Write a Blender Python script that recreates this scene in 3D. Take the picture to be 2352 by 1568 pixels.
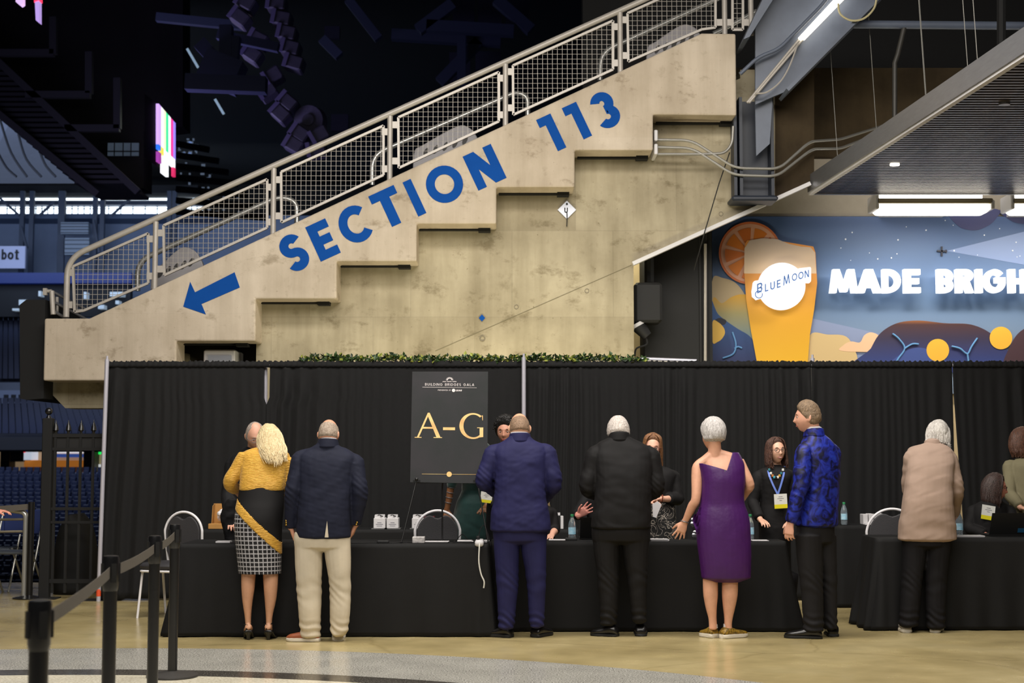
import bpy, math, random
import numpy as np
from mathutils import Vector, Matrix, Quaternion, noise as mnoise
R = math.radians
PI = math.pi
for o in list(bpy.data.objects):
    bpy.data.objects.remove(o)
SC = bpy.context.scene
COL = SC.collection

# ------------------------------------------------------------------ camera, world, big lights, exposure
FPX = 3400.0                       # focal length in pixels of the 2352 px wide frame
CAMZ = 1.45
PITCH = math.atan(263.0 / FPX)
cam_data = bpy.data.cameras.new('camera')
cam_data.sensor_width = 36.0
cam_data.lens = FPX / 2352.0 * 36.0
cam_data.clip_end = 400
cam_data.dof.use_dof = True
cam_data.dof.focus_distance = 12.3
cam_data.dof.aperture_fstop = 3.6
cam = bpy.data.objects.new('camera', cam_data)
cam.location = (0, 0, CAMZ)
cam.rotation_euler = (PI / 2 + PITCH, 0, 0)
COL.objects.link(cam)
SC.camera = cam

world = bpy.data.worlds.new('world')
SC.world = world
world.use_nodes = True
world.node_tree.nodes['Background'].inputs[0].default_value = (0.30, 0.40, 0.75, 1)
world.node_tree.nodes['Background'].inputs[1].default_value = 0.012
SC.view_settings.view_transform = 'Standard'
SC.view_settings.look = 'None'
SC.view_settings.gamma = 1.0
SC.view_settings.exposure = 0.0
SC.view_settings.use_curve_mapping = False

def area_light(name, loc, target, size, power, color, size_y=None):
    d = bpy.data.lights.new(name, 'AREA')
    d.energy = power
    d.color = color
    d.size = size
    if size_y:
        d.shape = 'RECTANGLE'
        d.size_y = size_y
    o = bpy.data.objects.new(name, d)
    o.location = loc
    o.rotation_euler = (Vector(target) - Vector(loc)).to_track_quat('-Z', 'Y').to_euler()
    COL.objects.link(o)
    return o
WARM = (1.0, 0.94, 0.86)
# the lamps of the concourse ceiling, above and behind the camera
area_light('concourse_lamps_front', (0.5, 6.0, 7.6), (0.3, 14.5, 1.2), 9.0, 400, WARM, 2.2)
area_light('concourse_lamps_rear', (-1.5, 1.0, 7.2), (-1.0, 17.0, 3.9), 9.0, 520, (1.0, 0.95, 0.88), 2.2)
area_light('concourse_lamps_overhead', (0.0, 10.6, 7.4), (0.0, 11.6, 0.0), 9.0, 760, WARM, 1.6)
# unseen lights added to brighten and warm the lower wall and the opening
area_light('wall_fill_light', (0.1, 15.7, 1.3), (0.4, 17.45, 2.6), 3.6, 92, (1.0, 0.91, 0.62), .3)
area_light('opening_fill_light', (1.62, 18.4, 4.3), (1.6, 18.5, 2.0), .3, 22, (1.0, 0.93, 0.66), .3)
# unseen area lights added to brighten and tint the arena bowl beyond the stair
area_light('arena_fill_light', (-42, 100, 20), (-34, 135, 2), 24.0, 7000, (0.66, 0.76, 1.0), 14)
area_light('arena_far_wash', (-42, 150, 24), (-42, 172, 20), 40.0, 1900, (0.66, 0.80, 1.0), 6)
area_light('arena_purple_wash', (-16, 48, 8), (-12, 58, 24), 6.0, 620, (0.58, 0.52, 1.0), 6)

# ------------------------------------------------------------------ picture measurements -> places
_c, _s = math.cos(PITCH), math.sin(PITCH)
def ray(x, y):
    a = (x - 1176.0) / FPX
    b = (784.0 - y) / FPX
    return Vector((a, _c - b * _s, b * _c + _s))
def px(x, y, D):
    d = ray(x, y)
    return Vector((0, 0, CAMZ)) + d * (D / d.y)
def pz(x, y, z):
    d = ray(x, y)
    return Vector((0, 0, CAMZ)) + d * ((z - CAMZ) / d.z)
def fl(x, y):
    return pz(x, y, 0.0)

# ------------------------------------------------------------------ materials
MATS = {}
def mat(name, col, rough=0.6, metal=0.0, spec=None, noise_amt=0.0, nscale=8.0, col2=None, bump=0.0, bscale=40.0,
        stretch=None, emit=None, estr=0.0, sheen=0.0, trans=0.0, coat=0.0, alpha=None):
    if name in MATS:
        return MATS[name]
    m = bpy.data.materials.new(name)
    m.use_nodes = True
    nt = m.node_tree
    b = nt.nodes['Principled BSDF']
    c4 = (col[0], col[1], col[2], 1)
    b.inputs['Base Color'].default_value = c4
    b.inputs['Roughness'].default_value = rough
    b.inputs['Metallic'].default_value = metal
    if spec is not None:
        b.inputs['Specular IOR Level'].default_value = spec
    if sheen:
        b.inputs['Sheen Weight'].default_value = sheen
    if trans:
        b.inputs['Transmission Weight'].default_value = trans
    if coat:
        b.inputs['Coat Weight'].default_value = coat
        b.inputs['Coat Roughness'].default_value = 0.15
    if alpha is not None:
        b.inputs['Alpha'].default_value = alpha
    if emit:
        b.inputs['Emission Color'].default_value = (emit[0], emit[1], emit[2], 1)
        b.inputs['Emission Strength'].default_value = estr
    tc = nt.nodes.new('ShaderNodeTexCoord')
    mp = nt.nodes.new('ShaderNodeMapping')
    nt.links.new(tc.outputs['Object'], mp.inputs[0])
    if stretch:
        mp.inputs['Scale'].default_value = stretch
    if noise_amt or col2:
        n = nt.nodes.new('ShaderNodeTexNoise')
        n.inputs['Scale'].default_value = nscale
        n.inputs['Detail'].default_value = 6
        n.inputs['Roughness'].default_value = 0.6
        nt.links.new(mp.outputs[0], n.inputs[0])
        r = nt.nodes.new('ShaderNodeValToRGB')
        if col2:
            r.color_ramp.elements[0].color = c4
            r.color_ramp.elements[1].color = (col2[0], col2[1], col2[2], 1)
        else:
            k0, k1 = 1 - noise_amt, 1 + noise_amt
            r.color_ramp.elements[0].color = (col[0] * k0, col[1] * k0, col[2] * k0, 1)
            r.color_ramp.elements[1].color = (col[0] * k1, col[1] * k1, col[2] * k1, 1)
        r.color_ramp.elements[0].position = 0.32
        r.color_ramp.elements[1].position = 0.68
        nt.links.new(n.outputs[0], r.inputs[0])
        nt.links.new(r.outputs[0], b.inputs['Base Color'])
    if bump:
        n2 = nt.nodes.new('ShaderNodeTexNoise')
        n2.inputs['Scale'].default_value = bscale
        n2.inputs['Detail'].default_value = 5
        nt.links.new(mp.outputs[0], n2.inputs[0])
        bp = nt.nodes.new('ShaderNodeBump')
        bp.inputs['Strength'].default_value = bump
        bp.inputs['Distance'].default_value = 0.02
        nt.links.new(n2.outputs[0], bp.inputs['Height'])
        nt.links.new(bp.outputs[0], b.inputs['Normal'])
    MATS[name] = m
    return m
def hexc(r, g, b):
    f = lambda v: ((v / 255.0) / 12.92) if v <= 10 else (((v / 255.0) + 0.055) / 1.055) ** 2.4
    return (f(r), f(g), f(b))

def concrete_mat(name, base, dark, streak=0.35, blocks=0.0):
    m = bpy.data.materials.new(name)
    m.use_nodes = True
    nt = m.node_tree
    b = nt.nodes['Principled BSDF']
    b.inputs['Roughness'].default_value = 0.85
    b.inputs['Specular IOR Level'].default_value = 0.2
    g = nt.nodes.new('ShaderNodeNewGeometry')
    def nz(scale, detail, vec_scale=(1, 1, 1), rough=0.6):
        mp = nt.nodes.new('ShaderNodeMapping')
        mp.inputs['Scale'].default_value = vec_scale
        nt.links.new(g.outputs['Position'], mp.inputs[0])
        n = nt.nodes.new('ShaderNodeTexNoise')
        n.inputs['Scale'].default_value = scale
        n.inputs['Detail'].default_value = detail
        n.inputs['Roughness'].default_value = rough
        nt.links.new(mp.outputs[0], n.inputs[0])
        return n
    n1 = nz(0.9, 8)
    n2 = nz(1.0, 6, (5.0, 1, 0.5))
    n3 = nz(6.0, 4)
    r = nt.nodes.new('ShaderNodeValToRGB')
    r.color_ramp.elements[0].position = 0.30
    r.color_ramp.elements[0].color = (*dark, 1)
    r.color_ramp.elements[1].position = 0.62
    r.color_ramp.elements[1].color = (*base, 1)
    nt.links.new(n1.outputs[0], r.inputs[0])
    mx = nt.nodes.new('ShaderNodeMixRGB')
    mx.blend_type = 'MULTIPLY'
    mx.inputs[0].default_value = streak
    r2 = nt.nodes.new('ShaderNodeValToRGB')
    r2.color_ramp.elements[0].position = 0.35
    r2.color_ramp.elements[0].color = (0.62, 0.60, 0.55, 1)
    r2.color_ramp.elements[1].position = 0.6
    nt.links.new(n2.outputs[0], r2.inputs[0])
    nt.links.new(r.outputs[0], mx.inputs[1])
    nt.links.new(r2.outputs[0], mx.inputs[2])
    mx2 = nt.nodes.new('ShaderNodeMixRGB')
    mx2.blend_type = 'MULTIPLY'
    mx2.inputs[0].default_value = 0.8
    r3 = nt.nodes.new('ShaderNodeValToRGB')
    r3.color_ramp.elements[0].position = 0.26
    r3.color_ramp.elements[0].color = (0.72, 0.70, 0.66, 1)
    r3.color_ramp.elements[1].position = 0.40
    nt.links.new(n3.outputs[0], r3.inputs[0])
    nt.links.new(mx.outputs[0], mx2.inputs[1])
    nt.links.new(r3.outputs[0], mx2.inputs[2])
    out = mx2.outputs[0]
    if blocks:
        sx = nt.nodes.new('ShaderNodeSeparateXYZ'); cb = nt.nodes.new('ShaderNodeCombineXYZ')
        nt.links.new(g.outputs['Position'], sx.inputs[0]); nt.links.new(sx.outputs['X'], cb.inputs['X']); nt.links.new(sx.outputs['Z'], cb.inputs['Y'])
        bk = nt.nodes.new('ShaderNodeTexBrick'); bk.offset = .37
        k = 1 - blocks
        bk.inputs['Color1'].default_value = (1, 1, 1, 1); bk.inputs['Color2'].default_value = (k, k * .99, k * .97, 1); bk.inputs['Mortar'].default_value = (k, k, k, 1)
        bk.inputs['Scale'].default_value = 1; bk.inputs['Brick Width'].default_value = 1.2; bk.inputs['Row Height'].default_value = 1.03; bk.inputs['Mortar Size'].default_value = .004
        nt.links.new(cb.outputs[0], bk.inputs[0])
        n4 = nz(2.3, 7, (1, 1, 1.6), .7)
        r4 = nt.nodes.new('ShaderNodeValToRGB'); r4.color_ramp.elements[0].position = .33; r4.color_ramp.elements[0].color = (.55, .52, .46, 1); r4.color_ramp.elements[1].position = .43
        nt.links.new(n4.outputs[0], r4.inputs[0])
        n5 = nz(22, 2); r5 = nt.nodes.new('ShaderNodeValToRGB'); r5.color_ramp.elements[0].position = .24; r5.color_ramp.elements[0].color = (.45, .42, .36, 1); r5.color_ramp.elements[1].position = .29
        nt.links.new(n5.outputs[0], r5.inputs[0])
        for src, amt in ((bk.outputs[0], 1.0), (r4.outputs[0], .75), (r5.outputs[0], .8)):
            m3 = nt.nodes.new('ShaderNodeMixRGB'); m3.blend_type = 'MULTIPLY'; m3.inputs[0].default_value = amt
            nt.links.new(out, m3.inputs[1]); nt.links.new(src, m3.inputs[2]); out = m3.outputs[0]
    nt.links.new(out, b.inputs['Base Color'])
    bp = nt.nodes.new('ShaderNodeBump')
    bp.inputs['Strength'].default_value = 0.25
    bp.inputs['Distance'].default_value = 0.02
    nt.links.new(n3.outputs[0], bp.inputs['Height'])
    nt.links.new(bp.outputs[0], b.inputs['Normal'])
    MATS[name] = m
    return m

# ------------------------------------------------------------------ mesh builder
class MB:
    def __init__(s):
        s.v, s.f, s.mi = [], [], []
        s.cur = 0
    def add(s, vs, fs):
        k = len(s.v)
        s.v.extend([tuple(p) for p in vs])
        s.f.extend([tuple(i + k for i in f) for f in fs])
        s.mi.extend([s.cur] * len(fs))
        return s
    def box(s, x0, y0, z0, x1, y1, z1):
        x0, x1 = min(x0, x1), max(x0, x1); y0, y1 = min(y0, y1), max(y0, y1); z0, z1 = min(z0, z1), max(z0, z1)
        v = [(x0, y0, z0), (x1, y0, z0), (x1, y1, z0), (x0, y1, z0), (x0, y0, z1), (x1, y0, z1), (x1, y1, z1), (x0, y1, z1)]
        f = [(0, 3, 2, 1), (4, 5, 6, 7), (0, 1, 5, 4), (1, 2, 6, 5), (2, 3, 7, 6), (3, 0, 4, 7)]
        return s.add(v, f)
    def bbox(s, x0, y0, z0, x1, y1, z1, b=0.01):
        # box with chamfered upright and top edges
        x0, x1 = min(x0, x1), max(x0, x1); y0, y1 = min(y0, y1), max(y0, y1); z0, z1 = min(z0, z1), max(z0, z1)
        def ring(i, z):
            a, c, d, e = x0 + i, x1 - i, y0 + i, y1 - i
            return [(a + b, d, z), (c - b, d, z), (c, d + b, z), (c, e - b, z), (c - b, e, z), (a + b, e, z), (a, e - b, z), (a, d + b, z)]
        rs = [ring(b * .9, z0), ring(0, z0 + b), ring(0, z1 - b), ring(b * .9, z1)]
        return s.rings(rs, cap=True)
    def rings(s, rs, cap=True, closed=True):
        n = len(rs[0]); v = []; f = []
        for r in rs:
            v.extend(r)
        for i in range(len(rs) - 1):
            for j in range(n if closed else n - 1):
                k = (j + 1) % n
                f.append((i * n + j, i * n + k, (i + 1) * n + k, (i + 1) * n + j))
        if cap:
            f.append(tuple(reversed(range(n))))
            f.append(tuple((len(rs) - 1) * n + j for j in range(n)))
        return s.add(v, f)
    def tube(s, pts, r, n=8, cap=True):
        pts = [Vector(p) for p in pts]
        rr = r if isinstance(r, (list, tuple)) else [r] * len(pts)
        rs = []
        up = None
        for i, p in enumerate(pts):
            a = pts[max(i - 1, 0)]; b = pts[min(i + 1, len(pts) - 1)]
            t = (b - a)
            if t.length < 1e-9: t = Vector((0, 0, 1))
            t.normalize()
            if up is None:
                up = Vector((0, 0, 1)) if abs(t.z) < 0.9 else Vector((0, 1, 0))
            u = (up - t * up.dot(t))
            if u.length < 1e-6: u = t.orthogonal()
            u.normalize(); w = t.cross(u); up = u
            rs.append([p + (u * math.cos(2 * PI * k / n) + w * math.sin(2 * PI * k / n)) * rr[i] for k in range(n)])
        return s.rings(rs, cap)
    def cyl(s, p0, p1, r0, r1=None, n=16):
        return s.tube([p0, p1], [r0, r0 if r1 is None else r1], n)
    def prism(s, poly, dv):
        # poly: list of 3-D points (planar), dv: extrusion vector
        n = len(poly); dv = Vector(dv)
        v = [Vector(p) for p in poly] + [Vector(p) + dv for p in poly]
        f = [tuple(range(n)), tuple(reversed(range(n, 2 * n)))]
        for i in range(n):
            k = (i + 1) % n
            f.append((k, i, i + n, k + n))
        return s.add(v, f)
    def lathe(s, c, prof, n=20):
        c = Vector(c)
        rs = [[c + Vector((r * math.cos(2 * PI * k / n), r * math.sin(2 * PI * k / n), z)) for k in range(n)] for r, z in prof]
        return s.rings(rs, True)
    def ball(s, c, rx, ry=None, rz=None, nu=16, nv=10):
        c = Vector(c); ry = ry or rx; rz = rz or rx
        rs = []
        for i in range(nv + 1):
            a = -PI / 2 + PI * (i + 0.02) / (nv + 0.04)
            rs.append([c + Vector((rx * math.cos(a) * math.cos(2 * PI * k / nu), ry * math.cos(a) * math.sin(2 * PI * k / nu), rz * math.sin(a))) for k in range(nu)])
        return s.rings(rs, True)
    def bar(s, p0, p1, w, h=None, up=(0, 0, 1)):
        p0, p1 = Vector(p0), Vector(p1); h = h or w
        t = (p1 - p0).normalized(); up = Vector(up)
        u = up - t * up.dot(t)
        if u.length < 1e-5: u = t.orthogonal()
        u.normalize(); q = t.cross(u)
        rs = [[p + q * a * w / 2 + u * b * h / 2 for a, b in ((-1, -1), (1, -1), (1, 1), (-1, 1))] for p in (p0, p1)]
        return s.rings(rs, True)
    def build(s, name, m, parent=None, smooth=False, fixn=True, origin=None):
        me = bpy.data.meshes.new(name)
        vs = s.v
        if parent is None:
            if origin is None:
                a = np.array(vs); lo, hi = a.min(0), a.max(0)
                origin = ((lo[0] + hi[0]) / 2, (lo[1] + hi[1]) / 2, lo[2])
            off = Vector(origin)
        else:
            off = wloc(parent)
        a = np.array(vs, dtype=float) - np.array(off)
        me.from_pydata(a.tolist(), [], s.f)
        ms = m if isinstance(m, (list, tuple)) else [m]
        for q in ms: me.materials.append(q)
        if len(ms) > 1:
            me.polygons.foreach_set('material_index', s.mi)
        if smooth:
            me.polygons.foreach_set('use_smooth', [True] * len(s.f))
        me.update()
        if fixn:
            import bmesh
            bm = bmesh.new(); bm.from_mesh(me)
            bmesh.ops.recalc_face_normals(bm, faces=bm.faces[:])
            bm.to_mesh(me); bm.free()
        if smooth and smooth != True:
            me.set_sharp_from_angle(angle=R(smooth))
        elif smooth is True:
            me.set_sharp_from_angle(angle=R(50))
        o = bpy.data.objects.new(name, me)
        COL.objects.link(o)
        if parent is None:
            o.location = off
        else:
            o.parent = parent
        return o
def wloc(o):
    v = Vector((0, 0, 0))
    while o is not None:
        v = v + Vector(o.location); o = o.parent
    return v
def tag(o, label, cat, group=None, kind=None):
    if label: o['label'] = label
    if cat: o['category'] = cat
    if group: o['group'] = group
    if kind: o['kind'] = kind
    return o
def thing(name, label, cat, loc=(0, 0, 0), group=None):
    o = bpy.data.objects.new(name, None)
    o.empty_display_size = 0.1
    COL.objects.link(o)
    o.location = loc
    return tag(o, label, cat, group)
def structure(o):
    o['kind'] = 'structure'
    return o
def copy_tree(o, parent=None, off=None):
    c = o.copy(); COL.objects.link(c); c.parent = parent
    for ch in list(o.children):
        copy_tree(ch, c)
    return c
def smooth_pts(pts, n=8, closed=False):
    # Catmull-Rom through the points
    P = [Vector(p) for p in pts]; N = len(P); out = []
    rng = range(N) if closed else range(N - 1)
    for i in rng:
        if closed:
            a, b, c, d = P[(i - 1) % N], P[i], P[(i + 1) % N], P[(i + 2) % N]
        else:
            a, b, c, d = P[max(i - 1, 0)], P[i], P[i + 1], P[min(i + 2, N - 1)]
        for k in range(n):
            t = k / n
            out.append(0.5 * ((2 * b) + (c - a) * t + (2 * a - 5 * b + 4 * c - d) * t * t + (-a + 3 * b - 3 * c + d) * t ** 3))
    if not closed: out.append(P[-1])
    return out
def fillet(pts, r, n=5):
    # polyline with rounded inner corners
    P = [Vector(p) for p in pts]; out = [P[0]]
    for i in range(1, len(P) - 1):
        a = (P[i - 1] - P[i]); b = (P[i + 1] - P[i])
        ra = min(r, a.length * .49, b.length * .49)
        p0 = P[i] + a.normalized() * ra; p2 = P[i] + b.normalized() * ra
        for k in range(n + 1):
            t = k / n
            out.append(p0 * (1 - t) ** 2 + P[i] * 2 * t * (1 - t) + p2 * t * t)
    out.append(P[-1])
    return out

# ------------------------------------------------------------------ lettering made of plain strokes (unit height)
def glyph(ch, t):
    q = []
    def bar(x0, y0, x1, y1): q.append([(x0, y0), (x1, y0), (x1, y1), (x0, y1)])
    def para(xb, yb, xt, yt, w): q.append([(xb, yb), (xb + w, yb), (xt + w, yt), (xt, yt)])
    def arc(cx, cy, rx, ry, a0, a1, n=None, tt=None):
        tt = tt or t
        n = n or max(4, int(abs(a1 - a0) / 12))
        for i in range(n):
            b0, b1 = R(a0 + (a1 - a0) * i / n), R(a0 + (a1 - a0) * (i + 1) / n)
            h = tt / 2
            q.append([(cx + (rx - h) * math.cos(b0), cy + (ry - h) * math.sin(b0)), (cx + (rx + h) * math.cos(b0), cy + (ry + h) * math.sin(b0)),
                      (cx + (rx + h) * math.cos(b1), cy + (ry + h) * math.sin(b1)), (cx + (rx - h) * math.cos(b1), cy + (ry - h) * math.sin(b1))])
    h = t / 2
    w = 0.6
    if ch == 'A': w = .88; para(0, 0, w / 2 - t * .6, 1, t * 1.15); para(w - t * 1.15, 0, w / 2 - t * .55, 1, t * 1.15); bar(w * .25, .22, w * .75, .22 + t * .85)
    elif ch == 'B':
        w = .62; bar(0, 0, t, 1); ry = .25 - t / 4
        for cy in (.25 + t / 4, .75 - t / 4):
            bar(0, cy + ry - h, w - ry - h, cy + ry + h); bar(0, cy - ry - h, w - ry - h, cy - ry + h); arc(w - ry - h, cy, ry, ry, -90, 90)
    elif ch == 'C': w = .9; arc(w / 2 + .02, .5, w / 2 - h, .5 - h, 42, 318)
    elif ch == 'D': w = .74; bar(0, 0, t, 1); bar(0, 0, w - .5, t); bar(0, 1 - t, w - .5, 1); arc(w - .5, .5, .5 - h, .5 - h, -90, 90)
    elif ch == 'E': w = .55; bar(0, 0, t, 1); bar(0, 0, w, t); bar(0, .5 - h, w * .92, .5 + h); bar(0, 1 - t, w, 1)
    elif ch == 'F': w = .52; bar(0, 0, t, 1); bar(0, .5 - h, w * .9, .5 + h); bar(0, 1 - t, w, 1)
    elif ch == 'G': w = .92; arc(w / 2, .5, w / 2 - h, .5 - h, 40, 350); bar(w * .52, .42, w - .01, .42 + t)
    elif ch == 'H': w = .68; bar(0, 0, t, 1); bar(w - t, 0, w, 1); bar(0, .5 - h, w, .5 + h)
    elif ch == 'I': w = t; bar(0, 0, t, 1)
    elif ch == 'L': w = .5; bar(0, 0, t, 1); bar(0, 0, w, t)
    elif ch == 'M': w = 1.0; para(0, 0, .12, 1, t); para(w - t, 0, w - t - .12, 1, t); para(w / 2 - h, 0.05, .12, 1, t); para(w / 2 - h, 0.05, w - .12 - t, 1, t)
    elif ch == 'N': w = .78; bar(0, 0, t, 1); bar(w - t, 0, w, 1); para(w - t * 1.25, 0, 0, 1, t * 1.25)
    elif ch == 'O': w = .98; arc(w / 2, .5, w / 2 - h, .5 - h, 0, 360)
    elif ch == 'P': w = .6; bar(0, 0, t, 1); r_ = .27 - h; bar(0, 1 - t, w - r_ - h, 1); bar(0, 1 - 2 * r_ - t, w - r_ - h, 1 - 2 * r_); arc(w - r_ - h, 1 - h - r_, r_, r_, -90, 90)
    elif ch == 'R': w = .64; bar(0, 0, t, 1); r_ = .27 - h; bar(0, 1 - t, w - r_ - h, 1); bar(0, 1 - 2 * r_ - t, w - r_ - h, 1 - 2 * r_); arc(w - r_ - h, 1 - h - r_, r_, r_, -90, 90); para(w - t * 1.1, 0, w * .35, .5, t * 1.15)
    elif ch == 'S':
        w = .62; rx = w / 2 - h; ry = .25 - t / 4
        arc(w / 2, .75 - t / 4, rx, ry, 28, 270); arc(w / 2, .25 + t / 4, rx, ry, 90, -152)
    elif ch == 'T': w = .64; bar(w / 2 - h, 0, w / 2 + h, 1); bar(0, 1 - t, w, 1)
    elif ch == 'U': w = .68; rx = w / 2 - h; bar(0, rx + h, t, 1); bar(w - t, rx + h, w, 1); arc(w / 2, rx + h, rx, rx, 180, 360)
    elif ch == 'Y': w = .7; bar(w / 2 - h, 0, w / 2 + h, .5); para(w / 2 - t * .55, .42, 0, 1, t * 1.1); para(w / 2 - t * .55, .42, w - t * 1.1, 1, t * 1.1)
    elif ch == '1': w = .40; bar(w - t, 0, w, 1); bar(0, 1 - t, w, 1)
    elif ch == '3': w = .62; rx = w / 2 - h; ry = .25 - t / 4; arc(w / 2 - .02, .75 - t / 4, rx * .92, ry, 160, -90); arc(w / 2 - .02, .25 + t / 4, rx, ry, 90, -155); bar(w * .5, .5 - h * .8, w * .80, .5 + h * .8)
    elif ch == '-': w = .5; bar(0, .5 - h, w, .5 + h)
    elif ch == 'b': w = .56; bar(0, 0, t, 1); arc(w / 2, .36, w / 2 - h, .36 - h, 0, 360)
    elif ch == 'o': w = .60; arc(w / 2, .36, w / 2 - h, .36 - h, 0, 360)
    elif ch == 't': w = .38; bar(.10, .1, .10 + t, .95); bar(0, .62, w, .62 + t * .8); bar(.10, 0, w, t * .9)
    elif ch == 'p': w = .56; bar(0, -.3, t, .72); arc(w / 2, .36, w / 2 - h, .36 - h, 0, 360)
    elif ch == 'e': w = .56; arc(w / 2, .36, w / 2 - h, .36 - h, 20, 330); bar(.05, .33, w - .03, .33 + t * .6)
    elif ch == 'a': w = .56; arc(w / 2, .36, w / 2 - h, .36 - h, 0, 360); bar(w - t, 0, w, .72)
    elif ch == 'l': w = t; bar(0, 0, t, 1)
    elif ch == 'f': w = .36; bar(.08, 0, .08 + t, 1); bar(0, .58, w, .58 + t * .8); bar(.08, 1 - t, w, 1)
    elif ch == 'r': w = .36; bar(0, 0, t, .72); bar(0, .72 - t, w, .72)
    elif ch == 'n': w = .5; bar(0, 0, t, .72); bar(w - t, 0, w, .62); bar(0, .72 - t, w - t * .5, .72)
    elif ch == 'c': w = .5; arc(w / 2 + .02, .36, w / 2 - h, .36 - h, 45, 315)
    elif ch == 'i': w = t; bar(0, 0, t, .72); bar(0, .82, t, .82 + t)
    elif ch == 's': w = .42; bar(0, 0, w, t * .8); bar(0, .36 - t * .4, w, .36 + t * .4); bar(0, .72 - t * .8, w, .72); bar(0, .36, t, .72); bar(w - t, 0, w, .36)
    elif ch == ' ': w = .35
    return w, q
def letters(mb, text, org, u, v, height, t, depth, gap=0.14, slant=0.0, centre=False):
    org, u, v = Vector(org), Vector(u), Vector(v)
    nrm = u.cross(v).normalized()
    tot = sum(glyph(c, t)[0] + gap for c in text) - gap
    x = -tot / 2 if centre else 0
    for c in text:
        w, qs = glyph(c, t)
        for i, q in enumerate(qs):
            mb.prism([org + u * (x + a + slant * b) * height + v * b * height for a, b in q], nrm * (depth + .00025 * (i % 7)))
        x += w + gap
    return tot * height
# ================================================================== THE PLACE
M_conc = concrete_mat('stair_concrete', hexc(206, 193, 175), hexc(178, 164, 145), .4, .05)
M_conc2 = concrete_mat('wall_concrete', hexc(180, 170, 146), hexc(140, 130, 108), 0.5, .18)
M_brown_shade = concrete_mat('shaded_brown_concrete', hexc(74, 62, 44), hexc(44, 36, 26), 0.5)  # brown concrete darkened in its colour to stand for shade
M_rail = mat('painted_rail', hexc(176, 170, 162), 0.42, 0.15, noise_amt=0.05, nscale=20)
M_steel_rail = mat('steel_handrail', hexc(190, 190, 186), 0.3, 0.6)
M_cond = mat('conduit_metal', hexc(146, 144, 138), 0.4, 0.4)
M_blue = mat('sign_blue', hexc(14, 72, 150), 0.8, spec=.1, noise_amt=0.05, nscale=5)
M_black = mat('flat_black', hexc(16, 16, 17), 0.7)
M_vblack = mat('matt_black', hexc(9, 9, 10), 0.8)
M_bluegrey = mat('beam_paint', hexc(92, 100, 116), 0.45, noise_amt=0.12, nscale=3)
M_alum = mat('brushed_aluminium', hexc(150, 152, 158), 0.38, 0.75, noise_amt=0.06, nscale=6, stretch=(1, 1, 8))
M_white = mat('white_paint', hexc(205, 203, 205), 0.5)
M_pipe = mat('drape_pipe_metal', hexc(196, 194, 205), 0.35, 0.35)

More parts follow.
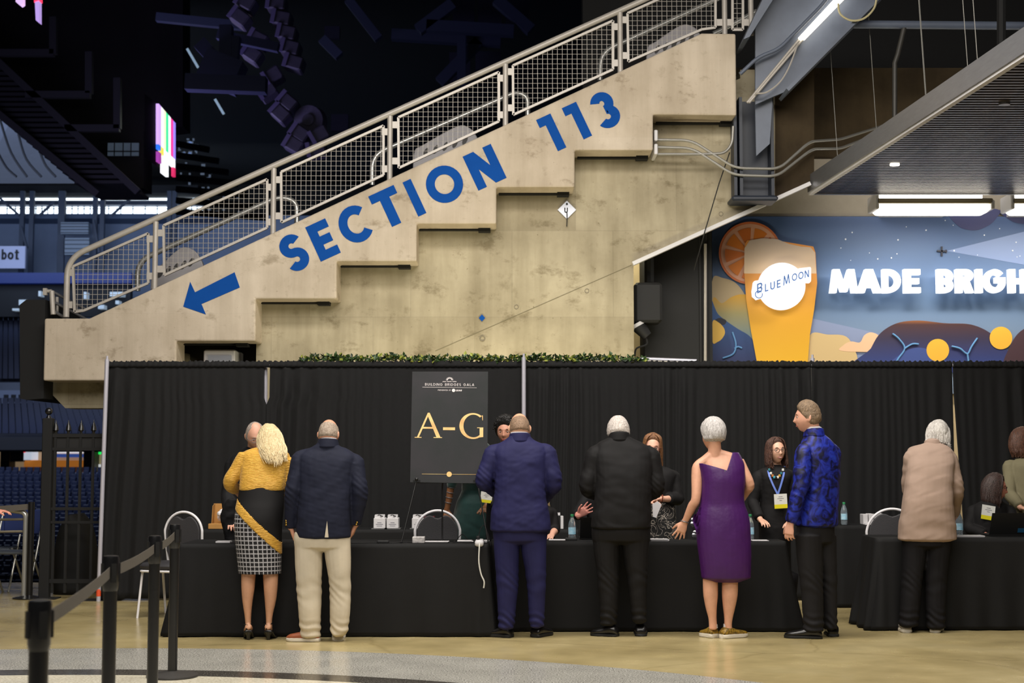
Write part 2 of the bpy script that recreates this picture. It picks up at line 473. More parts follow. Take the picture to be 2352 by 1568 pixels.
# ---- floor: polished concrete with curved terrazzo bands
def circ3(a, b, c):
    ax, ay, bx, by, cx, cy = a.x, a.y, b.x, b.y, c.x, c.y
    d = 2 * (ax * (by - cy) + bx * (cy - ay) + cx * (ay - by))
    ux = ((ax * ax + ay * ay) * (by - cy) + (bx * bx + by * by) * (cy - ay) + (cx * cx + cy * cy) * (ay - by)) / d
    uy = ((ax * ax + ay * ay) * (cx - bx) + (bx * bx + by * by) * (ax - cx) + (cx * cx + cy * cy) * (bx - ax)) / d
    return Vector((ux, uy, 0)), math.hypot(ax - ux, ay - uy)
FC, FR = circ3(fl(0, 1491), fl(1042, 1507), fl(1705, 1562))
fr_a = (fl(300, 1537) - FC).length
fr_b = (fl(300, 1550) - FC).length
def floor_mat():
    m = bpy.data.materials.new('polished_floor'); m.use_nodes = True
    nt = m.node_tree; L = nt.links.new; b = nt.nodes['Principled BSDF']
    g = nt.nodes.new('ShaderNodeNewGeometry')
    sub = nt.nodes.new('ShaderNodeVectorMath'); sub.operation = 'SUBTRACT'; sub.inputs[1].default_value = (FC.x, FC.y, 0)
    L(g.outputs['Position'], sub.inputs[0])
    ln = nt.nodes.new('ShaderNodeVectorMath'); ln.operation = 'LENGTH'; L(sub.outputs[0], ln.inputs[0])
    def less(v):
        n = nt.nodes.new('ShaderNodeMath'); n.operation = 'LESS_THAN'; n.inputs[1].default_value = v
        L(ln.outputs['Value'], n.inputs[0]); return n
    def nz(scale, det=4, sc=(1, 1, 1)):
        mp = nt.nodes.new('ShaderNodeMapping'); mp.inputs['Scale'].default_value = sc; L(g.outputs['Position'], mp.inputs[0])
        n = nt.nodes.new('ShaderNodeTexNoise'); n.inputs['Scale'].default_value = scale; n.inputs['Detail'].default_value = det
        L(mp.outputs[0], n.inputs[0]); return n
    def ramp(src, stops):
        r = nt.nodes.new('ShaderNodeValToRGB')
        while len(r.color_ramp.elements) < len(stops): r.color_ramp.elements.new(0.5)
        for e, (p, c) in zip(r.color_ramp.elements, stops): e.position = p; e.color = (*c, 1)
        L(src, r.inputs[0]); return r
    def mix(f, a, c, mode='MIX'):
        n = nt.nodes.new('ShaderNodeMixRGB'); n.blend_type = mode
        if isinstance(f, float): n.inputs[0].default_value = f
        else: L(f, n.inputs[0])
        L(a, n.inputs[1]); L(c, n.inputs[2]); return n
    base = ramp(nz(1.1, 7).outputs[0], [(0.3, hexc(150, 135, 94)), (0.5, hexc(170, 154, 110)), (0.7, hexc(182, 167, 124))])
    vor = nt.nodes.new('ShaderNodeTexVoronoi'); vor.feature = 'DISTANCE_TO_EDGE'; vor.inputs['Scale'].default_value = 0.33
    nw = nz(2.0, 3); ad = nt.nodes.new('ShaderNodeVectorMath'); ad.operation = 'MULTIPLY_ADD'; ad.inputs[1].default_value = (.25, .25, 0)
    L(nw.outputs['Color'], ad.inputs[0]); L(g.outputs['Position'], ad.inputs[2]); L(ad.outputs[0], vor.inputs['Vector'])
    crack = ramp(vor.outputs['Distance'], [(0.0, (0.72, 0.70, 0.66)), (0.006, (1, 1, 1))])
    base2 = mix(0.6, base.outputs[0], crack.outputs[0], 'MULTIPLY')
    sp = nz(95.0, 2)
    grey = ramp(sp.outputs[0], [(0.36, hexc(112, 110, 104)), (0.5, hexc(160, 158, 150)), (0.62, hexc(194, 192, 184))])
    dark = ramp(sp.outputs[0], [(0.4, hexc(44, 42, 40)), (0.6, hexc(86, 82, 76)), (0.7, hexc(130, 126, 118))])
    cream = ramp(nz(60.0, 3).outputs[0], [(0.35, hexc(180, 172, 150)), (0.5, hexc(212, 205, 184)), (0.6, hexc(220, 214, 196))])
    c1 = mix(less(FR).outputs[0], base2.outputs[0], grey.outputs[0])
    c2 = mix(less(fr_a).outputs[0], c1.outputs[0], dark.outputs[0])
    c3 = mix(less(fr_b).outputs[0], c2.outputs[0], cream.outputs[0])
    L(c3.outputs[0], b.inputs['Base Color'])
    rr = ramp(nz(3.0, 4).outputs[0], [(0.3, (0.16,) * 3), (0.7, (0.30,) * 3)])
    L(rr.outputs[0], b.inputs['Roughness'])
    b.inputs['Specular IOR Level'].default_value = 0.42
    bp = nt.nodes.new('ShaderNodeBump'); bp.inputs['Strength'].default_value = 0.06; bp.inputs['Distance'].default_value = 0.05
    L(nz(2.5, 2).outputs[0], bp.inputs['Height']); L(bp.outputs[0], b.inputs['Normal'])
    return m
mb = MB(); mb.prism([(-16, -2, 0), (14, -2, 0), (14, 19.2, 0), (-3, 19.2, 0), (-3, 17.2, 0), (-16, 17.2, 0)], (0, 0, -0.35))
structure(mb.build('floor', floor_mat()))

# ---- concrete under the stair and walls to the right
DS = 17.0        # near face of the stair
DW = 17.45       # wall below it
def poly_px(pts, D): return [px(x, y, D) for x, y in pts]
def poly_px0(pts, D):
    out = poly_px(pts, D)
    return out
wl = poly_px([(590, 700), (1500, 262), (1700, 180), (1700, 160), (1780, 160), (1780, 459), (1455, 605)], DW)
x1455 = px(1455, 605, DW).x
wl = wl + [Vector((x1455, DW, 0)), Vector((px(590, 700, DW).x, DW, 0))]
mb = MB(); mb.prism(wl, (0, 0.3, 0))
structure(mb.build('wall_stair', M_conc2, origin=(0, DW, 0)))
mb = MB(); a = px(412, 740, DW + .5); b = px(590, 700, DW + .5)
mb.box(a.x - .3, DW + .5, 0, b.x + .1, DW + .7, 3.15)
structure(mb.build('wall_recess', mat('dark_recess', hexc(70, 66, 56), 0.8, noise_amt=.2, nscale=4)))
# painted wall with the mural, shade on the concrete higher up put in as dark brown
DM = 19.0
zsoff = px(2000, 497, DM).z
xa = px(1440, 600, DM).x
mb = MB(); mb.box(xa, DM, 0, 12, DM + .3, zsoff)
structure(mb.build('wall_right', mat('beige_wall', hexc(196, 176, 140), 0.7, noise_amt=.06)))
mb = MB(); mb.box(xa, DM - .02, zsoff, 12, DM + .3, zsoff + .75)
structure(mb.build('trim_1', mat('grey_plaster', hexc(150, 142, 130), 0.8, noise_amt=.05)))
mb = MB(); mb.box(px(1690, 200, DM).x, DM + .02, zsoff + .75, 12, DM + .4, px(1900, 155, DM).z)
structure(mb.build('wall_upper', M_brown_shade))
mb = MB(); mb.box(1.0, DM + 1.5, 0, 14, DM + 1.9, 12)
structure(mb.build('wall_back', M_vblack))
mb = MB(); mb.box(-4, -6, 9.2, 14, 20.5, 9.5)
structure(mb.build('ceiling', mat('dark_ceiling', hexc(30, 30, 32), 0.9)))
mb = MB(); mb.prism(poly_px([(1780, 100), (1870, 100), (1870, 420), (1857, 425), (1780, 459)], DW + .01), (0, .25, 0)); structure(mb.build('added_shade_slab', M_brown_shade))  # slab added beside the column, its dark brown in place of shade
mb = MB(); mb.bar(px(1000, 806, DW), px(1450, 609, DW), .008, .006); structure(mb.build('trim_7', mat('groove', hexc(110, 102, 78), .9)))
# white metal edging along the slanted concrete edge
mb = MB(); mb.bar(px(1453, 606, DW - .03), px(1860, 422, DW - .03), 0.10, 0.045)
structure(mb.build('trim_2', M_white))
# dark cladding in front of the mural's left end
mb = MB(); a = px(1480, 600, 18.2); b = px(1634, 520, 18.2)
mb.box(a.x, 18.2, 0, b.x, 18.9, px(1500, 470, 18.2).z)
for x in (1607, 1622):
    q = px(x, 600, 18.18); mb.box(q.x - .012, 18.15, 0, q.x + .012, 18.2, px(1500, 500, 18.18).z)
structure(mb.build('wall_cladding', M_black))
mb = MB(); mb.cyl(px(1620, 830, 18.12), px(1620, 560, 18.12), .018, n=8)
tag(mb.build('conduit', M_rail), 'thin grey vertical conduit on the black cladding left of the mural', 'pipe')
# loudspeaker and lamp in the opening
t = thing('wall_speaker', 'black loudspeaker hung at the right edge of the concrete wall opening', 'speaker', px(1490, 740, 17.75))
mb = MB(); a = px(1458, 740, 17.6); b = px(1521, 648, 17.6); mb.bbox(a.x, 17.6, a.z, b.x, 18.0, b.z, .03); mb.build('cabinet', M_black, t)
mb = MB(); q = px(1494, 648, 17.8); mb.bar(q, q + Vector((0, 0, .5)), .06); mb.build('bracket', M_vblack, t)
t = thing('spotlight', 'small black spotlight with pale rim under the hanging loudspeaker', 'lamp', px(1470, 750, 17.75))
mb = MB(); mb.cyl(px(1466, 748, 17.7), px(1487, 772, 17.7), .09, .06, 14); mb.build('lamp_housing', M_black, t, True)
mb = MB(); mb.cyl(px(1463, 742, 17.7), px(1467, 749, 17.7), .095, .092, 14); mb.build('lamp_rim', M_white, t, True)
mb = MB(); mb.tube(smooth_pts([px(1482, 772, 17.7), px(1486, 790, 17.7), px(1462, 800, 17.7), px(1458, 818, 17.7)], 5), .012, 6); mb.build('cable', M_black, t, True)

# ---- stair
st = thing('concrete_staircase', 'sawtooth concrete staircase painted with blue section lettering and an arrow', 'staircase', (px(98, 874, DS).x, DS, 0))
prof = [(102, 731), (205, 731), (1612, 76), (1690, 77), (1692, 265), (1500, 263), (1500, 345), (1320, 345), (1320, 430), (1140, 430), (1140, 514), (957, 514),
        (957, 600), (773, 600), (773, 686), (587, 686), (587, 783), (405, 783), (405, 874), (99, 874)]
P = poly_px(prof, DS)
mb = MB(); mb.prism(P, (0, .45, 0)); o = mb.build('stringer', M_conc, st)
bv = o.modifiers.new('bev', 'BEVEL'); bv.width = 0.02; bv.segments = 2; bv.limit_method = 'ANGLE'
for xl_, xr_, yy in ((407, 585, 783), (589, 771, 686), (775, 955, 600), (959, 1138, 514), (1142, 1318, 430), (1322, 1498, 345), (1502, 1690, 264)):
    a = px(xl_, yy, DS + .42); b = px(xr_, yy, DS + .42); zz = px(xl_, yy, DS).z
    mb = MB(); mb.box(a.x + .02, DS + .36, zz - .018, b.x - .06, DS + .449, zz + .002); mb.box(b.x - .20, DS + .3, zz - .04, b.x - .06, DS + .449, zz); mb.build('joint_strip', M_vblack, st)
# treads behind the parapet
for i in range(8):
    x0 = P[0].x + .55 + i * .915; z0 = P[0].z - .55 + i * .41
    mb = MB(); mb.box(x0, DS + .76, z0, x0 + .93, DS + 2.6, z0 + .2); mb.build('tread', M_conc2, st)
mb = MB(); q = poly_px([(116, 874), (240, 874), (420, 874), (420, 937), (150, 937), (117, 903)], DS + .5)
mb.prism(q, (0, .42, 0)); mb.build('support_beam', M_conc2, st)
UU = (px(1390, 253, DS) - px(678, 580, DS)).normalized()
VV = Vector((-UU.z, 0, UU.x))
def slope_letter(ch, cx, cy, hpx=87, wk=1.0):
    w, _ = glyph(ch, .235)
    h = hpx * DS / FPX
    c = px(cx, cy, DS - .001)
    mb = MB(); letters(mb, ch, c - UU * w * wk * h / 2 - VV * h / 2, UU * wk, VV, h, .235, .004)
    o = mb.build('painted_letter', M_blue, st)
for ch, cx, cy, wk in (('S', 676, 580, 1.02), ('E', 742, 551, 1.05), ('C', 816, 515, 1.0), ('T', 893, 477, 1.15), ('I', 952, 454, 1.0), ('O', 1021, 423, 1.0), ('N', 1113, 384, 1.05),
                   ('1', 1266, 307, 1.05), ('1', 1325, 280, 1.05), ('3', 1391, 252, 1.05)):
    slope_letter(ch, cx, cy, 88, wk)
mb = MB(); q = poly_px([(421, 704), (437, 647), (448, 671), (539, 625), (551, 660), (463, 698), (473, 722)], DS - .001)
mb.prism(q, (0, -.004, 0)); mb.build('painted_arrow', M_blue, st)
# cheek panel at the lower end of the stair
mb = MB(); a = px(46, 918, 17.1); b = px(97, 700, 17.1)
q = poly_px([(45, 700), (60, 688), (104, 688), (100, 915), (60, 918), (46, 915)], 17.15)
mb.prism(q, (0, 1.4, 0)); tag(mb.build('black_cladding', M_vblack), 'tall black panel closing the lower left end of the staircase', 'panel')

# ---- railing with mesh infill
rl = thing('stair_railing', 'pale grey pipe railing with wire mesh infill along the staircase edge', 'railing', (px(152, 725, DS).x, DS + .2, px(152, 725, DS).z))
DR = DS + .2
def railp(x, off=0): return px(x, 505 - .4503 * (x - 358) + off, DR)
mb = MB(); mb.tube(fillet([px(152, 728, DR), px(155, 593, DR), railp(1740)], .22, 8), .036, 12); mb.build('top_rail', M_rail, rl, True)
topline = lambda x: 731 if x < 205 else (731 - (x - 205) * (655 / 1407.0) if x < 1612 else 76)
for x in (358, 629, 896, 1161, 1424, 1663, 1723):
    a = px(x, 505 - .4503 * (x - 358) + 4, DR); z = px(x, topline(x) + 5, DR).z
    mb = MB(); mb.cyl((a.x, a.y, z), a, .033, n=12); mb.build('post', M_rail, rl, True)
panels = [((168, 612), (341, 536), (341, 650), (193, 713), (172, 716)), ((376, 518), (614, 412), (614, 523), (378, 632)), ((646, 395), (881, 289), (881, 402), (647, 511)),
          ((915, 270), (1146, 166), (1146, 279), (916, 386)), ((1178, 151), (1408, 48), (1408, 160), (1179, 264)), ((1441, 31), (1643, -60), (1643, 64), (1612, 68), (1443, 142)), ((1682, -60), (1706, -70), (1706, 69), (1682, 69))]
def clip(poly, axis, val):
    hits = []
    for i in range(len(poly)):
        a, b = poly[i], poly[(i + 1) % len(poly)]
        if (a[axis] - val) * (b[axis] - val) < 0:
            t = (val - a[axis]) / (b[axis] - a[axis]); hits.append(a[1 - axis] + t * (b[1 - axis] - a[1 - axis]))
    return sorted(hits)
for pn in panels:
    W = [px(x, y, DR) for x, y in pn]
    mb = MB()
    for i in range(len(W)): mb.bar(W[i], W[(i + 1) % len(W)], .028, .034, up=(0, 1, 0))
    fr = mb.build('panel_frame', M_rail, rl)
    flat = [(p.x, p.z) for p in W]
    xs = [p[0] for p in flat]; zs = [p[1] for p in flat]
    mb = MB(); s = .0585
    x = min(xs) + s
    while x < max(xs):
        h = clip(flat, 0, x)
        if len(h) >= 2: mb.cyl((x, DR, h[0]), (x, DR, h[-1]), .0029, n=5)
        x += s
    z = min(zs) + s * .5
    while z < max(zs):
        h = clip(flat, 1, z)
        if len(h) >= 2: mb.cyl((h[0], DR + .006, z), (h[-1], DR + .006, z), .0029, n=5)
        z += s
    mb.build('wire_mesh', M_rail, fr)
for x, ys in ((158, (626, 700)), (346, (549, 634)), (370, (535, 618)), (620, (430, 510)), (640, (413, 496)), (886, (303, 388)), (907, (287, 370)), (1151, (180, 264)), (1171, (165, 248)), (1415, (62, 145)), (1434, (46, 128)), (1655, (52,)), (1674, (52,)), (1714, (52,))):
    for y in ys:
        q = px(x, y, DR); mb = MB(); mb.box(q.x - .045, DR - .012, q.z - .04, q.x + .045, DR + .012, q.z + .04); mb.build('bracket', M_rail, rl)
# handrails further in
DH = DS + 1.5
for k, (pts, lab) in enumerate((([(316, 668), (316, 600), (640, 452), (682, 462), (682, 512)], 'lower aisle handrail, bent silver pipe behind the leftmost mesh panels'),
             ([(855, 425), (855, 357), (1185, 212), (1212, 222), (1212, 268)], 'middle aisle handrail, bent silver pipe behind the mesh above the lettering'),
             ([(1378, 185), (1380, 121), (1740, -45)], 'upper aisle handrail, bent silver pipe nearest the top of the stair'),
             ([(1638, 78), (1660, 68), (1738, 26)], 'short silver handrail piece at the stair head by the steel beam'))):
    mb = MB(); mb.tube(fillet([px(x, y, DH) for x, y in pts], .22, 7), .034, 10)
    tag(mb.build('handrail', M_steel_rail, smooth=True), lab, 'handrail', 'aisle handrails on the stair')
# moulded seats
M_seat = mat('grey_plastic', hexc(150, 147, 150), 0.5, noise_amt=.05)
M_seatd = mat('slot_shadow', hexc(52, 50, 50), 0.6)
for (x0, y0, x1, y1), lab in (((345, 665, 463, 570), 'grey moulded plastic seat shell behind the lowest railing panel'), ((948, 388, 1098, 290), 'grey moulded plastic seat shell behind the fourth railing panel, above the lettering'),
                              ((1484, 150, 1613, 58), 'grey moulded plastic seat shell near the top of the stair')):
    Ds = DS + .75
    t = thing('stadium_seat', lab, 'seat', px((x0 + x1) / 2, y0, Ds), 'moulded seats behind the railing')
    pts = [(x0, y0), (x0 + 4, y0 - 42), (x0 + 22, y0 - 55), (x1 - 50, y1), (x1 - 22, y1 + 2), (x1 - 6, y1 + 18), (x1 + 4, y1 + 42), (x1 - 4, y1 + 55)]
    sp = smooth_pts([px(x, y, Ds) for x, y in pts], 5)
    mb = MB(); mb.prism(sp, (0, .08, 0)); o = mb.build('seat_shell', M_seat, t)
    bv = o.modifiers.new('bev', 'BEVEL'); bv.width = .015; bv.segments = 2; bv.limit_method = 'ANGLE'
    for k in range(5):
        u = .2 + k * .15
        cx = x0 + (x1 - x0) * u; cy = (y0 - 32) + (y1 - y0 + 52) * u + 3
        mb = MB(); q = px(cx, cy, Ds - .004)
        ring = [q + Vector((math.cos(a) * .028 + math.sin(a) * .02, 0, math.sin(a) * .055)) for a in [2 * PI * j / 14 for j in range(14)]]
        mb.prism(ring, (0, -.004, 0)); mb.build('slot', M_seatd, t)

# small gate rail beside the foot of the stair
t = thing('end_rail', 'short grey pipe rail with square plate left of the stair railing', 'railing', px(122, 725, 17.3))
mb = MB(); mb.cyl(px(122, 722, 17.2), px(119, 668, 17.2), .03, n=10); mb.cyl(px(131, 722, 17.6), px(131, 682, 17.6), .022, n=8); mb.build('post', M_rail, t, True)
mb = MB()
for y0, y1 in ((668, 722), (690, 742), (712, 735)): mb.cyl(px(118, y0, 17.2), px(200, y0 + 44, 17.6), .018, n=8)
mb.build('rail', M_alum, t, True)
mb = MB(); a = px(100, 678, 17.2); b = px(109, 662, 17.2); mb.box(a.x, 17.17, a.z, b.x, 17.22, b.z); mb.cyl(px(104, 669, 17.2), px(119, 668, 17.2), .02, n=8); mb.build('plate', M_rail, t)

# ---- steelwork right of the stair
t = thing('steel_beam', 'blue grey steel raker beam rising to the right beside the stair head', 'beam', px(1740, 240, 16.8))
mb = MB(); mb.prism(poly_px([(1735, 60), (1800, -40), (2052, -40), (1812, 207), (1775, 222), (1735, 240)], 16.95), (0, .05, 0)); mb.build('web', M_bluegrey, t)
mb = MB(); mb.bar(px(1800, 218, 16.9), px(2056, -40, 16.9), .5, .04, up=(0.6, 0, 0.8)); mb.build('lower_flange', M_bluegrey, t)
mb = MB(); mb.prism(poly_px([(1708, 90), (1770, -40), (1800, -40), (1722, 84)], 16.6), (0, .7, 0)); mb.build('upper_flange', M_bluegrey, t)
t = thing('steel_column', 'dark blue grey steel column standing on the concrete under the raker beam', 'column', px(1735, 455, 17.3))
mb = MB(); a = px(1688, 450, 17.2); b = px(1776, 225, 17.2)
mb.box(a.x, 17.38, a.z, b.x, 17.43, b.z); mb.build('web', mat('column_paint', hexc(36, 42, 54), .5), t)
for x in (1689, 1702, 1774):
    q = px(x, 450, 17.2); mb = MB(); mb.box(q.x - .018, 17.15, a.z, q.x + .018, 17.4, b.z); mb.build('flange', mat('column_paint', (0, 0, 0)), t)
mb = MB(); a = px(1680, 462, 17.1); b = px(1786, 450, 17.1); mb.bbox(a.x, 17.05, a.z, b.x, 17.44, b.z, .02); mb.build('base_plate', mat('column_paint', (0, 0, 0)), t)
mb = MB(); mb.prism(poly_px([(1734, 220), (1776, 200), (1768, 330), (1737, 358)], 17.1), (0, .04, 0)); mb.build('gusset_plate', M_bluegrey, t)
# tube lights on the beam
M_tube = mat('lit_tube', (1, 1, 1), emit=(1.0, .93, .78), estr=5)
for k, off in enumerate((0, 14)):
    t = thing('linear_light', ('upper' if k == 0 else 'lower') + ' of two slim tube lights running along the steel beam', 'light', px(1850 + off, 80, 16.85), 'tube lights on the beam')
    mb = MB(); mb.cyl(px(1836 + off * .6, 90, 16.84), px(1940 + off, -22, 16.84), .02, n=8); mb.build('tube', M_tube, t, True)
    mb = MB(); mb.cyl(px(1716 + off * .3, 236, 16.86), px(1836 + off * .6, 90, 16.86), .016, n=8); mb.build('conduit', M_rail, t, True)
mb = MB(); mb.tube(fillet([px(1700, 170, 16.8), px(1740, 132, 16.8), px(1790, 112, 16.8), px(1890, 10, 16.8), px(1910, -20, 16.8)], .1), .022, 8)
tag(mb.build('conduit', M_bluegrey, smooth=True), 'painted conduit bent across the web of the steel beam', 'pipe')
mb = MB(); mb.tube(smooth_pts([px(1925, 8, 16.6), px(1930, 32, 16.6), px(1955, 47, 16.6), px(1985, 42, 16.6), px(2008, 18, 16.6), px(2014, -12, 16.6)], 6), .012, 6)
tag(mb.build('flexible_conduit', mat('pale_cable', hexc(190, 180, 140), .5), smooth=True), 'looped pale flexible conduit hanging under the beam tube lights', 'cable')
mb = MB(); mb.tube(smooth_pts([px(1833, 100, 16.8), px(1812, 155, 16.8), px(1790, 190, 16.8), px(1760, 212, 16.8), px(1735, 214, 16.8)], 6), .01, 6)
tag(mb.build('sagging_cable', M_rail, smooth=True), 'thin grey cable sagging across the steel beam', 'cable')
# conduits over the concrete
for k, (pts, lab) in enumerate((([(1508, 321), (1588, 322), (1688, 386), (1790, 388), (1860, 325), (1930, 320), (2040, 285)], 'uppermost conduit crossing the concrete and the column'),
             ([(1508, 338), (1590, 340), (1685, 402), (1785, 405), (1865, 342), (1930, 341), (2010, 310)], 'second conduit crossing the concrete just below the uppermost'),
             ([(1508, 354), (1620, 354), (1665, 352), (1682, 330), (1684, 290)], 'short conduit bending up beside the steel column'))):
    D = 17.12
    mb = MB(); mb.tube(fillet([px(x, y, D if x < 1840 else 17.12 + (x - 1840) * .0075) for x, y in pts], .12, 5), .017, 8)
    tag(mb.build('conduit', M_cond, smooth=True), lab, 'pipe', 'conduits on the concrete wall')
for y0, y1, lab in ((325, 300, 'upper small grey junction box at the conduit ends'), (356, 332, 'lower small grey junction box at the conduit ends')):
    a = px(1502, y0, 17.1); b = px(1510, y1, 17.1); mb = MB(); mb.bbox(a.x, 17.05, a.z, b.x, 17.44, b.z, .008); tag(mb.build('junction_box', M_white), lab, 'box', 'junction boxes')
mb = MB(); mb.tube([px(1676, 350, 17.2), px(1652, 420, 17.25), px(1618, 535, 17.3), px(1594, 620, 17.7)], .007, 5)
tag(mb.build('hanging_wire', M_black), 'thin black wire hanging slanted over the concrete edge', 'wire')
# little signs on the wall
t = thing('diamond_sign', 'small silver diamond plate with a dark bolt and drooping wire on the concrete', 'sign', px(1302, 500, DW - .02))
c = px(1302, 482, DW - .015); mb = MB(); mb.prism([c + Vector((.11, 0, 0)), c + Vector((0, 0, .11)), c - Vector((.11, 0, 0)), c - Vector((0, 0, .11))], (0, -.008, 0)); mb.build('plate', M_alum, t)
mb = MB(); letters(mb, 'U', c + Vector((-.03, -.01, -.035)), (1, 0, 0), (0, 0, 1), .06, .2, .004); mb.build('letter', M_black, t)
mb = MB(); mb.tube([c + Vector((0, -.02, -.03)), c + Vector((.002, -.02, -.1)), c + Vector((-.002, -.01, -.2))], .006, 5); mb.ball(c + Vector((0, -.02, .07)), .012); mb.build('wire', M_black, t)
c = px(1107, 730, DW - .012); mb = MB(); mb.prism([c + Vector((.038, 0, 0)), c + Vector((0, 0, .042)), c - Vector((.038, 0, 0)), c - Vector((0, 0, .042))], (0, -.006, 0))
tag(mb.build('wall_marker', M_blue), 'tiny blue diamond marker low on the concrete wall', 'sign')
c = px(1108, 777, DW - .012); mb = MB(); mb.tube([c + Vector((.03 * math.cos(a), 0, .03 * math.sin(a))) for a in [2 * PI * j / 16 for j in range(17)]], .004, 5)
tag(mb.build('anchor_plug', mat('plug_grey', hexc(120, 112, 96), .8)), 'round plug ring in the concrete under the blue diamond', 'fitting')
for x_, y_, lab in ((1348, 668, 'round plug ring in the concrete near the opening edge'), (1186, 705, 'round plug ring in the concrete right of the blue diamond'), (1656, 491, 'round plug ring high near the foot of the steel column')):
    c = px(x_, y_, DW - .004); mb = MB(); mb.tube([c + Vector((.024 * math.cos(a), 0, .024 * math.sin(a))) for a in [2 * PI * j / 16 for j in range(17)]], .003, 5); tag(mb.build('anchor_plug', MATS['plug_grey']), lab, 'fitting')
t = thing('electrical_box', 'white electrical box on the dark recess left under the stair', 'box', px(503, 832, 17.5))
a = px(467, 842, 17.4); b = px(540, 803, 17.4); mb = MB(); mb.bbox(a.x, 17.4, a.z, b.x, 17.95, b.z, .015); mb.build('casing', M_white, t)
a = px(477, 842, 17.39); b = px(532, 816, 17.39); mb = MB(); mb.box(a.x, 17.385, a.z, b.x, 17.4, b.z); mb.build('cover', M_alum, t)

# ---- canopy with ribbed soffit
ZC = px(1858, 443, 17.6).z
CA = pz(1858, 443, ZC); CB = pz(2352, 124, ZC)
dv = (CB - CA); CCn = CA + dv * 1.8
t = thing('ribbed_canopy', 'suspended metal canopy with brushed fascia and ribbed dark soffit at upper right', 'canopy', CA)
mb = MB()
hf = .20
mb.prism([CA, CCn, CCn + Vector((0, 0, hf)), CA + Vector((0, 0, hf))], (-.02, -.02, 0)); mb.build('fascia', M_alum, t)
mb = MB(); mb.bar(CA + Vector((.02, 0, -.012)), CCn + Vector((.02, 0, -.012)), .05, .03); mb.build('edge_trim', M_white, t)
mb = MB()
for i in range(120):
    y = CA.y - .05 - i * (CA.y - CCn.y) / 120.0
    xl = CA.x + (CA.y - y) / (CA.y - CCn.y) * (CCn.x - CA.x) + .03
    mb.bar((xl, y, ZC), (xl + 9, y, ZC), .045, .025)
sl = mb.build('soffit_slats', mat('soffit_metal', hexc(74, 66, 62), 0.34, 0.6, noise_amt=.45, nscale=1.2, stretch=(6, .2, 1)), t); 
mb = MB(); mb.prism([CA + Vector((.03, 0, .06)), CCn + Vector((.03, 0, .06)), CCn + Vector((9, 0, .06)), CA + Vector((9, 0, .06))], (0, 0, .1)); mb.build('deck', M_vblack, t)
mb = MB(); mb.box(CA.x + .03, CA.y - .02, ZC - .02, CA.x + 9, CA.y + .03, ZC + .06); mb.build('rear_trim', M_alum, t)
for x, y in ((2055, 380), (2307, 241)):
    q = pz(x, y, ZC - .03); mb = MB(); mb.cyl(q, q + Vector((0, 0, .02)), .05, n=14)
    mb.build('downlight', M_tube if x < 2200 else M_alum, t)
for i, (x, y0, y1, d) in enumerate(((2018, 295, 80, 17.2), (2131, 215, 60, 15.5), (2228, 150, 0, 14.2), (1926, 350, 120, 17.5), (2250, 130, 10, 13.8), (2135, 210, 80, 16.6))):
    a = px(x, y0, d); b = px(x - (x % 7) * 2, y1, d); b.z = max(b.z, ZC + 2.2); b.x = a.x - .1; a.z = ZC + .15
    mb = MB(); mb.cyl(a, b, .004, n=5); mb.build('suspension_wire', M_cond, t)
# pipes under the dark ceiling
mb = MB(); mb.cyl(px(1960, 56, 17.0), px(2420, 60, 17.0), .05, n=10)
tag(mb.build('ceiling_pipe', M_bluegrey, smooth=True), 'horizontal grey pipe under the dark ceiling above the canopy', 'pipe')
mb = MB(); mb.tube([px(2077, 62, 17.0), px(2062, 125, 17.0), px(2055, 145, 17.0), px(2055, 275, 17.0)], .03, 8)
tag(mb.build('drop_pipe', mat('dark_pipe', hexc(60, 58, 54), .5), smooth=True), 'drop pipe descending from the ceiling pipe behind the canopy', 'pipe')
mb = MB(); mb.cyl(px(2300, -20, 15.8), px(2300, 110, 15.8), .05, n=8)
tag(mb.build('hanger_pipe', M_vblack), 'thick black hanger pipe at the far upper right', 'pipe')

# ---- strip lights over the mural
M_lamp = mat('lit_diffuser', (1, 1, 1), emit=(1.0, .94, .80), estr=7)
for x0, x1, lab in ((2010, 2275, 'long fluorescent strip light glowing under the canopy'), (2320, 2590, 'fluorescent strip light cut by the right picture edge')):
    D = 17.9
    a = px(x0, 488, D); b = px(x1, 446, D)
    t = thing('strip_light', lab, 'light', ((a.x + b.x) / 2, D, a.z), 'fluorescent strip lights')
    z1 = px(x0, 470, D).z
    mb = MB(); mb.bbox(a.x, D - .1, z1, b.x, D + .3, px(x0, 458, D).z, .01); mb.build('housing', mat('housing_metal', hexc(140, 128, 100), .4, .4), t)
    mb = MB(); mb.bbox(a.x + .03, D - .07, a.z, b.x - .03, D + .27, z1, .03); mb.build('diffuser', M_lamp, t)
    mb = MB(); mb.box(a.x + .3, D + .28, px(x0, 468, D).z, b.x - .3, DM - .03, px(x0, 460, D).z); mb.build('wall_bracket', M_white, t)
    mb = MB(); mb.bbox(a.x - .02, D - .1, a.z + .03, a.x + .03, D + .3, b.z, .01); mb.build('end_cap', M_white, t)
    mb = MB(); mb.bbox(b.x - .03, D - .1, a.z + .03, b.x + .02, D + .3, px(x0, 462, D).z, .01); mb.build('end_cap', M_white, t)
    mb = MB(); mb.box(a.x + .1, D, px(x0, 458, D).z, b.x - .1, D + .2, b.z + .03); mb.build('lamp_top', M_lamp, t)
    area_light('strip_lamp_glow', ((a.x + b.x) / 2, D - .05, a.z - .03), ((a.x + b.x) / 2, D + .25, 0), 1.3, 34, (1, .92, .78), .25)

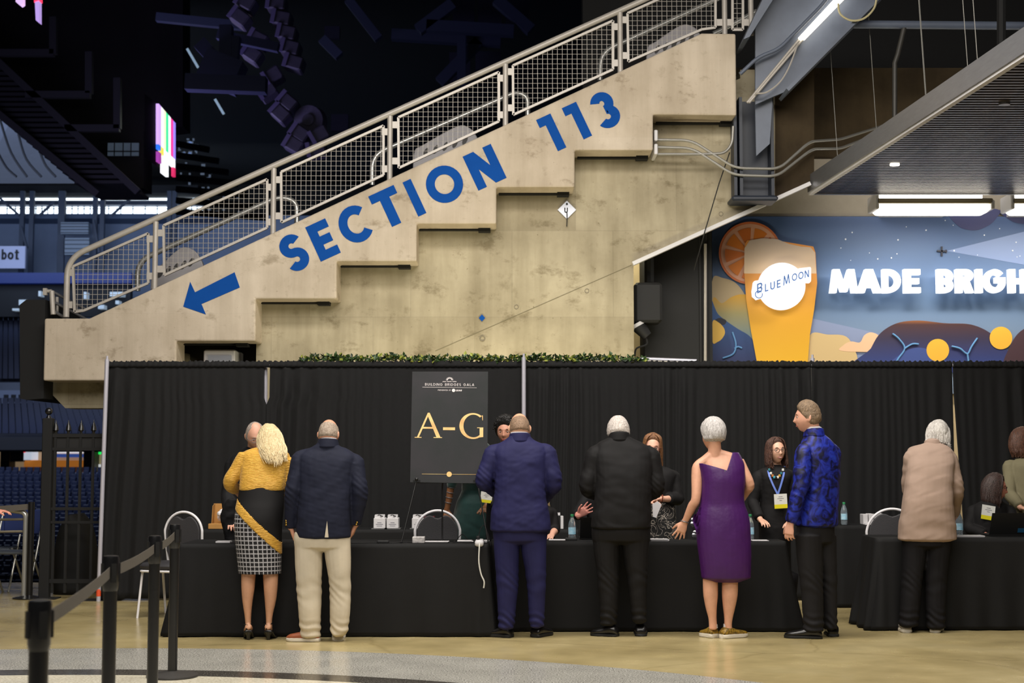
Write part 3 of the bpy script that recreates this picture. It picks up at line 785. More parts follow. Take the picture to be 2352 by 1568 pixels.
# ---- mural
def ramp_mat(name, stops, z0, z1, rough=.55, axis='Z'):
    m = bpy.data.materials.new(name); m.use_nodes = True; nt = m.node_tree; b = nt.nodes['Principled BSDF']
    g = nt.nodes.new('ShaderNodeNewGeometry'); sp = nt.nodes.new('ShaderNodeSeparateXYZ'); mr = nt.nodes.new('ShaderNodeMapRange')
    mr.inputs['From Min'].default_value = z0; mr.inputs['From Max'].default_value = z1
    nt.links.new(g.outputs['Position'], sp.inputs[0]); nt.links.new(sp.outputs[axis], mr.inputs['Value'])
    r = nt.nodes.new('ShaderNodeValToRGB')
    while len(r.color_ramp.elements) < len(stops): r.color_ramp.elements.new(.5)
    for e, (p, c) in zip(r.color_ramp.elements, stops): e.position = p; e.color = (*c, 1)
    nt.links.new(mr.outputs[0], r.inputs[0]); nt.links.new(r.outputs[0], b.inputs['Base Color']); b.inputs['Roughness'].default_value = rough
    return m
DP = 18.93
zt = px(2000, 497, DP).z; zb = px(2000, 850, DP).z
mu = thing('printed_mural', 'blue printed wall mural of a beer glass, orange slice, clouds and hills', 'mural', (px(2000, 800, DP).x, DP, zb))
a = px(1635, 497, DP)
mb = MB(); mb.box(a.x, DP, zb - .3, 11, DP + .05, zt); mb.build('sky_print', ramp_mat('mural_sky', [(0, hexc(142, 162, 190)), (.45, hexc(98, 126, 166)), (1, hexc(60, 84, 130))], zb, zt), mu)
lay = [0]
def art(name, pts, m, curve=True, closed=True, n=6):
    lay[0] += 1
    D = DP - .002 * lay[0]
    q = [px(x, y, D) for x, y in pts]
    if curve: q = smooth_pts(q, n, True)
    mb = MB(); mb.prism(q, (0, -.0015, 0)); return mb.build(name, m, mu)
def flat(n, r, g, b): return mat(n, hexc(r, g, b), .55)
def circ(cx, cy, r, n=28, a0=0, a1=360): return [(cx + r * math.cos(R(a0 + (a1 - a0) * i / n)), cy - r * math.sin(R(a0 + (a1 - a0) * i / n))) for i in range(n)]
art('light_ray', [(2175, 576), (2420, 515), (2420, 620)], flat('m_ray', 122, 142, 186), False)
art('light_ray', [(1860, 730), (2060, 775), (2420, 840), (1860, 840)], flat('m_ray2', 138, 152, 190), False)
art('planet', [(2180, 480), (2290, 480), (2285, 505), (2262, 522), (2235, 529), (2200, 518)], flat('m_planet', 54, 58, 104))
art('planet', [(2300, 480), (2420, 480), (2420, 512), (2352, 514), (2320, 505)], flat('m_planet', 0, 0, 0))
rnd = random.Random(5)
for i in range(22):
    x, y = rnd.uniform(1930, 2350), rnd.uniform(505, 600)
    lay[0] = 5; art('printed_star', circ(x, y, rnd.uniform(1.0, 2.2), 6), flat('m_star', 216, 224, 236), False)
art('sand_cloud', [(1637, 640), (1660, 638), (1690, 650), (1712, 680), (1722, 720), (1637, 720)], flat('m_sand', 198, 176, 138))
art('gold_hill', [(1637, 688), (1658, 696), (1680, 682), (1705, 676), (1722, 690), (1728, 800), (1637, 800)], ramp_mat('m_gold', [(0, hexc(110, 140, 150)), (.6, hexc(170, 160, 110)), (1, hexc(224, 172, 60))], px(0, 780, DP).z, px(0, 680, DP).z))
art('blue_hill', [(1630, 690), (1650, 722), (1690, 752), (1722, 772), (1738, 800), (1745, 850), (1630, 850)], ramp_mat('m_bhill', [(0, hexc(40, 52, 100)), (1, hexc(52, 92, 150))], px(0, 830, DP).z, px(0, 720, DP).z))
art('leaf', [(1640, 738), (1652, 730), (1666, 734), (1668, 740), (1660, 746)], flat('m_dark', 34, 36, 52))
art('orange_fruit', [(1637, 738), (1650, 740), (1662, 752), (1665, 765), (1658, 778), (1648, 785), (1637, 786)], flat('m_or', 236, 190, 84))
art('far_dune', [(1860, 770), (1900, 768), (1950, 778), (1965, 850), (1850, 850)], flat('m_dune', 214, 186, 136))
art('cloud', [(1935, 806), (1938, 792), (1955, 784), (1975, 786), (1985, 770), (2000, 763), (2018, 770), (2026, 786), (2040, 788), (2048, 806)], flat('m_cloud', 240, 196, 160))
art('dark_hill', [(1975, 850), (2000, 800), (2022, 765), (2060, 742), (2110, 736), (2170, 742), (2230, 745), (2275, 765), (2310, 800), (2320, 850)], ramp_mat('m_dhill', [(0, hexc(52, 66, 128)), (.55, hexc(56, 50, 78)), (.9, hexc(74, 48, 52)), (1, hexc(150, 92, 50))], px(0, 830, DP).z, px(0, 736, DP).z))
art('dark_hill', [(2310, 850), (2320, 795), (2352, 755), (2420, 740), (2420, 850)], MATS.get('x') or flat('m_dh2', 74, 52, 62))
art('sky_gap', [(2040, 850), (2070, 812), (2110, 798), (2150, 812), (2180, 850)], flat('m_gap', 66, 84, 150))
for cx, cy, r in ((2154, 804, 26), (2299, 776, 26)):
    art('orange_fruit', circ(cx, cy, r), flat('m_or2', 240, 184, 64), False)
for pts in ([(2050, 766), (2065, 778), (2078, 800), (2062, 825), (2058, 840)], [(2078, 800), (2095, 790), (2110, 790)], [(2186, 795), (2205, 800), (2222, 812), (2232, 795), (2245, 776)], [(2222, 812), (2226, 840)], [(1682, 762), (1690, 790), (1684, 812), (1660, 822)], [(1687, 800), (1695, 796), (1704, 799)]):
    lay[0] += 1; mb = MB(); mb.tube(smooth_pts([px(x, y, DP - .002 * lay[0] - .006) for x, y in pts], 5), .011, 6); mb.build('branch_line', flat('m_branch', 104, 158, 214), mu)
# orange slice
art('orange_rind', circ(1723, 581, 72, 40), flat('m_rind', 206, 112, 62), False)
art('orange_pith', circ(1723, 581, 67, 40), flat('m_pith', 214, 158, 130), False)
for k in range(9):
    a0 = 8 + k * 40; c = R(a0 + 17); cx, cy = 1724 + 5 * math.cos(c), 582 - 5 * math.sin(c)
    art('orange_segment', [(cx, cy)] + circ(cx, cy, 54, 8, a0, a0 + 38.5), flat('m_seg', 206, 116, 30) if k % 2 else flat('m_seg2', 196, 104, 34), False)
# glass
zg0, zg1 = px(0, 830, DP).z, px(0, 625, DP).z
art('beer_body', [(1711, 560), (1716, 552), (1760, 548), (1868, 566), (1873, 580), (1877, 650), (1870, 710), (1860, 770), (1854, 850), (1742, 850), (1725, 760), (1714, 690), (1709, 620)],
    ramp_mat('m_beer', [(0, hexc(238, 182, 40)), (.5, hexc(226, 164, 40)), (1, hexc(220, 146, 66))], zg0, zg1), False)
art('beer_foam', [(1709, 628), (1710, 570), (1722, 552), (1750, 547), (1785, 549), (1812, 560), (1840, 566), (1862, 568), (1872, 580), (1875, 628)], ramp_mat('m_foam', [(0, hexc(226, 196, 160)), (1, hexc(190, 172, 160))], px(0, 628, DP).z, px(0, 548, DP).z), False)
# little plane
mb = MB()
for p0, p1, w in (((2152, 576), (2175, 577), .02), ((2163, 566), (2163, 588), .02), ((2173, 573), (2173, 581), .012)): mb.bar(px(p0[0], p0[1], DP - .02), px(p1[0], p1[1], DP - .02), w, w)
mb.build('printed_aeroplane', flat('m_dark', 0, 0, 0), mu)
# illuminated round badge
M_glow = mat('sign_glow', (.5, .5, .5), emit=(.90, .95, 1.0), estr=.95)
M_glowb = mat('sign_blue_ink', hexc(70, 120, 200), .5)
DB = DP - .22
bd = thing('illuminated_badge', 'round glowing white BLUE MOON sign with slanted name band on the mural', 'sign', px(1795, 712, DB))
mb = MB(); mb.prism([px(x, y, DB) for x, y in circ(1796, 657, 54, 44)], (0, .08, 0)); mb.build('disc', M_glow, bd)
mb = MB(); mb.prism([px(x, y, DB - .02) for x, y in [(1731, 648), (1733, 645), (1790, 634), (1830, 622), (1835, 616), (1861, 613), (1863, 616), (1863, 645), (1860, 649), (1845, 648), (1800, 664), (1757, 682), (1738, 688), (1729, 680), (1728, 668)]], (0, .08, 0)); mb.build('name_band', M_glow, bd)
def fit(mb, text, x0, x1, ybase0, ybase1, hpx, t, D, depth, gap=.14, slant=0, skew_up=None):
    p0, p1 = px(x0, ybase0, D), px(x1, ybase1, D); h = hpx * D / FPX
    tot = sum(glyph(c, t)[0] + gap for c in text) - gap
    u = (p1 - p0) / (tot * h)
    letters(mb, text, p0, u, skew_up or (0, 0, 1), h, t, depth, gap, slant)
DL = DB - .0215
mb = MB(); fit(mb, 'B', 1739, 1751, 674, 669, 22, .14, DL, .004); mb.build('name_letter', M_glowb, bd); mb = MB(); fit(mb, 'LUE', 1757, 1793, 670, 659, 18, .15, DL, .004, .3); mb.build('name_letters', M_glowb, bd); mb = MB(); fit(mb, 'M', 1799, 1814, 656, 650, 22, .14, DL, .004); mb.build('name_letter', M_glowb, bd); mb = MB()
fit(mb, 'OON', 1819, 1858, 646, 636, 17, .15, DL, .004, .22)
mb.build('name_letters', M_glowb, bd); mb = MB(); c = px(1743, 676, DL); mb.tube([c + Vector((.045 * math.cos(R(a)), 0, .045 * math.sin(R(a)))) for a in range(40, 400, 20)], .006, 5)
mb.build('name_swirl', M_glowb, bd)
mb = MB(); mb.box(px(1770, 0, DB).x, DB + .08, px(0, 680, DB).z, px(1820, 0, DB).x, DP - .06, px(0, 640, DB).z); mb.build('wall_mount', M_vblack, bd)
# big channel letters
sg = thing('channel_letter_sign', 'row of glowing white MADE BRIGH letters standing off the mural', 'sign', px(2130, 675, DP - .12))
def chan(ch, x0, x1, y=674, h=55):
    mb = MB(); fit(mb, ch, x0, x1, y, y, h, .235, DP - .13, .09)
    mb.build('glowing_letter', M_glow, sg)
for ch, a, b in (('M', 1903, 1968), ('A', 1965, 2022), ('D', 2024, 2066), ('E', 2073, 2111), ('B', 2149, 2186), ('R', 2192, 2232), ('I', 2238, 2253), ('G', 2256, 2306), ('H', 2313, 2357), ('T', 2362, 2404)):
    chan(ch, a, b)
# ================================================================== THE ARENA BEYOND
M_aseat = mat('arena_seat_blue', hexc(25, 34, 62), .5)
M_conc_dim = mat('arena_concrete', hexc(96, 104, 118), .8, noise_amt=.15, nscale=.6)
M_truss = mat('truss_steel', hexc(66, 76, 98), .6)
M_navy = mat('navy_fascia', hexc(14, 18, 28), .7)
M_day = mat('daylight_glass', (1, 1, 1), emit=(.78, .90, 1.0), estr=3.4)
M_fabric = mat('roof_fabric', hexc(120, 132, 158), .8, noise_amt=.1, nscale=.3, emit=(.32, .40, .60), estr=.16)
AX0, AX1 = -62.0, -2.0
def tier(name, lab, y0, D0, y1, D1, rows, m=None):
    a = px(0, y0, D0); b = px(0, y1, D1)
    mb = MB(); dz = (b.z - a.z) / rows; dd = (D1 - D0) / rows
    for i in range(rows):
        mb.box(AX0, D0 + i * dd, a.z + i * dz - 1.2, AX1, D0 + (i + 1) * dd + .05, a.z + i * dz)
    o = tag(mb.build(name, m or M_conc_dim), lab, 'seating tier'); return a.z, dz, dd
M_tier = mat('tier_floor', hexc(26, 30, 42), .8)
z0, dz, dd = tier('seating_tier', 'lowest stepped seating bank on the far side of the arena', 1333, 95, 1092, 118, 24, M_tier)
# one seat, copied
def seat_mesh():
    mb = MB(); mb.bbox(-.23, 0, .38, .23, .42, .46, .03); mb.bbox(-.23, .34, .46, .23, .44, .95, .04); mb.box(-.03, .1, 0, .03, .3, .38); return mb
s0 = seat_mesh().build('arena_seat', M_aseat, origin=(0, 0, 0))
G_SEAT = 'blue seats of the lowest bank'
cnt = 0; rest = MB(); base = seat_mesh()
first = True
for i in range(24):
    D = 95 + i * dd + .2; z = z0 + i * dz
    xl = px(-6, 1200, D).x; xr = px(242, 1200, D).x
    x = xl
    k = 0
    while x < xr:
        xx = x + (i % 2) * .1
        if cnt < 300:
            if first: o = s0; first = False
            else: o = s0.copy(); COL.objects.link(o)
            o.location = (xx, D, z); o['label'] = 'blue folding seat in the lowest far bank seen through the black gate'; o['category'] = 'seat'; o['group'] = G_SEAT
            cnt += 1
        else:
            rest.add([(a + xx, b + D, c + z) for a, b, c in base.v], base.f)
        x += .56; k += 1
tag(rest.build('arena_seats', M_aseat, fixn=False), 'back rows of blue seats of the lowest far bank', 'seats', kind='stuff')
def seat_rows(name, lab, z0, dz, D0, dd, rows, x0p, x1p, sp=.56, h=.8):
    mb = MB()
    for i in range(rows):
        D = D0 + i * dd + .2; x = px(x0p, 900, D).x; xr = px(x1p, 900, D).x
        while x < xr:
            mb.box(x, D, z0 + i * dz + .3, x + .46, D + .1, z0 + i * dz + h); x += sp
    tag(mb.build(name, M_aseat, fixn=False), lab, 'seats', kind='stuff')
z1, dz1, dd1 = tier('seating_tier', 'second seating bank above the lit far concourse', 1003, 119, 928, 136, 12, M_tier)
seat_rows('upper_bank_seats', 'rows of blue seats in the second far bank', z1, dz1, 119, dd1, 12, -8, 245)
z2, dz2, dd2 = tier('seating_tier', 'high dark seating bank at the far left', 876, 142, 728, 166, 16, M_tier)
seat_rows('high_bank_seats', 'rows of dark blue seats in the high far bank', z2, dz2, 142, dd2, 16, -8, 140)
def far_box(name, lab, cat, x0, y0, x1, y1, D, m, dep=1.0, parent=None):
    a = px(x0, y1, D); b = px(x1, y0, D)
    mb = MB(); mb.box(a.x, D, a.z, b.x, D + dep, b.z)
    o = mb.build(name, m, parent)
    return tag(o, lab, cat) if lab else o
M_wallfar = mat('far_cladding', hexc(130, 145, 175), .75, noise_amt=.1, nscale=.2)
far_box('bank_fascia', 'dark fascia band between the lit concourse and the second bank', 'fascia', -600, 1004, 600, 1033, 118.6, M_navy, .3)
far_box('suite_front', 'pale facade strip of suites above the second bank', 'facade', -600, 896, 250, 926, 138, mat('suite_paint', hexc(120, 132, 158), .7), 2)
for i in range(14):
    far_box('suite_window', 'dark square suite window in the pale facade strip above the second bank', 'window', 8 + i * 17, 906, 19 + i * 17, 922, 137.9, M_navy, .1)['group'] = 'suite windows'
far_box('balcony_wall', 'grey balcony wall under the high dark bank', 'wall', -600, 878, 400, 896, 140, M_conc_dim, 1)
# far wall
a = px(0, 735, 172); mb = MB(); mb.box(-150, 172, 0, 40, 173, px(0, 495, 172).z)
structure(mb.build('wall_far', M_wallfar))
mb = MB(); mb.box(-150, 171.9, px(0, 470, 172).z - .1, px(470, 470, 172).x, 172.4, px(0, 495, 172).z)
# daylight windows, one bay at a time
bays = [-60, 56, 138, 222, 390, 466]
for i in range(5):
    x0, x1 = bays[i], bays[i + 1]
    a = px(x0, 495, 171.5); b = px(x1, 470, 171.5)
    wn = structure(MB().box(a.x + .05, 171.5, a.z, b.x - .05, 171.7, b.z).build('window_%d' % (i + 1), M_day))
    mb = MB()
    n = 6
    for k in range(1, n): xx = a.x + (b.x - a.x) * k / n; mb.box(xx - .05, 171.3, a.z, xx + .05, 171.45, b.z)
    zz = a.z + (b.z - a.z) * .62; mb.box(a.x, 171.3, zz - .04, b.x, 171.45, zz + .04)
    mb.build('window_bars', M_truss, wn)
    c = px(x0, 460, 171.5).z; d = px(x0, 451, 171.5).z
    mb = MB(); mb.box(a.x + .05, 171.5, c, b.x - .05, 171.7, d); mb.build('upper_pane', M_day, wn)
mb = MB(); mb.box(-150, 170, px(0, 470, 170).z, px(480, 0, 170).x, 172, px(0, 460, 170).z); structure(mb.build('trim_3', M_truss))
mb = MB(); mb.box(-150, 168, px(0, 508, 170).z, px(520, 0, 170).x, 172, px(0, 497, 170).z); structure(mb.build('trim_4', mat('beam_far', hexc(80, 98, 130), .6)))
mb = MB(); mb.box(-150, 168, px(0, 450, 170).z, px(470, 0, 170).x, 172, px(0, 432, 170).z); structure(mb.build('trim_5', M_navy))
# columns and braces of the far wall
for x, lab in ((47, 'a'), (69, 'b'), (138, 'c'), (215, 'd'), (232, 'e'), (386, 'f'), (398, 'g')):
    q = px(x, 600, 166); w = .5 if x != 138 else .75
    mb = MB(); mb.box(q.x - w / 2, 166, px(x, 640, 166).z, q.x + w / 2, 166.5, px(x, 438, 166).z)
    tag(mb.build('far_column', M_truss), 'dark steel column before the far wall, %s' % {'a': 'first from the left', 'b': 'second from the left', 'c': 'the widest single one', 'd': 'left of a pair near the stair foot', 'e': 'right of a pair near the stair foot', 'f': 'left of the pair behind the railing', 'g': 'right of the pair behind the railing'}[lab], 'column', 'far wall columns')
for (xa_, ya, xb_, yb), lab in (((0, 455, 45, 495), 'brace crossing the far windows at the extreme left'), ((90, 495, 125, 463), 'brace crossing the far windows left of the widest column'), ((255, 496, 300, 455), 'brace crossing the far windows right of the paired columns'), ((48, 520, 62, 570), 'slanted strut beside the white far sign'), ((215, 505, 228, 580), 'slanted strut under the paired columns')):
    mb = MB(); mb.bar(px(xa_, ya, 165.9), px(xb_, yb, 165.9), .25); tag(mb.build('steel_brace', M_truss), lab, 'brace')
# duct boxes
for (x0, y0, x1, y1), lab in (((139, 510, 203, 537), 'upper pale ribbed duct box on the far wall'), ((148, 546, 205, 585), 'lower pale ribbed duct box on the far wall')):
    t = thing('duct_box', lab, 'duct', px((x0 + x1) / 2, y1, 165))
    far_box('duct_casing', None, None, x0, y0, x1, y1, 165, mat('duct_metal', hexc(136, 150, 172), .5), .9, t)
    for k in range(4): y = y0 + (y1 - y0) * (k + .5) / 4; far_box('rib', None, None, x0, y - 1, x1, y + 1, 164.8, M_conc_dim, .3, t)
# sign
t = thing('far_banner', 'white sign board ending in the dark letters obot on the far wall', 'sign', px(20, 616, 160))
far_box('board', None, None, -70, 565, 58, 616, 160, mat('banner_face', hexc(168, 176, 212), .6, emit=hexc(150, 160, 210), estr=.08), .4, t)
mb = MB()
for ch, xx, ww in (('o', -12, 11), ('b', 4, 11), ('o', 18, 13), ('t', 34, 9)):
    p = px(xx, 596, 159.95); h = 24 * 160 / FPX; w_, _ = glyph(ch, .17)
    letters(mb, ch, p, Vector((ww * 160 / FPX / (w_ * h), 0, 0)), (0, 0, 1), h, .17, .1)
mb.build('letters', M_navy, t)
far_box('blue_led_band', 'saturated blue band under the white far sign', 'band', -600, 626, 302, 650, 158, mat('blue_band', hexc(10, 36, 100), .5, emit=hexc(10, 50, 160), estr=.12), 1)
far_box('dark_gallery', 'dark gallery opening under the blue band', 'gallery', -600, 651, 300, 727, 159, M_navy, 1)
for x, y, w, h in ((43, 688, 18, 12), (88, 668, 6, 12), (192, 670, 6, 16), (252, 670, 30, 10), (265, 690, 8, 8), (28, 708, 15, 5), (225, 700, 14, 9)):
    far_box('gallery_screen', 'small pale lit screen in the dark far gallery', 'screen', x, y, x + w, y + h, 157.8, mat('dim_screen', (.6, .7, .8), emit=(.6, .75, .9), estr=.2), 1.2)['group'] = 'gallery screens'
# lit concourse across the bowl
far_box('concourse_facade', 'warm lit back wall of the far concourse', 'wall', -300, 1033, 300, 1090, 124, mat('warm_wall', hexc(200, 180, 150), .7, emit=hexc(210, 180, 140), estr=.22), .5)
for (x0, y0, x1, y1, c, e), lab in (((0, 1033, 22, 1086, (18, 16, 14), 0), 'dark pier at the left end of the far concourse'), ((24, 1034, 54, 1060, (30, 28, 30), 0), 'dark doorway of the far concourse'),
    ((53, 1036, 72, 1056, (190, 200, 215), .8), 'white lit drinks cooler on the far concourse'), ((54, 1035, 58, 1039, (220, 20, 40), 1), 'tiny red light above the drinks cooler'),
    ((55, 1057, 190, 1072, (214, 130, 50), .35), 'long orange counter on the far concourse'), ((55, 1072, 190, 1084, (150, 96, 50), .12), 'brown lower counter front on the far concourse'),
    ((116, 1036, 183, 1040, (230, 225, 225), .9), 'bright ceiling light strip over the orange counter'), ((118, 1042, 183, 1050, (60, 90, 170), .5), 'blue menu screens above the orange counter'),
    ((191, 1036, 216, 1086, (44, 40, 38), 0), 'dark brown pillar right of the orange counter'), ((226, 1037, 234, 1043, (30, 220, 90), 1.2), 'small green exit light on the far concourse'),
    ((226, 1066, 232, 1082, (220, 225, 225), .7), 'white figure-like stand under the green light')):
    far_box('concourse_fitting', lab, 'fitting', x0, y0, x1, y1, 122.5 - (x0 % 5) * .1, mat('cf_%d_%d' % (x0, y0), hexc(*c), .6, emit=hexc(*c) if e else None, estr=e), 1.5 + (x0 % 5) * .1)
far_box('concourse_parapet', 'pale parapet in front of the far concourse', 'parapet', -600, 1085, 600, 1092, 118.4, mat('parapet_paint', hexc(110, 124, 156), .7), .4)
# roof: fabric panel, scoreboard, screens, trusses
mb = MB()
def roof_pt(x, y): return pz(x, y, 26 + (y < 300) * 0)
q = [px(-40, 240, 120), px(20, 285, 120), px(90, 345, 130), px(165, 408, 140), px(-40, 408, 140)]
mb.prism(q, (0, 3, 0)); structure(mb.build('trim_6', M_fabric))
for pts in ([(0, 275), (25, 350), (62, 406)], [(42, 308), (60, 365), (95, 406)], [(92, 350), (105, 380), (128, 406)], [(-5, 350), (15, 385), (38, 406)]):
    mb = MB(); mb.tube(smooth_pts([px(x, y, 118) for x, y in pts], 4), .1, 5); tag(mb.build('roof_seam', M_navy), 'dark curved seam cable across the pale roof fabric', 'cable', 'roof seam cables')
sb = thing('hanging_scoreboard', 'huge dark slatted scoreboard hanging over the bowl at upper left', 'scoreboard', px(150, 440, 62))
M_slat = mat('slat_dark', hexc(26, 28, 30), .6)
mb = MB()
for i in range(26):
    y = 150 + i * 11.5
    xl = -90 + (y - 185) * 1.16; xr = 0 + (y - 145) * 1.08
    mb.box(px(xl, y, 62).x, 60, px(0, y + 3.5, 62).z, px(xr, y, 62).x, 64, px(0, y - 3.5, 62).z)
mb.build('slats', M_slat, sb)
for (p0, p1) in (((-90, 190), (225, 447)), ((-5, 140), (318, 442)), ((205, 120), (205, 215)), ((270, 180), (270, 296)), ((0, 122), (125, 122)), ((60, 218), (208, 218)), ((150, 295), (275, 295)), ((123, 40), (123, 125))):
    mb = MB(); mb.bar(px(p0[0], p0[1], 59.5), px(p1[0], p1[1], 59.5), .28); mb.build('frame_member', mat('sb_frame', hexc(34, 36, 38), .6), sb)
mb = MB(); mb.prism([px(x, y, 64.5) for x, y in ((-100, -60), (420, -60), (420, 290), (330, 300), (330, 432), (235, 432), (-100, 180))], (0, 1.5, 0)); mb.build('housing', M_vblack, sb)
sc = thing('led_screen', 'bright colour bar video screen on the end of the scoreboard', 'screen', px(377, 405, 60))
cols = [(200, 160, 235), (250, 250, 255), (240, 240, 200), (60, 220, 150), (250, 250, 255), (240, 60, 150), (150, 130, 245)]
def spt(u, v):   # u 0..1 along, v 0 top..1 bottom
    D = 60 + 3.5 * u
    xs_ = 358 + 39 * u
    yt, yb = 238 + 45 * u, 375 + 32 * u
    return px(xs_, yt + (yb - yt) * v, D)
def quad(u0, u1, v0, v1, c, e=1.3):
    mb = MB(); mb.prism([spt(u0, v0), spt(u1, v0), spt(u1, v1), spt(u0, v1)], (.12, 0, 0)); mb.build('colour_bar', mat('bar_%d_%d_%d' % c, hexc(*c), .5, emit=hexc(*c), estr=e), sc)
for i, c in enumerate(cols): quad(i / 7, (i + 1) / 7, 0, .68, c)
for u0, u1, v0, v1, c in ((0, .12, .68, .76, (40, 110, 230)), (.12, .3, .68, .8, (240, 220, 90)), (.3, .98, .68, .84, (250, 250, 255)), (0, .16, .8, .97, (150, 60, 150)), (.26, .58, .84, 1.1, (250, 250, 255)), (.9, 1, .84, 1.0, (200, 40, 90))): quad(u0, u1, v0, v1, c, 1.2)
mb = MB(); mb.prism([px(332, 215, 59), px(358, 236, 60), px(358, 380, 60), px(332, 360, 59)], (0, .6, 0)); mb.build('bezel', M_vblack, sc)
for (pts, c), lab in ((([(36, -8), (52, -8), (52, 8), (46, 12), (36, 4)], (235, 200, 250)), 'purple screen corner at the top left picture edge'), (([(80, 4), (90, 0), (90, 52), (82, 46)], (190, 160, 230)), 'narrow lilac vertical screen strip under a red light')):
    mb = MB(); mb.prism([px(x, y, 55) for x, y in pts], (0, .3, 0)); tag(mb.build('screen_strip', mat('ss%d' % pts[0][0], hexc(*c), .5, emit=hexc(*c), estr=.9), ), lab, 'screen')
mb = MB(); mb.prism([px(x, y, 55) for x, y in ((78, -8), (92, -8), (92, 2), (78, 5))], (0, .3, 0)); tag(mb.build('red_lamp', mat('red_em', (1, .05, .1), emit=(1, .05, .12), estr=1.2)), 'small red light above the lilac strip', 'light')
# window glimpsed through the scoreboard
t = thing('roof_window', 'dim grey window grid seen below the scoreboard frame', 'window', px(285, 357, 64))
far_box('glass', None, None, 247, 328, 318, 357, 64, mat('dim_glass', hexc(60, 74, 92), .5, emit=(.12, .16, .22), estr=.25), .1, t)
for x in (262, 282, 300): far_box('bar', None, None, x - 1, 328, x + 1, 357, 63.8, M_vblack, .1, t)
far_box('bar', None, None, 247, 346, 318, 348, 63.8, M_vblack, .1, t)
# trusses in the dark roof
M_tpurple = mat('truss_paint', hexc(90, 96, 130), .6)
bars = [((428, 190), (612, 197), .5, 46), ((460, 100), (520, 165), .45, 47), ((520, 60), (520, 165), .4, 47), ((540, 85), (532, 165), .35, 47), ((470, 150), (550, 182), 1.0, 47), ((500, 80), (640, 110), .3, 48),
        ((980, 60), (1180, 72), .5, 66), ((1040, 10), (960, 70), .5, 66), ((1140, 0), (1220, 70), .5, 66), ((1060, 80), (1060, 200), .4, 67), ((740, 90), (780, 130), .4, 62), ((360, 40), (560, 60), .3, 52), ((800, 0), (870, 90), .4, 66), ((900, 80), (1150, 96), .5, 68), ((1100, 96), (1010, 190), .5, 68)]
for i, (p0, p1, w, D) in enumerate(bars):
    mb = MB(); mb.bar(px(p0[0], p0[1], D), px(p1[0], p1[1], D), w, w)
    tag(mb.build('roof_truss_member', M_tpurple if D < 50 else M_truss), 'dark steel truss member under the arena roof', 'truss', 'roof truss members')
# roof panels barely lit
for i, (x0, y0, x1, y1) in enumerate(((1032, 84, 1082, 100), (1090, 84, 1148, 100), (1032, 120, 1080, 190), (1092, 118, 1150, 160), (1040, 0, 1090, 52), (1098, 0, 1152, 55), (1162, 0, 1215, 50), (760, 262, 800, 300), (745, 60, 780, 88))):
    far_box('roof_panel', 'faint blue grey roof panel between the dark trusses', 'panel', x0, y0, x1, y1, 72, mat('roof_panel', hexc(58, 62, 78), .8), .3)['group'] = 'roof panels'
mb = MB(); mb.box(-110, 40, 34, 40, 180, 35); structure(mb.build('ceiling_arena', M_vblack))
mb = MB(); mb.box(px(475, 0, 176).x, 176, -8, 60, 177, 34); structure(mb.build('wall_arena', M_vblack))
# speaker clusters
M_spk = mat('speaker_shell', hexc(112, 108, 130), .5, noise_amt=.1)
chains = [[(566, 8, 30), (552, 42, 36), ], [(636, 10, 6), (648, 45, 10), (660, 78, 12), (668, 112, 14), (676, 146, 16)], [(594, 92, 28), (580, 126, 34)], [(628, 176, -32), (614, 210, -34)], [(662, 236, 40), (645, 262, 42)], [(690, 308, 34), (676, 334, 30), (735, 312, -30), (728, 345, -10)]]
for ci, ch in enumerate(chains):
    for k, (x, y, ang) in enumerate(ch):
        c = px(x, y, 50); t = thing('line_array_speaker', 'grey purple loudspeaker box in the cluster under the dark roof', 'speaker', c, 'roof loudspeakers')
        ca, sa = math.cos(R(ang)), math.sin(R(ang))
        def tr(p, c=c, ca=ca, sa=sa): return c + Vector((p[0] * ca + p[2] * sa, p[1], -p[0] * sa + p[2] * ca))
        m1 = MB(); m1.bbox(-.32, -.3, -.24, .32, .5, .24, .05); m1.v = [tuple(tr(p)) for p in m1.v]; m1.build('cabinet', M_spk, t)
        m1 = MB(); m1.box(-.34, -.34, -.25, -.2, -.3, .25); m1.v = [tuple(tr(p)) for p in m1.v]; m1.build('grille', mat('grille_pale', hexc(150, 140, 190), .5), t)
c = px(708, 276, 50); mb = MB(); mb.cyl(c, c + Vector((.1, .5, .05)), .52, n=20); mb.cyl(c - Vector((0, .1, 0)), c, .2, n=14)
tag(mb.build('round_speaker', M_spk, smooth=True), 'round grey horn speaker hanging in the cluster', 'speaker')
# catwalk beams, with window glints put in as small glowing patches
rnd = random.Random(11)
for i in range(7):
    y = 330 + i * 26
    mb = MB(); mb.bar(px(405, y, 90), px(480 + i * 22, y + 14, 90), .35); tag(mb.build('catwalk', M_vblack), 'dark catwalk beam behind the scoreboard, one of a stack', 'catwalk', 'catwalk beams')
mb = MB()
for i in range(60):
    t_ = rnd.random(); y = 315 + 190 * t_; x = 408 + rnd.random() * (30 + 140 * t_) + (10 if t_ > .5 else 0)
    w = rnd.uniform(2, 9); h = rnd.uniform(2, 6)
    a = px(x, y, 92); b = px(x + w, y - h, 92); mb.box(a.x, 92, a.z, b.x, 92.1, b.z)
tag(mb.build('distant_glints', mat('glint', (.5, .6, .8), emit=(.45, .6, .85), estr=.16)), 'scattered pale glints of glazing behind the catwalks', 'glazing', kind='stuff')  # no glazing built, small glowing patches put in for window glints
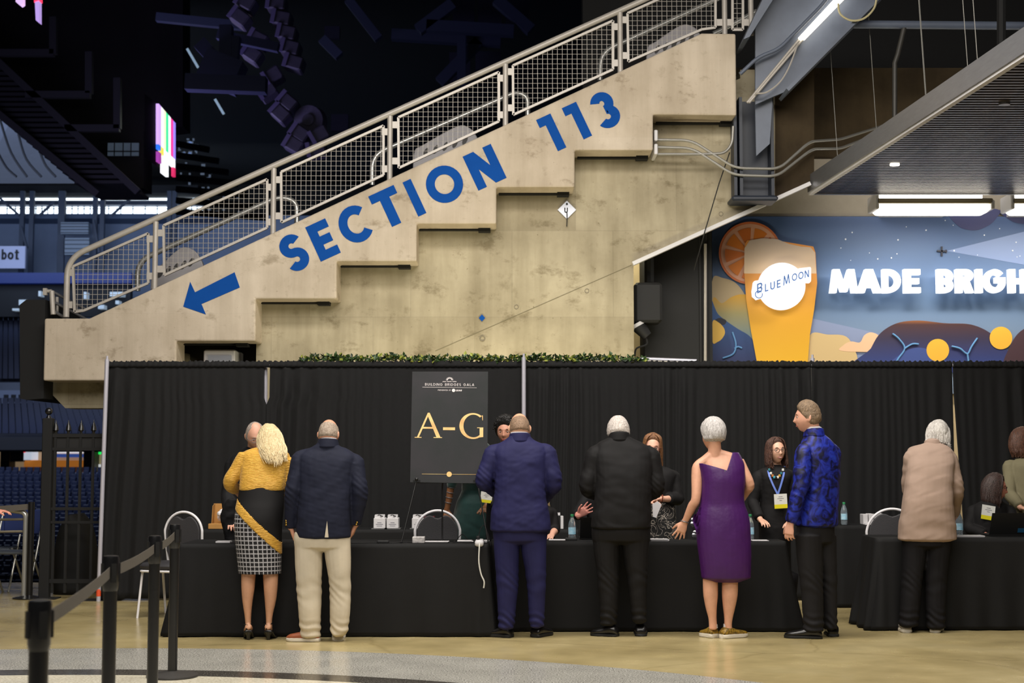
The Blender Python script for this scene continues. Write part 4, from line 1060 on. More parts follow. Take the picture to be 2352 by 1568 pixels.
for (p0, p1), lab in ((((430, 112), (455, 155)), 'upper slanted roof light strip'), (((494, 228), (514, 262)), 'lower slanted roof light strip')):  # both strips are only thin glowing bars
    mb = MB(); mb.bar(px(*p0, 60), px(*p1, 60), .1); tag(mb.build('roof_glint_strip', mat('strip_em', (.6, .8, .9), emit=(.5, .75, .85), estr=.3)), lab, 'light')  # glints of light put in as thin glowing bars
# ================================================================== FIGURES
def sn(p, f, seed, st=(1, 1, 1)):
    # smooth pseudo noise from warped sines, p: (n,3) array
    r = np.random.RandomState(seed)
    q = p * np.array(st) * f
    out = np.zeros(len(p))
    w = np.zeros_like(q)
    for k in range(3):
        d = r.normal(size=3); w[:, k] = np.sin(q @ d * .7 + r.uniform(0, 6))
    q = q + w * .9
    for k in range(5):
        d = r.normal(size=3); d /= np.linalg.norm(d)
        out += np.sin(q @ d * (1 + .5 * k) + r.uniform(0, 6.28)) / (1 + .4 * k)
    return out / 2.6
def remesh(mb, voxel, smooth=3, disp=None):
    me = bpy.data.meshes.new('tmp'); me.from_pydata([tuple(v) for v in mb.v], [], mb.f); me.update()
    import bmesh
    bm = bmesh.new(); bm.from_mesh(me); bmesh.ops.recalc_face_normals(bm, faces=bm.faces[:]); bm.to_mesh(me); bm.free()
    o = bpy.data.objects.new('tmp', me); COL.objects.link(o)
    m = o.modifiers.new('r', 'REMESH'); m.mode = 'VOXEL'; m.voxel_size = voxel
    if smooth:
        s = o.modifiers.new('s', 'SMOOTH'); s.factor = .5; s.iterations = smooth
    dg = bpy.context.evaluated_depsgraph_get(); dg.update()
    ev = o.evaluated_get(dg); em = ev.to_mesh()
    n = len(em.vertices); co = np.empty(n * 3); em.vertices.foreach_get('co', co); co = co.reshape(-1, 3)
    no = np.empty(n * 3); em.vertices.foreach_get('normal', no); no = no.reshape(-1, 3)
    fs = [tuple(p.vertices) for p in em.polygons]
    ev.to_mesh_clear(); bpy.data.objects.remove(o); bpy.data.meshes.remove(me)
    if disp is not None:
        co = co + no * disp(co)[:, None]
    out = MB(); out.v = co.tolist(); out.f = fs; out.mi = [0] * len(fs)
    return out
def ring(c, L, Fv, a, b, e=2.0, n=24):
    out = []
    for k in range(n):
        t = 2 * PI * k / n; ct, stt = math.cos(t), math.sin(t); p = 2.0 / e
        out.append(c + L * a * math.copysign(abs(ct) ** p, ct) + Fv * b * math.copysign(abs(stt) ** p, stt))
    return out
def loft(mb, secs, L, e=2.2, n=24, cap=True, sub=3, up=False):
    # secs: (centre, a, b); smooth through them
    C = [Vector((*s[0],)) for s in secs]
    A = [Vector((s[1], s[2], 0)) for s in secs]
    if sub > 1:
        C = smooth_pts(C, sub); A = smooth_pts(A, sub)
    rs = []
    for i, c in enumerate(C):
        t = C[min(i + 1, len(C) - 1)] - C[max(i - 1, 0)]
        t = t.normalized() if t.length > 1e-9 else Vector((0, 0, 1))
        if up: t = Vector((0, 0, math.copysign(1, C[-1].z - C[0].z)))
        l = L - t * L.dot(t)
        if l.length < 1e-4: l = t.orthogonal()
        l.normalize(); f = t.cross(l)
        a, b = max(A[i].x, .001), max(A[i].y, .001)
        if i == 0 and cap: rs.append(ring(c - t * min(a, b) * .25, l, f, a * .55, b * .55, e, n))
        rs.append(ring(c, l, f, a, b, e, n))
        if i == len(C) - 1 and cap: rs.append(ring(c + t * min(a, b) * .25, l, f, a * .55, b * .55, e, n))
    mb.rings(rs, cap)
def limb(mb, pts, n=14, sub=4, flat=1.0, L=None):
    # pts: (Vector, radius)
    L = L or Vector((1, 0, 0)); dr = (pts[-1][0] - pts[0][0]).normalized()
    if abs(dr.dot(L)) > .6: L = Vector((0, 1, 0)) if abs(dr.y) < .7 else Vector((0, 0, 1))
    loft(mb, [(p, r, r * flat) for p, r in pts], L, 2.0, n, True, sub)
def axes(yaw, pitch=0, roll=0):
    y, p, r = R(yaw), R(pitch), R(roll)
    rt = Vector((math.cos(y), math.sin(y), 0)); f = Vector((-math.sin(y), math.cos(y), 0)); u = Vector((0, 0, 1))
    f2 = f * math.cos(p) - u * math.sin(p); u2 = u * math.cos(p) + f * math.sin(p)
    r3 = rt * math.cos(r) - u2 * math.sin(r); u3 = u2 * math.cos(r) + rt * math.sin(r)
    return r3, f2, u3
def head_pts(nu, nv, face=1.0, female=False):
    i, j = np.meshgrid(np.arange(nv), np.arange(nu), indexing='ij')
    la = -PI / 2 + PI * (i + .5) / nv; lo = 2 * PI * j / nu
    x, y, z = np.cos(la) * np.cos(lo), np.cos(la) * np.sin(lo), np.sin(la)
    x, y, z = x.ravel(), y.ravel(), z.ravel()
    sm = lambda t: np.clip(t, 0, 1) ** 2 * (3 - 2 * np.clip(t, 0, 1))
    X, Y, Z = x * .076, y * .098, z * .118
    X = X * (1 - .30 * sm((-z - .15) / .85) * (y > -.5))
    back = np.where(y < 0, 1, 0) * sm((-z - .10) / .6)
    Y = Y * (1 - .42 * back)
    fr = np.clip(y, 0, 1)
    Y = np.where(y > 0, Y - .008 * sm((np.abs(z) - .1) / .9) * 0 - .010 * fr * sm((z - .2) / .8), Y)
    Y = np.where((y > 0) & (z < 0), Y + .012 * sm((-z - .1) / .8) * fr, Y)
    g = lambda cx, cz, sx, sz: np.exp(-((np.abs(X) - cx) / sx) ** 2 - ((Z - cz) / sz) ** 2)
    front = sm((y - .1) / .4)
    Y = Y + front * (.020 * g(0, -.026, .012, .012) + .012 * g(0, -.006, .010, .022) - .009 * g(.031, .008, .015, .012) + .004 * g(.025, .030, .03, .009)
                     + .005 * g(0, -.060, .022, .010) - .003 * g(0, -.048, .012, .005) + .006 * g(0, -.100, .02, .014) + .003 * g(.045, -.025, .02, .02))
    return np.stack([X, Y, Z], 1), np.stack([x, y, z], 1)
def grid_faces(nu, nv):
    f = []
    for i in range(nv - 1):
        for j in range(nu):
            k = (j + 1) % nu
            f.append((i * nu + j, i * nu + k, (i + 1) * nu + k, (i + 1) * nu + j))
    f.append(tuple(reversed(range(nu)))); f.append(tuple((nv - 1) * nu + j for j in range(nu)))
    return f
def xf(p, C, ax, s=1.0):
    return [tuple(C + ax[0] * (q[0] * s) + ax[1] * (q[1] * s) + ax[2] * (q[2] * s)) for q in p]
def add_hand(mb, W, d, nrm, th, s=1.0, curl=.5, spread=.12, fcurl=None):
    # W wrist, d towards the fingers, nrm out of the palm, th towards the thumb side
    d = d.normalized(); nrm = (nrm - d * nrm.dot(d)).normalized(); th0 = d.cross(nrm); th0 = th0 if th0.dot(th) > 0 else -th0
    th = th0
    loft(mb, [(W - d * .02 * s, .026 * s, .019 * s), (W + d * .02 * s, .031 * s, .017 * s), (W + d * .055 * s, .040 * s, .015 * s), (W + d * .088 * s, .041 * s, .013 * s)], th, 2.6, 16, True, 2)
    for k, (o, l) in enumerate(((.030, .066), (.0105, .076), (-.0105, .071), (-.030, .056))):
        c = (fcurl[k] if fcurl else curl)
        p = W + d * (.084 - abs(k - 1) * .003) * s + th * o * s
        dr = (d + th * spread * (1.2 - k * .85)).normalized()
        pts = [(p - dr * .012 * s, .0095 * s)]; a = c * .35
        for seg, rr in ((.46, .0088), (.32, .0080), (.26, .0066)):
            v = dr * math.cos(a) + nrm * math.sin(a)
            p = p + v * l * seg * s * 1.0; pts.append((p, rr * s)); a += c * .75
        limb(mb, pts, 8, 2, 1, th)
    p = W + d * .022 * s + th * .022 * s + nrm * .006 * s
    dr = (d * .72 + th * .62 + nrm * .30).normalized()
    p2 = p + dr * .038 * s; dr2 = (d * .9 + th * .35 + nrm * .35).normalized(); p3 = p2 + dr2 * .030 * s; p4 = p3 + (dr2 + nrm * .2).normalized() * .024 * s
    limb(mb, [(p - dr * .01 * s, .013 * s), (p2, .0115 * s), (p3, .0098 * s), (p4, .0078 * s)], 8, 2, 1, d)
HV = {}
class Fig:
    def __init__(s, label, x, D, yaw, conv=None, group=None, skin=(206, 158, 132)):
        s.D = D; s.cv = conv or (lambda a, b: (a, b))
        s.k = D / FPX
        xx, _ = s.cv(x, 0)
        b = px(xx, 1300, D)
        s.root = thing('person', label, 'person', (b.x, D, 0), group)
        s.L, s.F, _ = axes(yaw)
        s.yaw = yaw
        s.skin = mat('skin_%d_%d_%d' % skin, hexc(*skin), .48, noise_amt=.08, nscale=14, bump=.05, bscale=90)
        s.mb = MB(); s.sc = None
    def P(s, x, y, dd=0):
        a, b = s.cv(x, y); return px(a, b, s.D + dd)
    def m(s, d):
        a, _ = s.cv(d, 0); b, _ = s.cv(0, 0); return (a - b) * s.k
    def rows(s, rows, dk=1.0, inset=0, L=None):
        # rows: (y, xl, xr, halfdepth, dd)
        out = []
        for r in rows:
            y, xl, xr, b = r[:4]; dd = r[4] if len(r) > 4 else 0
            out.append((s.P((xl + xr) / 2, y, dd), max(s.m(xr - xl) / 2 - inset, .01), max(b - inset, .01)))
        return out
    def body_rows(s, rows, inset=.02, e=2.2):
        loft(s.mb, s.rows(rows, inset=inset), s.L, e, 24, up=True)
    def head(s, x, y, dd=0, yaw=None, pitch=0, roll=0, size=1.0, neck=None, neck_r=.056, ears=True, traps=False):
        s.hc = s.P(x, y, dd); s.hax = axes(s.yaw if yaw is None else yaw, pitch, roll); s.hs = size
        p, _ = head_pts(48, 40)
        s.mb.add(xf(p, s.hc, s.hax, size), grid_faces(48, 40))
        if ears:
            for sg in (-1, 1):
                c = s.hc + s.hax[0] * sg * .077 * size + s.hax[1] * -.010 * size + s.hax[2] * -.004 * size
                e1 = MB(); e1.ball((0, 0, 0), .008, .017, .030, 10, 8)
                tilt = [(v[0] + sg * max(0, -v[1]) * .55, v[1] - v[2] * .15, v[2]) for v in e1.v]
                s.mb.add(xf(tilt, c, s.hax, size), e1.f)
        if neck is not None:
            nb = s.P(*neck)
            top = s.hc - s.hax[1] * .022 * size - s.hax[2] * .045 * size
            limb(s.mb, [(nb - Vector((0, 0, .13)) + s.F * .01, neck_r * .95), (nb - Vector((0, 0, .04)), neck_r * 1.06), (nb + (top - nb) * .4, neck_r * 1.0), (top, neck_r)], 18, 3, 1, s.L)
            if traps:
                for sg in (-1, 1): limb(s.mb, [(nb + (top - nb) * .15, neck_r * .8), (nb + s.L * sg * .05 - Vector((0, 0, .035)), neck_r * .72), (nb + s.L * sg * .12 - Vector((0, 0, .075)), neck_r * .66)], 12, 3)
        return s
    def face(s, lip=(170, 92, 84), iris=(60, 42, 30), glasses=None, brow=(80, 60, 44), smile=False):
        C, ax, k = s.hc, s.hax, s.hs
        def H(x, y, z): return C + ax[0] * x * k + ax[1] * y * k + ax[2] * z * k
        for sg in (-1, 1):
            mb = MB(); mb.ball((0, 0, 0), .0115, .009, .0046, 12, 8); v = [(a + sg * .031, b + .0792, c + .007) for a, b, c in mb.v]
            m2 = MB(); m2.add(xf(v, C, ax, k), mb.f); e = m2.build('eye', mat('eye_white', hexc(196, 184, 176), .3), s.root, True)
            m3 = MB(); m3.ball((0, 0, 0), .0050, .0032, .0044, 10, 6); v = [(a + sg * .031, b + .0870, c + .007) for a, b, c in m3.v]
            m4 = MB(); m4.add(xf(v, C, ax, k), m3.f); m4.build('iris', mat('iris_%d' % iris[0], hexc(*iris), .2), e, True)
            m5 = MB(); limb(m5, [(H(sg * (.016 + .0085 * i), .0915 - .0022 * i * i * .5, .0255 + (.002, .005, .0055, .001)[i]), (.0022, .003, .0028, .0014)[i]) for i in range(4)], 6, 2); m5.build('eyebrow', mat('brow_%d' % brow[0], hexc(*brow), .8), s.root, True)
        w = .027 if smile else .022
        m6 = MB(); cu = .006 if smile else 0
        for z0, r in ((-.0580, .0026), (-.0652, .0034)):
            limb(m6, [(H(w * t, .0948 - .010 * t * t * (1.3 if smile else 1), z0 + cu * t * t + (.002 if z0 > -.06 else 0) * (1 - t * t)), r * (1 - .6 * t * t)) for t in (-1, -.5, 0, .5, 1)], 8, 2)
        lm = m6.build('lips', mat('lips_%d' % lip[0], hexc(*lip), .35), s.root, True)
        if smile:
            m7 = MB(); limb(m7, [(H(w * .62 * t, .0958 - .009 * t * t, -.0616 + cu * t * t * .6), .0019) for t in (-1, -.5, 0, .5, 1)], 6, 2); m7.build('teeth', mat('teeth', hexc(236, 232, 226), .25), lm, True)
        if glasses: s.glasses(glasses)
    def glasses(s, col=(30, 24, 22), sides=(-1, 1)):
        C, ax, k = s.hc, s.hax, s.hs
        def H(x, y, z): return C + ax[0] * x * k + ax[1] * y * k + ax[2] * z * k
        g = MB()
        for sg in (-1, 1):
            g.tube([H(sg * .033 + .024 * math.cos(a) * (1 - .12 * abs(math.sin(a)) ** 3), .1035 - .002 * abs(math.cos(a)), .006 + .017 * math.sin(a)) for a in [2 * PI * i / 20 for i in range(21)]], .0019, 6)
            g.tube([H(sg * .057, .101, .010), H(sg * .077, .080, .010), H(sg * .0805, .0, .008)], .0017, 6)
        g.tube([H(-.010, .104, .010), H(0, .1075, .012), H(.010, .104, .010)], .0018, 6)
        gl = g.build('eyeglasses', mat('frame_%d' % col[0], hexc(*col), .3, .2), s.root, True)
    def hair_cap(s, region, thick, col, col2=None, nz=.004, nf=60, name='hair', rough=.6, seed=1, shape=None, streak=(1, 1, 1)):
        nu, nv = 112, 90
        p, d = head_pts(nu, nv)
        m_ = np.array([region(*q) for q in d])
        m_ = np.clip(m_, 0, 1); m_ = m_ * m_ * (3 - 2 * m_)
        # ignore the facial features for the offset surface
        nrm = d / np.array([.076, .098, .118]); nrm /= np.linalg.norm(nrm, axis=1)[:, None]
        t = np.array([thick(*q) for q in d]) if callable(thick) else np.full(len(d), thick)
        off = -.006 + (t + .006) * m_
        off = off + m_ * nz * (sn(p, nf, seed, streak) + .5 * sn(p, nf * 2.3, seed + 7, streak))
        base = p.copy()
        yy = d[:, 1] * .098; fm = (d[:, 1] > .1) & (d[:, 2] < .35)
        q = base + nrm * off[:, None]
        if shape is not None: q = np.array([shape(a) for a in q])
        mb = MB(); mb.add(xf(q, s.hc, s.hax, s.hs), grid_faces(nu, nv))
        M = mat('hair_%d_%d_%d' % col, hexc(*col), rough, noise_amt=.0, nscale=70, col2=hexc(*(col2 or tuple(max(0, int(c * .6)) for c in col))), bump=.5, bscale=160, stretch=(1, 1, .35))
        return mb.build(name, M, s.root, True)
    def strands(s, roots, n, paths, col, r=.0035, col2=None, seed=3, name='long_hair'):
        # paths: function(u, v, rnd) -> list of head-space points; collects many tapering locks
        rnd = random.Random(seed); mb = MB()
        for i in range(n):
            pts = paths(rnd.random(), rnd.random(), rnd)
            P = [Vector(q) for q in xf(pts, s.hc, s.hax, s.hs)]
            P = smooth_pts(P, 3); N = len(P)
            mb.tube(P, [r * rnd.uniform(.8, 1.2) * (1 - .75 * (k / (N - 1)) ** 3) for k in range(N)], 5)
        M = mat('hair_%d_%d_%d' % col, hexc(*col), .5, nscale=70, col2=hexc(*(col2 or tuple(max(0, int(c * .6)) for c in col))), bump=.3, bscale=160)
        return mb.build(name, M, s.root, True, fixn=False)
    def finish_body(s, voxel=.006):
        o = remesh(s.mb, voxel, 2).build('body', s.skin, s.root, 180, False)
        return o
    def cloth(s, name, mb, m, voxel=.008, smooth=4, amp=.004, f=14, seed=2, st=(1, 1, 1.6), extra=None, parent=None):
        def dsp(co):
            v = amp * sn(co, f, seed, st) + amp * .5 * sn(co, f * 2.4, seed + 3, st)
            if extra is not None: v = v + extra(co)
            return v
        return remesh(mb, voxel, smooth, dsp).build(name, m, parent or s.root, 180, False)
    def shoe(s, name, heel, toe, w, h, m, sole_m, sole_h=.018, ankle_r=.045, heel_h=0, collar=True, parts=True):
        # heel, toe: world points on the floor
        heel, toe = Vector(heel), Vector(toe); heel.z = toe.z = 0
        d = (toe - heel); ln = d.length; d.normalize(); L = Vector((-d.y, d.x, 0))
        mb = MB(); rs = []
        prof = [(-.0, .30, .35, 1.0), (.03, .40, .60, 1.05), (.12, .44, .9, 1.1), (.28, .44, .98, 1.1), (.42, .43, .82, .95), (.58, .46, .62, .8), (.75, .50, .50, .75), (.90, .44, .40, .7), (.985, .26, .24, .5), (1.0, .10, .1, .2)]
        for u, a, top, _ in prof:
            zt = sole_h * .7 + heel_h * max(0, 1 - u * 2.2) + h * top; zb = sole_h * .5 + heel_h * max(0, 1 - u * 1.7)
            c = heel + d * ln * u + Vector((0, 0, (zt + zb) / 2))
            rs.append(ring(c, L, Vector((0, 0, 1)), w * a, (zt - zb) / 2, 2.4, 16))
        mb.rings(rs, True)
        o = mb.build(name, m, s.root, True)
        sb_ = MB(); rs = []
        outl = [(-.01, .22), (.0, .34), (.04, .44), (.2, .47), (.45, .45), (.65, .52), (.8, .53), (.93, .42), (.99, .25), (1.01, .1)]
        for u, a in outl:
            hz = heel_h * max(0, 1 - u * 1.7)
            c = heel + d * ln * u + Vector((0, 0, sole_h / 2 + hz))
            rs.append(ring(c, L, Vector((0, 0, 1)), w * a, sole_h / 2, 6, 14))
        sb_.rings(rs, True)
        sb_.build('sole', sole_m, o, True)
        if heel_h:
            hb = MB(); c = heel + d * ln * .07; hb.tube([Vector((c.x, c.y, 0)), Vector((c.x, c.y, heel_h * .6)), Vector((c.x, c.y, heel_h + sole_h))], [w * .16, w * .18, w * .36], 10); hb.build('heel', m, o, True)
        return o
def fabric(name, c, rough=.75, amt=.06, b=.10, bs=300, sheen=.0, ns=9, **k):
    return mat(name, hexc(*c), rough, spec=.2, noise_amt=amt, nscale=ns, bump=b, bscale=bs, sheen=sheen, **k)
cv5 = lambda x, y: (340 + x / 2.6125, 900 + y / 2.6125)
cvA = lambda x, y: (800 + x / 2.34, 830 + y / 2.34)
cvB = lambda x, y: (1270 + x / 2.6127, 900 + y / 2.6127)
cvC = lambda x, y: (1750 + x / 2.528, 880 + y / 2.528)
M_shoe_black = mat('black_leather', hexc(20, 19, 20), .28, coat=.2)
M_sole_black = mat('black_rubber', hexc(15, 15, 15), .6)
M_sole_white = mat('white_rubber', hexc(214, 206, 190), .6)
M_shirt = fabric('white_shirt', (222, 220, 224), .7)
M_gold = mat('gold_button', hexc(200, 160, 70), .3, .9)

def man_back(label, cv, x, ybase, jack, shoulders, arms, pants, legs, shoes, head, M_j, M_t, skin, amp=.004, hem_vent=None, group=None, hands=True, collar_y=None, yaw=0, seed=1, fseed=None, yaw_sleeve=0, dl=0):
    a, b = cv(x, ybase); D = fl(a, b).y + dl
    f = Fig(label, x, D, yaw, cv, group, skin)
    f.body_rows(jack[:-1], .022); f.body_rows(pants, .022)
    for lg in legs: loft(f.mb, f.rows(lg, inset=.022), f.L, 2, 16, up=True)
    f.head(**head)
    jm = MB(); js = f.rows(jack); nk = f.P(*head['neck']); nr = head.get('neck_r', .056)
    for q_, pad in ((-2, .014), (-1, .010)): js[q_] = (Vector((js[q_][0].x, (js[q_][0].y + nk.y) / 2, js[q_][0].z)), max(js[q_][1], nr + pad), max(js[q_][2], nr + pad))
    loft(jm, js, f.L, 2.5, 28, up=True)
    for (S, E, W, r) in arms:
        S, E, W = f.P(*S), f.P(*E), f.P(*W)
        cN = f.P((jack[-3][1] + jack[-3][2]) / 2, jack[-3][0] + 12, jack[-3][4] if len(jack[-3]) > 4 else 0); s0 = S + (cN - S) * .55
        limb(jm, [(cN, .052), (s0, .062), (S, r[0] * .9), (S + (E - S) * .2, r[0])], 16, 4, 1, f.L)
        limb(jm, [(S + (E - S) * .1, r[0]), ((S + E) / 2, r[1]), (E, r[2]), ((E + W) / 2, r[3]), (W, r[4])], 16, 4, 1, f.L)
        limb(f.mb, [(S, r[0] - .02), ((S + E) / 2, r[1] - .02), (E, r[2] - .02), ((E + W) / 2, r[3] - .014), (W, .026), (W + (W - E).normalized() * .02, .025)], 12, 3, 1, f.L)
    def extra(co):
        # creases around elbows and lower back
        out = np.zeros(len(co))
        for (S, E, W, r) in arms:
            e = np.array(f.P(*E)); dist = np.linalg.norm(co - e, axis=1)
            out += .0035 * np.exp(-(dist / .12) ** 2) * np.sin(co[:, 2] * 95 + co[:, 0] * 60 + 4 * np.sin(co[:, 0] * 19 + co[:, 2] * 13))
        return out
    r1_ = js[-1]
    cb = MB(); loft(cb, [(r1_[0] + Vector((0, .0, -.045)), r1_[1] + .022, r1_[2] + .02), (r1_[0] + Vector((0, .0, -.01)), r1_[1] + .013, r1_[2] + .012), (r1_[0] + Vector((0, .002, .012)), r1_[1] + .008, r1_[2] + .007)], f.L, 2, 26); cb.build('jacket_collar', M_j, f.root, 180)
    j = f.cloth('jacket', jm, M_j, .0075, 4, amp, 13, seed, (1, 1, 1.5), extra)
    tm = MB(); loft(tm, f.rows(pants), f.L, 2.3, 26, up=True)
    for lg in legs: loft(tm, f.rows(lg), f.L, 2.1, 18, up=True)
    zk = f.P(0, (legs[0][0][0] + legs[0][-1][0]) / 2).z; zh = f.P(0, legs[0][-1][0]).z
    def tex(co):
        return .0026 * np.exp(-((co[:, 2] - zk) / .10) ** 2) * np.sin(co[:, 2] * 75 + co[:, 0] * 45 + 4 * np.sin(co[:, 0] * 18 + co[:, 2] * 9 + seed)) + .005 * np.exp(-((co[:, 2] - zh - .05) / .07) ** 2) * np.sin(co[:, 2] * 100 + co[:, 0] * 50 + 3 * np.sin(co[:, 0] * 22))
    f.cloth('trousers', tm, M_t, .0075, 3, amp * .9, 9, seed + 5, (1.6, 1, .6), tex)
    return f, j

# ------------------------------------------------ woman in the yellow jacket
a, b = cv5(660, 1482); D = fl(a, b).y
f = Fig('woman with long blonde hair in a mustard yellow jacket and checked skirt', 660, D, 0, cv5, None, (200, 150, 118))
f.body_rows([(1060, 560, 780, .10), (900, 545, 785, .12), (780, 540, 790, .125), (690, 550, 790, .11, .01), (600, 560, 800, .10, .04), (500, 575, 820, .10, .08), (420, 590, 830, .10, .11), (360, 610, 820, .075, .13), (335, 660, 770, .05, .14)], .015)
for lg in ([(1000, 560, 660, .075), (1090, 560, 646, .055), (1170, 560, 640, .058), (1250, 566, 628, .048), (1330, 578, 620, .032), (1380, 583, 618, .028), (1410, 583, 620, .03)],
           [(1000, 690, 790, .075), (1090, 690, 782, .055), (1170, 694, 778, .058), (1250, 700, 768, .048), (1330, 706, 750, .032), (1380, 708, 744, .028), (1410, 706, 746, .03)]):
    loft(f.mb, f.rows(lg), f.L, 2, 16)
for hx, tx in ((602, 592), (720, 724)):
    h = f.P(hx, 1405, -.03); t = f.P(tx, 1440, .16); t.z = .03
    limb(f.mb, [(h + Vector((0, -.01, .0)), .027), (h + Vector((0, .03, -.02)), .030), ((h + t) / 2, .03), (t, .02)], 12, 3)
f.head(730, 288, .16, yaw=14, pitch=26, roll=-7, neck=(716, 345, .13), neck_r=.05)
jm = MB(); loft(jm, f.rows([(588, 548, 815, .118, .05), (540, 550, 826, .125, .06), (470, 556, 838, .128, .09), (410, 560, 850, .12, .11), (370, 566, 846, .10, .12), (345, 600, 810, .08, .13), (330, 655, 775, .06, .13)]), f.L, 2.5, 28, up=True)
arms = [((588, 385, .11), (492, 540, .10), (545, 612, .30)), ((826, 405, .11), (842, 570, .12), (800, 600, .32))]
for S, E, W in arms:
    S, E, W = f.P(*S), f.P(*E), f.P(*W)
    limb(jm, [(S, .066), ((S + E) / 2, .064), (E, .058), (E + (W - E) * .55, .050)], 16, 4)
    limb(f.mb, [(S, .045), ((S + E) / 2, .042), (E, .038), ((E + W) / 2, .034), (W, .024), (W + (W - E).normalized() * .03, .023)], 12, 3)
    add_hand(f.mb, W, Vector((.1, 1, -.1)), Vector((0, 0, -1)), Vector((1, 0, 0)), .92, .6)
M_yel = bpy.data.materials.new('mustard_ribbed'); M_yel.use_nodes = True
nt = M_yel.node_tree; b_ = nt.nodes['Principled BSDF']; b_.inputs['Base Color'].default_value = (*hexc(212, 158, 40), 1); b_.inputs['Roughness'].default_value = .6; b_.inputs['Sheen Weight'].default_value = .2
tc = nt.nodes.new('ShaderNodeNewGeometry'); mp = nt.nodes.new('ShaderNodeMapping'); mp.inputs['Scale'].default_value = (.25, .25, 1)
wv = nt.nodes.new('ShaderNodeTexWave'); wv.bands_direction = 'Z'; wv.inputs['Scale'].default_value = 30; wv.inputs['Distortion'].default_value = 5; wv.inputs['Detail'].default_value = 2; wv.inputs['Detail Scale'].default_value = 3
bp = nt.nodes.new('ShaderNodeBump'); bp.inputs['Strength'].default_value = .4; bp.inputs['Distance'].default_value = .015
cr = nt.nodes.new('ShaderNodeValToRGB'); cr.color_ramp.elements[0].color = (*hexc(190, 138, 34), 1); cr.color_ramp.elements[1].color = (*hexc(216, 166, 54), 1)
nt.links.new(tc.outputs['Position'], mp.inputs[0]); nt.links.new(mp.outputs[0], wv.inputs[0]); nt.links.new(wv.outputs['Fac'], bp.inputs['Height']); nt.links.new(bp.outputs[0], b_.inputs['Normal'])
nt.links.new(wv.outputs['Fac'], cr.inputs[0]); nt.links.new(cr.outputs[0], b_.inputs['Base Color'])
f.cloth('jacket', jm, M_yel, .007, 4, .004, 12, 4)
# dress: black top, yellow sash and checked skirt cut along a slanting line
M_check = bpy.data.materials.new('window_check'); M_check.use_nodes = True
nt = M_check.node_tree; b_ = nt.nodes['Principled BSDF']; b_.inputs['Roughness'].default_value = .8
uvn = nt.nodes.new('ShaderNodeUVMap'); br = nt.nodes.new('ShaderNodeTexBrick')
br.inputs['Color1'].default_value = (*hexc(24, 22, 26), 1); br.inputs['Color2'].default_value = (*hexc(30, 28, 32), 1); br.inputs['Mortar'].default_value = (*hexc(198, 196, 200), 1)
br.offset = 0; br.inputs['Scale'].default_value = 1; br.inputs['Brick Width'].default_value = .040; br.inputs['Row Height'].default_value = .034; br.inputs['Mortar Size'].default_value = .005; br.inputs['Mortar Smooth'].default_value = .3
nzn = nt.nodes.new('ShaderNodeTexNoise'); nzn.inputs['Scale'].default_value = 260; mxn = nt.nodes.new('ShaderNodeMixRGB'); mxn.blend_type = 'MULTIPLY'; mxn.inputs[0].default_value = .9
rn = nt.nodes.new('ShaderNodeValToRGB'); rn.color_ramp.elements[0].position = .38; rn.color_ramp.elements[1].position = .52
nt.links.new(uvn.outputs[0], br.inputs[0]); nt.links.new(uvn.outputs[0], nzn.inputs[0]); nt.links.new(nzn.outputs[0], rn.inputs[0]); nt.links.new(br.outputs[0], mxn.inputs[1]); nt.links.new(rn.outputs[0], mxn.inputs[2]); nt.links.new(mxn.outputs[0], b_.inputs['Base Color'])
secs = f.rows([(1088, 545, 797, .115), (1000, 536, 799, .125), (900, 525, 800, .135), (820, 519, 802, .14), (760, 520, 806, .14), (700, 528, 812, .13, .01), (640, 540, 815, .12, .03), (560, 552, 815, .115, .055)])
Cs = smooth_pts([s_[0] for s_ in secs], 16); As = smooth_pts([Vector((s_[1], s_[2], 0)) for s_ in secs], 16)
NN = 120
def dress_part(name, test, m, off):
    vs = []; uv = []
    for i, c in enumerate(Cs):
        for k in range(NN):
            t = 2 * PI * k / NN
            vs.append(c + f.L * (As[i].x + off) * math.cos(t) + f.F * (As[i].y + off) * math.sin(t)); uv.append((t * .2, c.z))
    fs = []
    for i in range(len(Cs) - 1):
        for k in range(NN):
            q = (i * NN + k, i * NN + (k + 1) % NN, (i + 1) * NN + (k + 1) % NN, (i + 1) * NN + k)
            c = (Vector(vs[q[0]]) + Vector(vs[q[2]])) / 2
            if test(c): fs.append(q)
    used = sorted({i for q in fs for i in q}); mp_ = {u_: n_ for n_, u_ in enumerate(used)}
    mb = MB(); mb.add([vs[u_] for u_ in used], [tuple(mp_[i] for i in q) for q in fs])
    o = mb.build(name, m, f.root, 180)
    ul = o.data.uv_layers.new(name='UVMap'); uvs = [uv[u_] for u_ in used]
    for lp in o.data.loops: 
        a_ = uvs[lp.vertex_index]; ul.data[lp.index].uv = a_
    sd = o.modifiers.new('thick', 'SOLIDIFY'); sd.thickness = .004
    return o
pA, pB = f.P(528, 640), f.P(800, 900)
def dline(c, sh): return (c.z - (pA.z + (c.x - pA.x) * (pB.z - pA.z) / (pB.x - pA.x))) + sh
zw = f.m(64)
dress_part('skirt', lambda c: dline(c, 0) < -zw * .9, M_check, 0)
dress_part('sash', lambda c: -zw < dline(c, 0) < .003, M_yel, .005)
dress_part('top', lambda c: dline(c, 0) > -.002, fabric('black_jersey', (22, 21, 22), .7), .001)
f.finish_body()
f.hair_cap(lambda x, y, z: (.62 - y + z * .5) * 2.2, .024, (222, 206, 166), (190, 168, 120), .003, 70, seed=4, streak=(1.5, 1.5, .3))
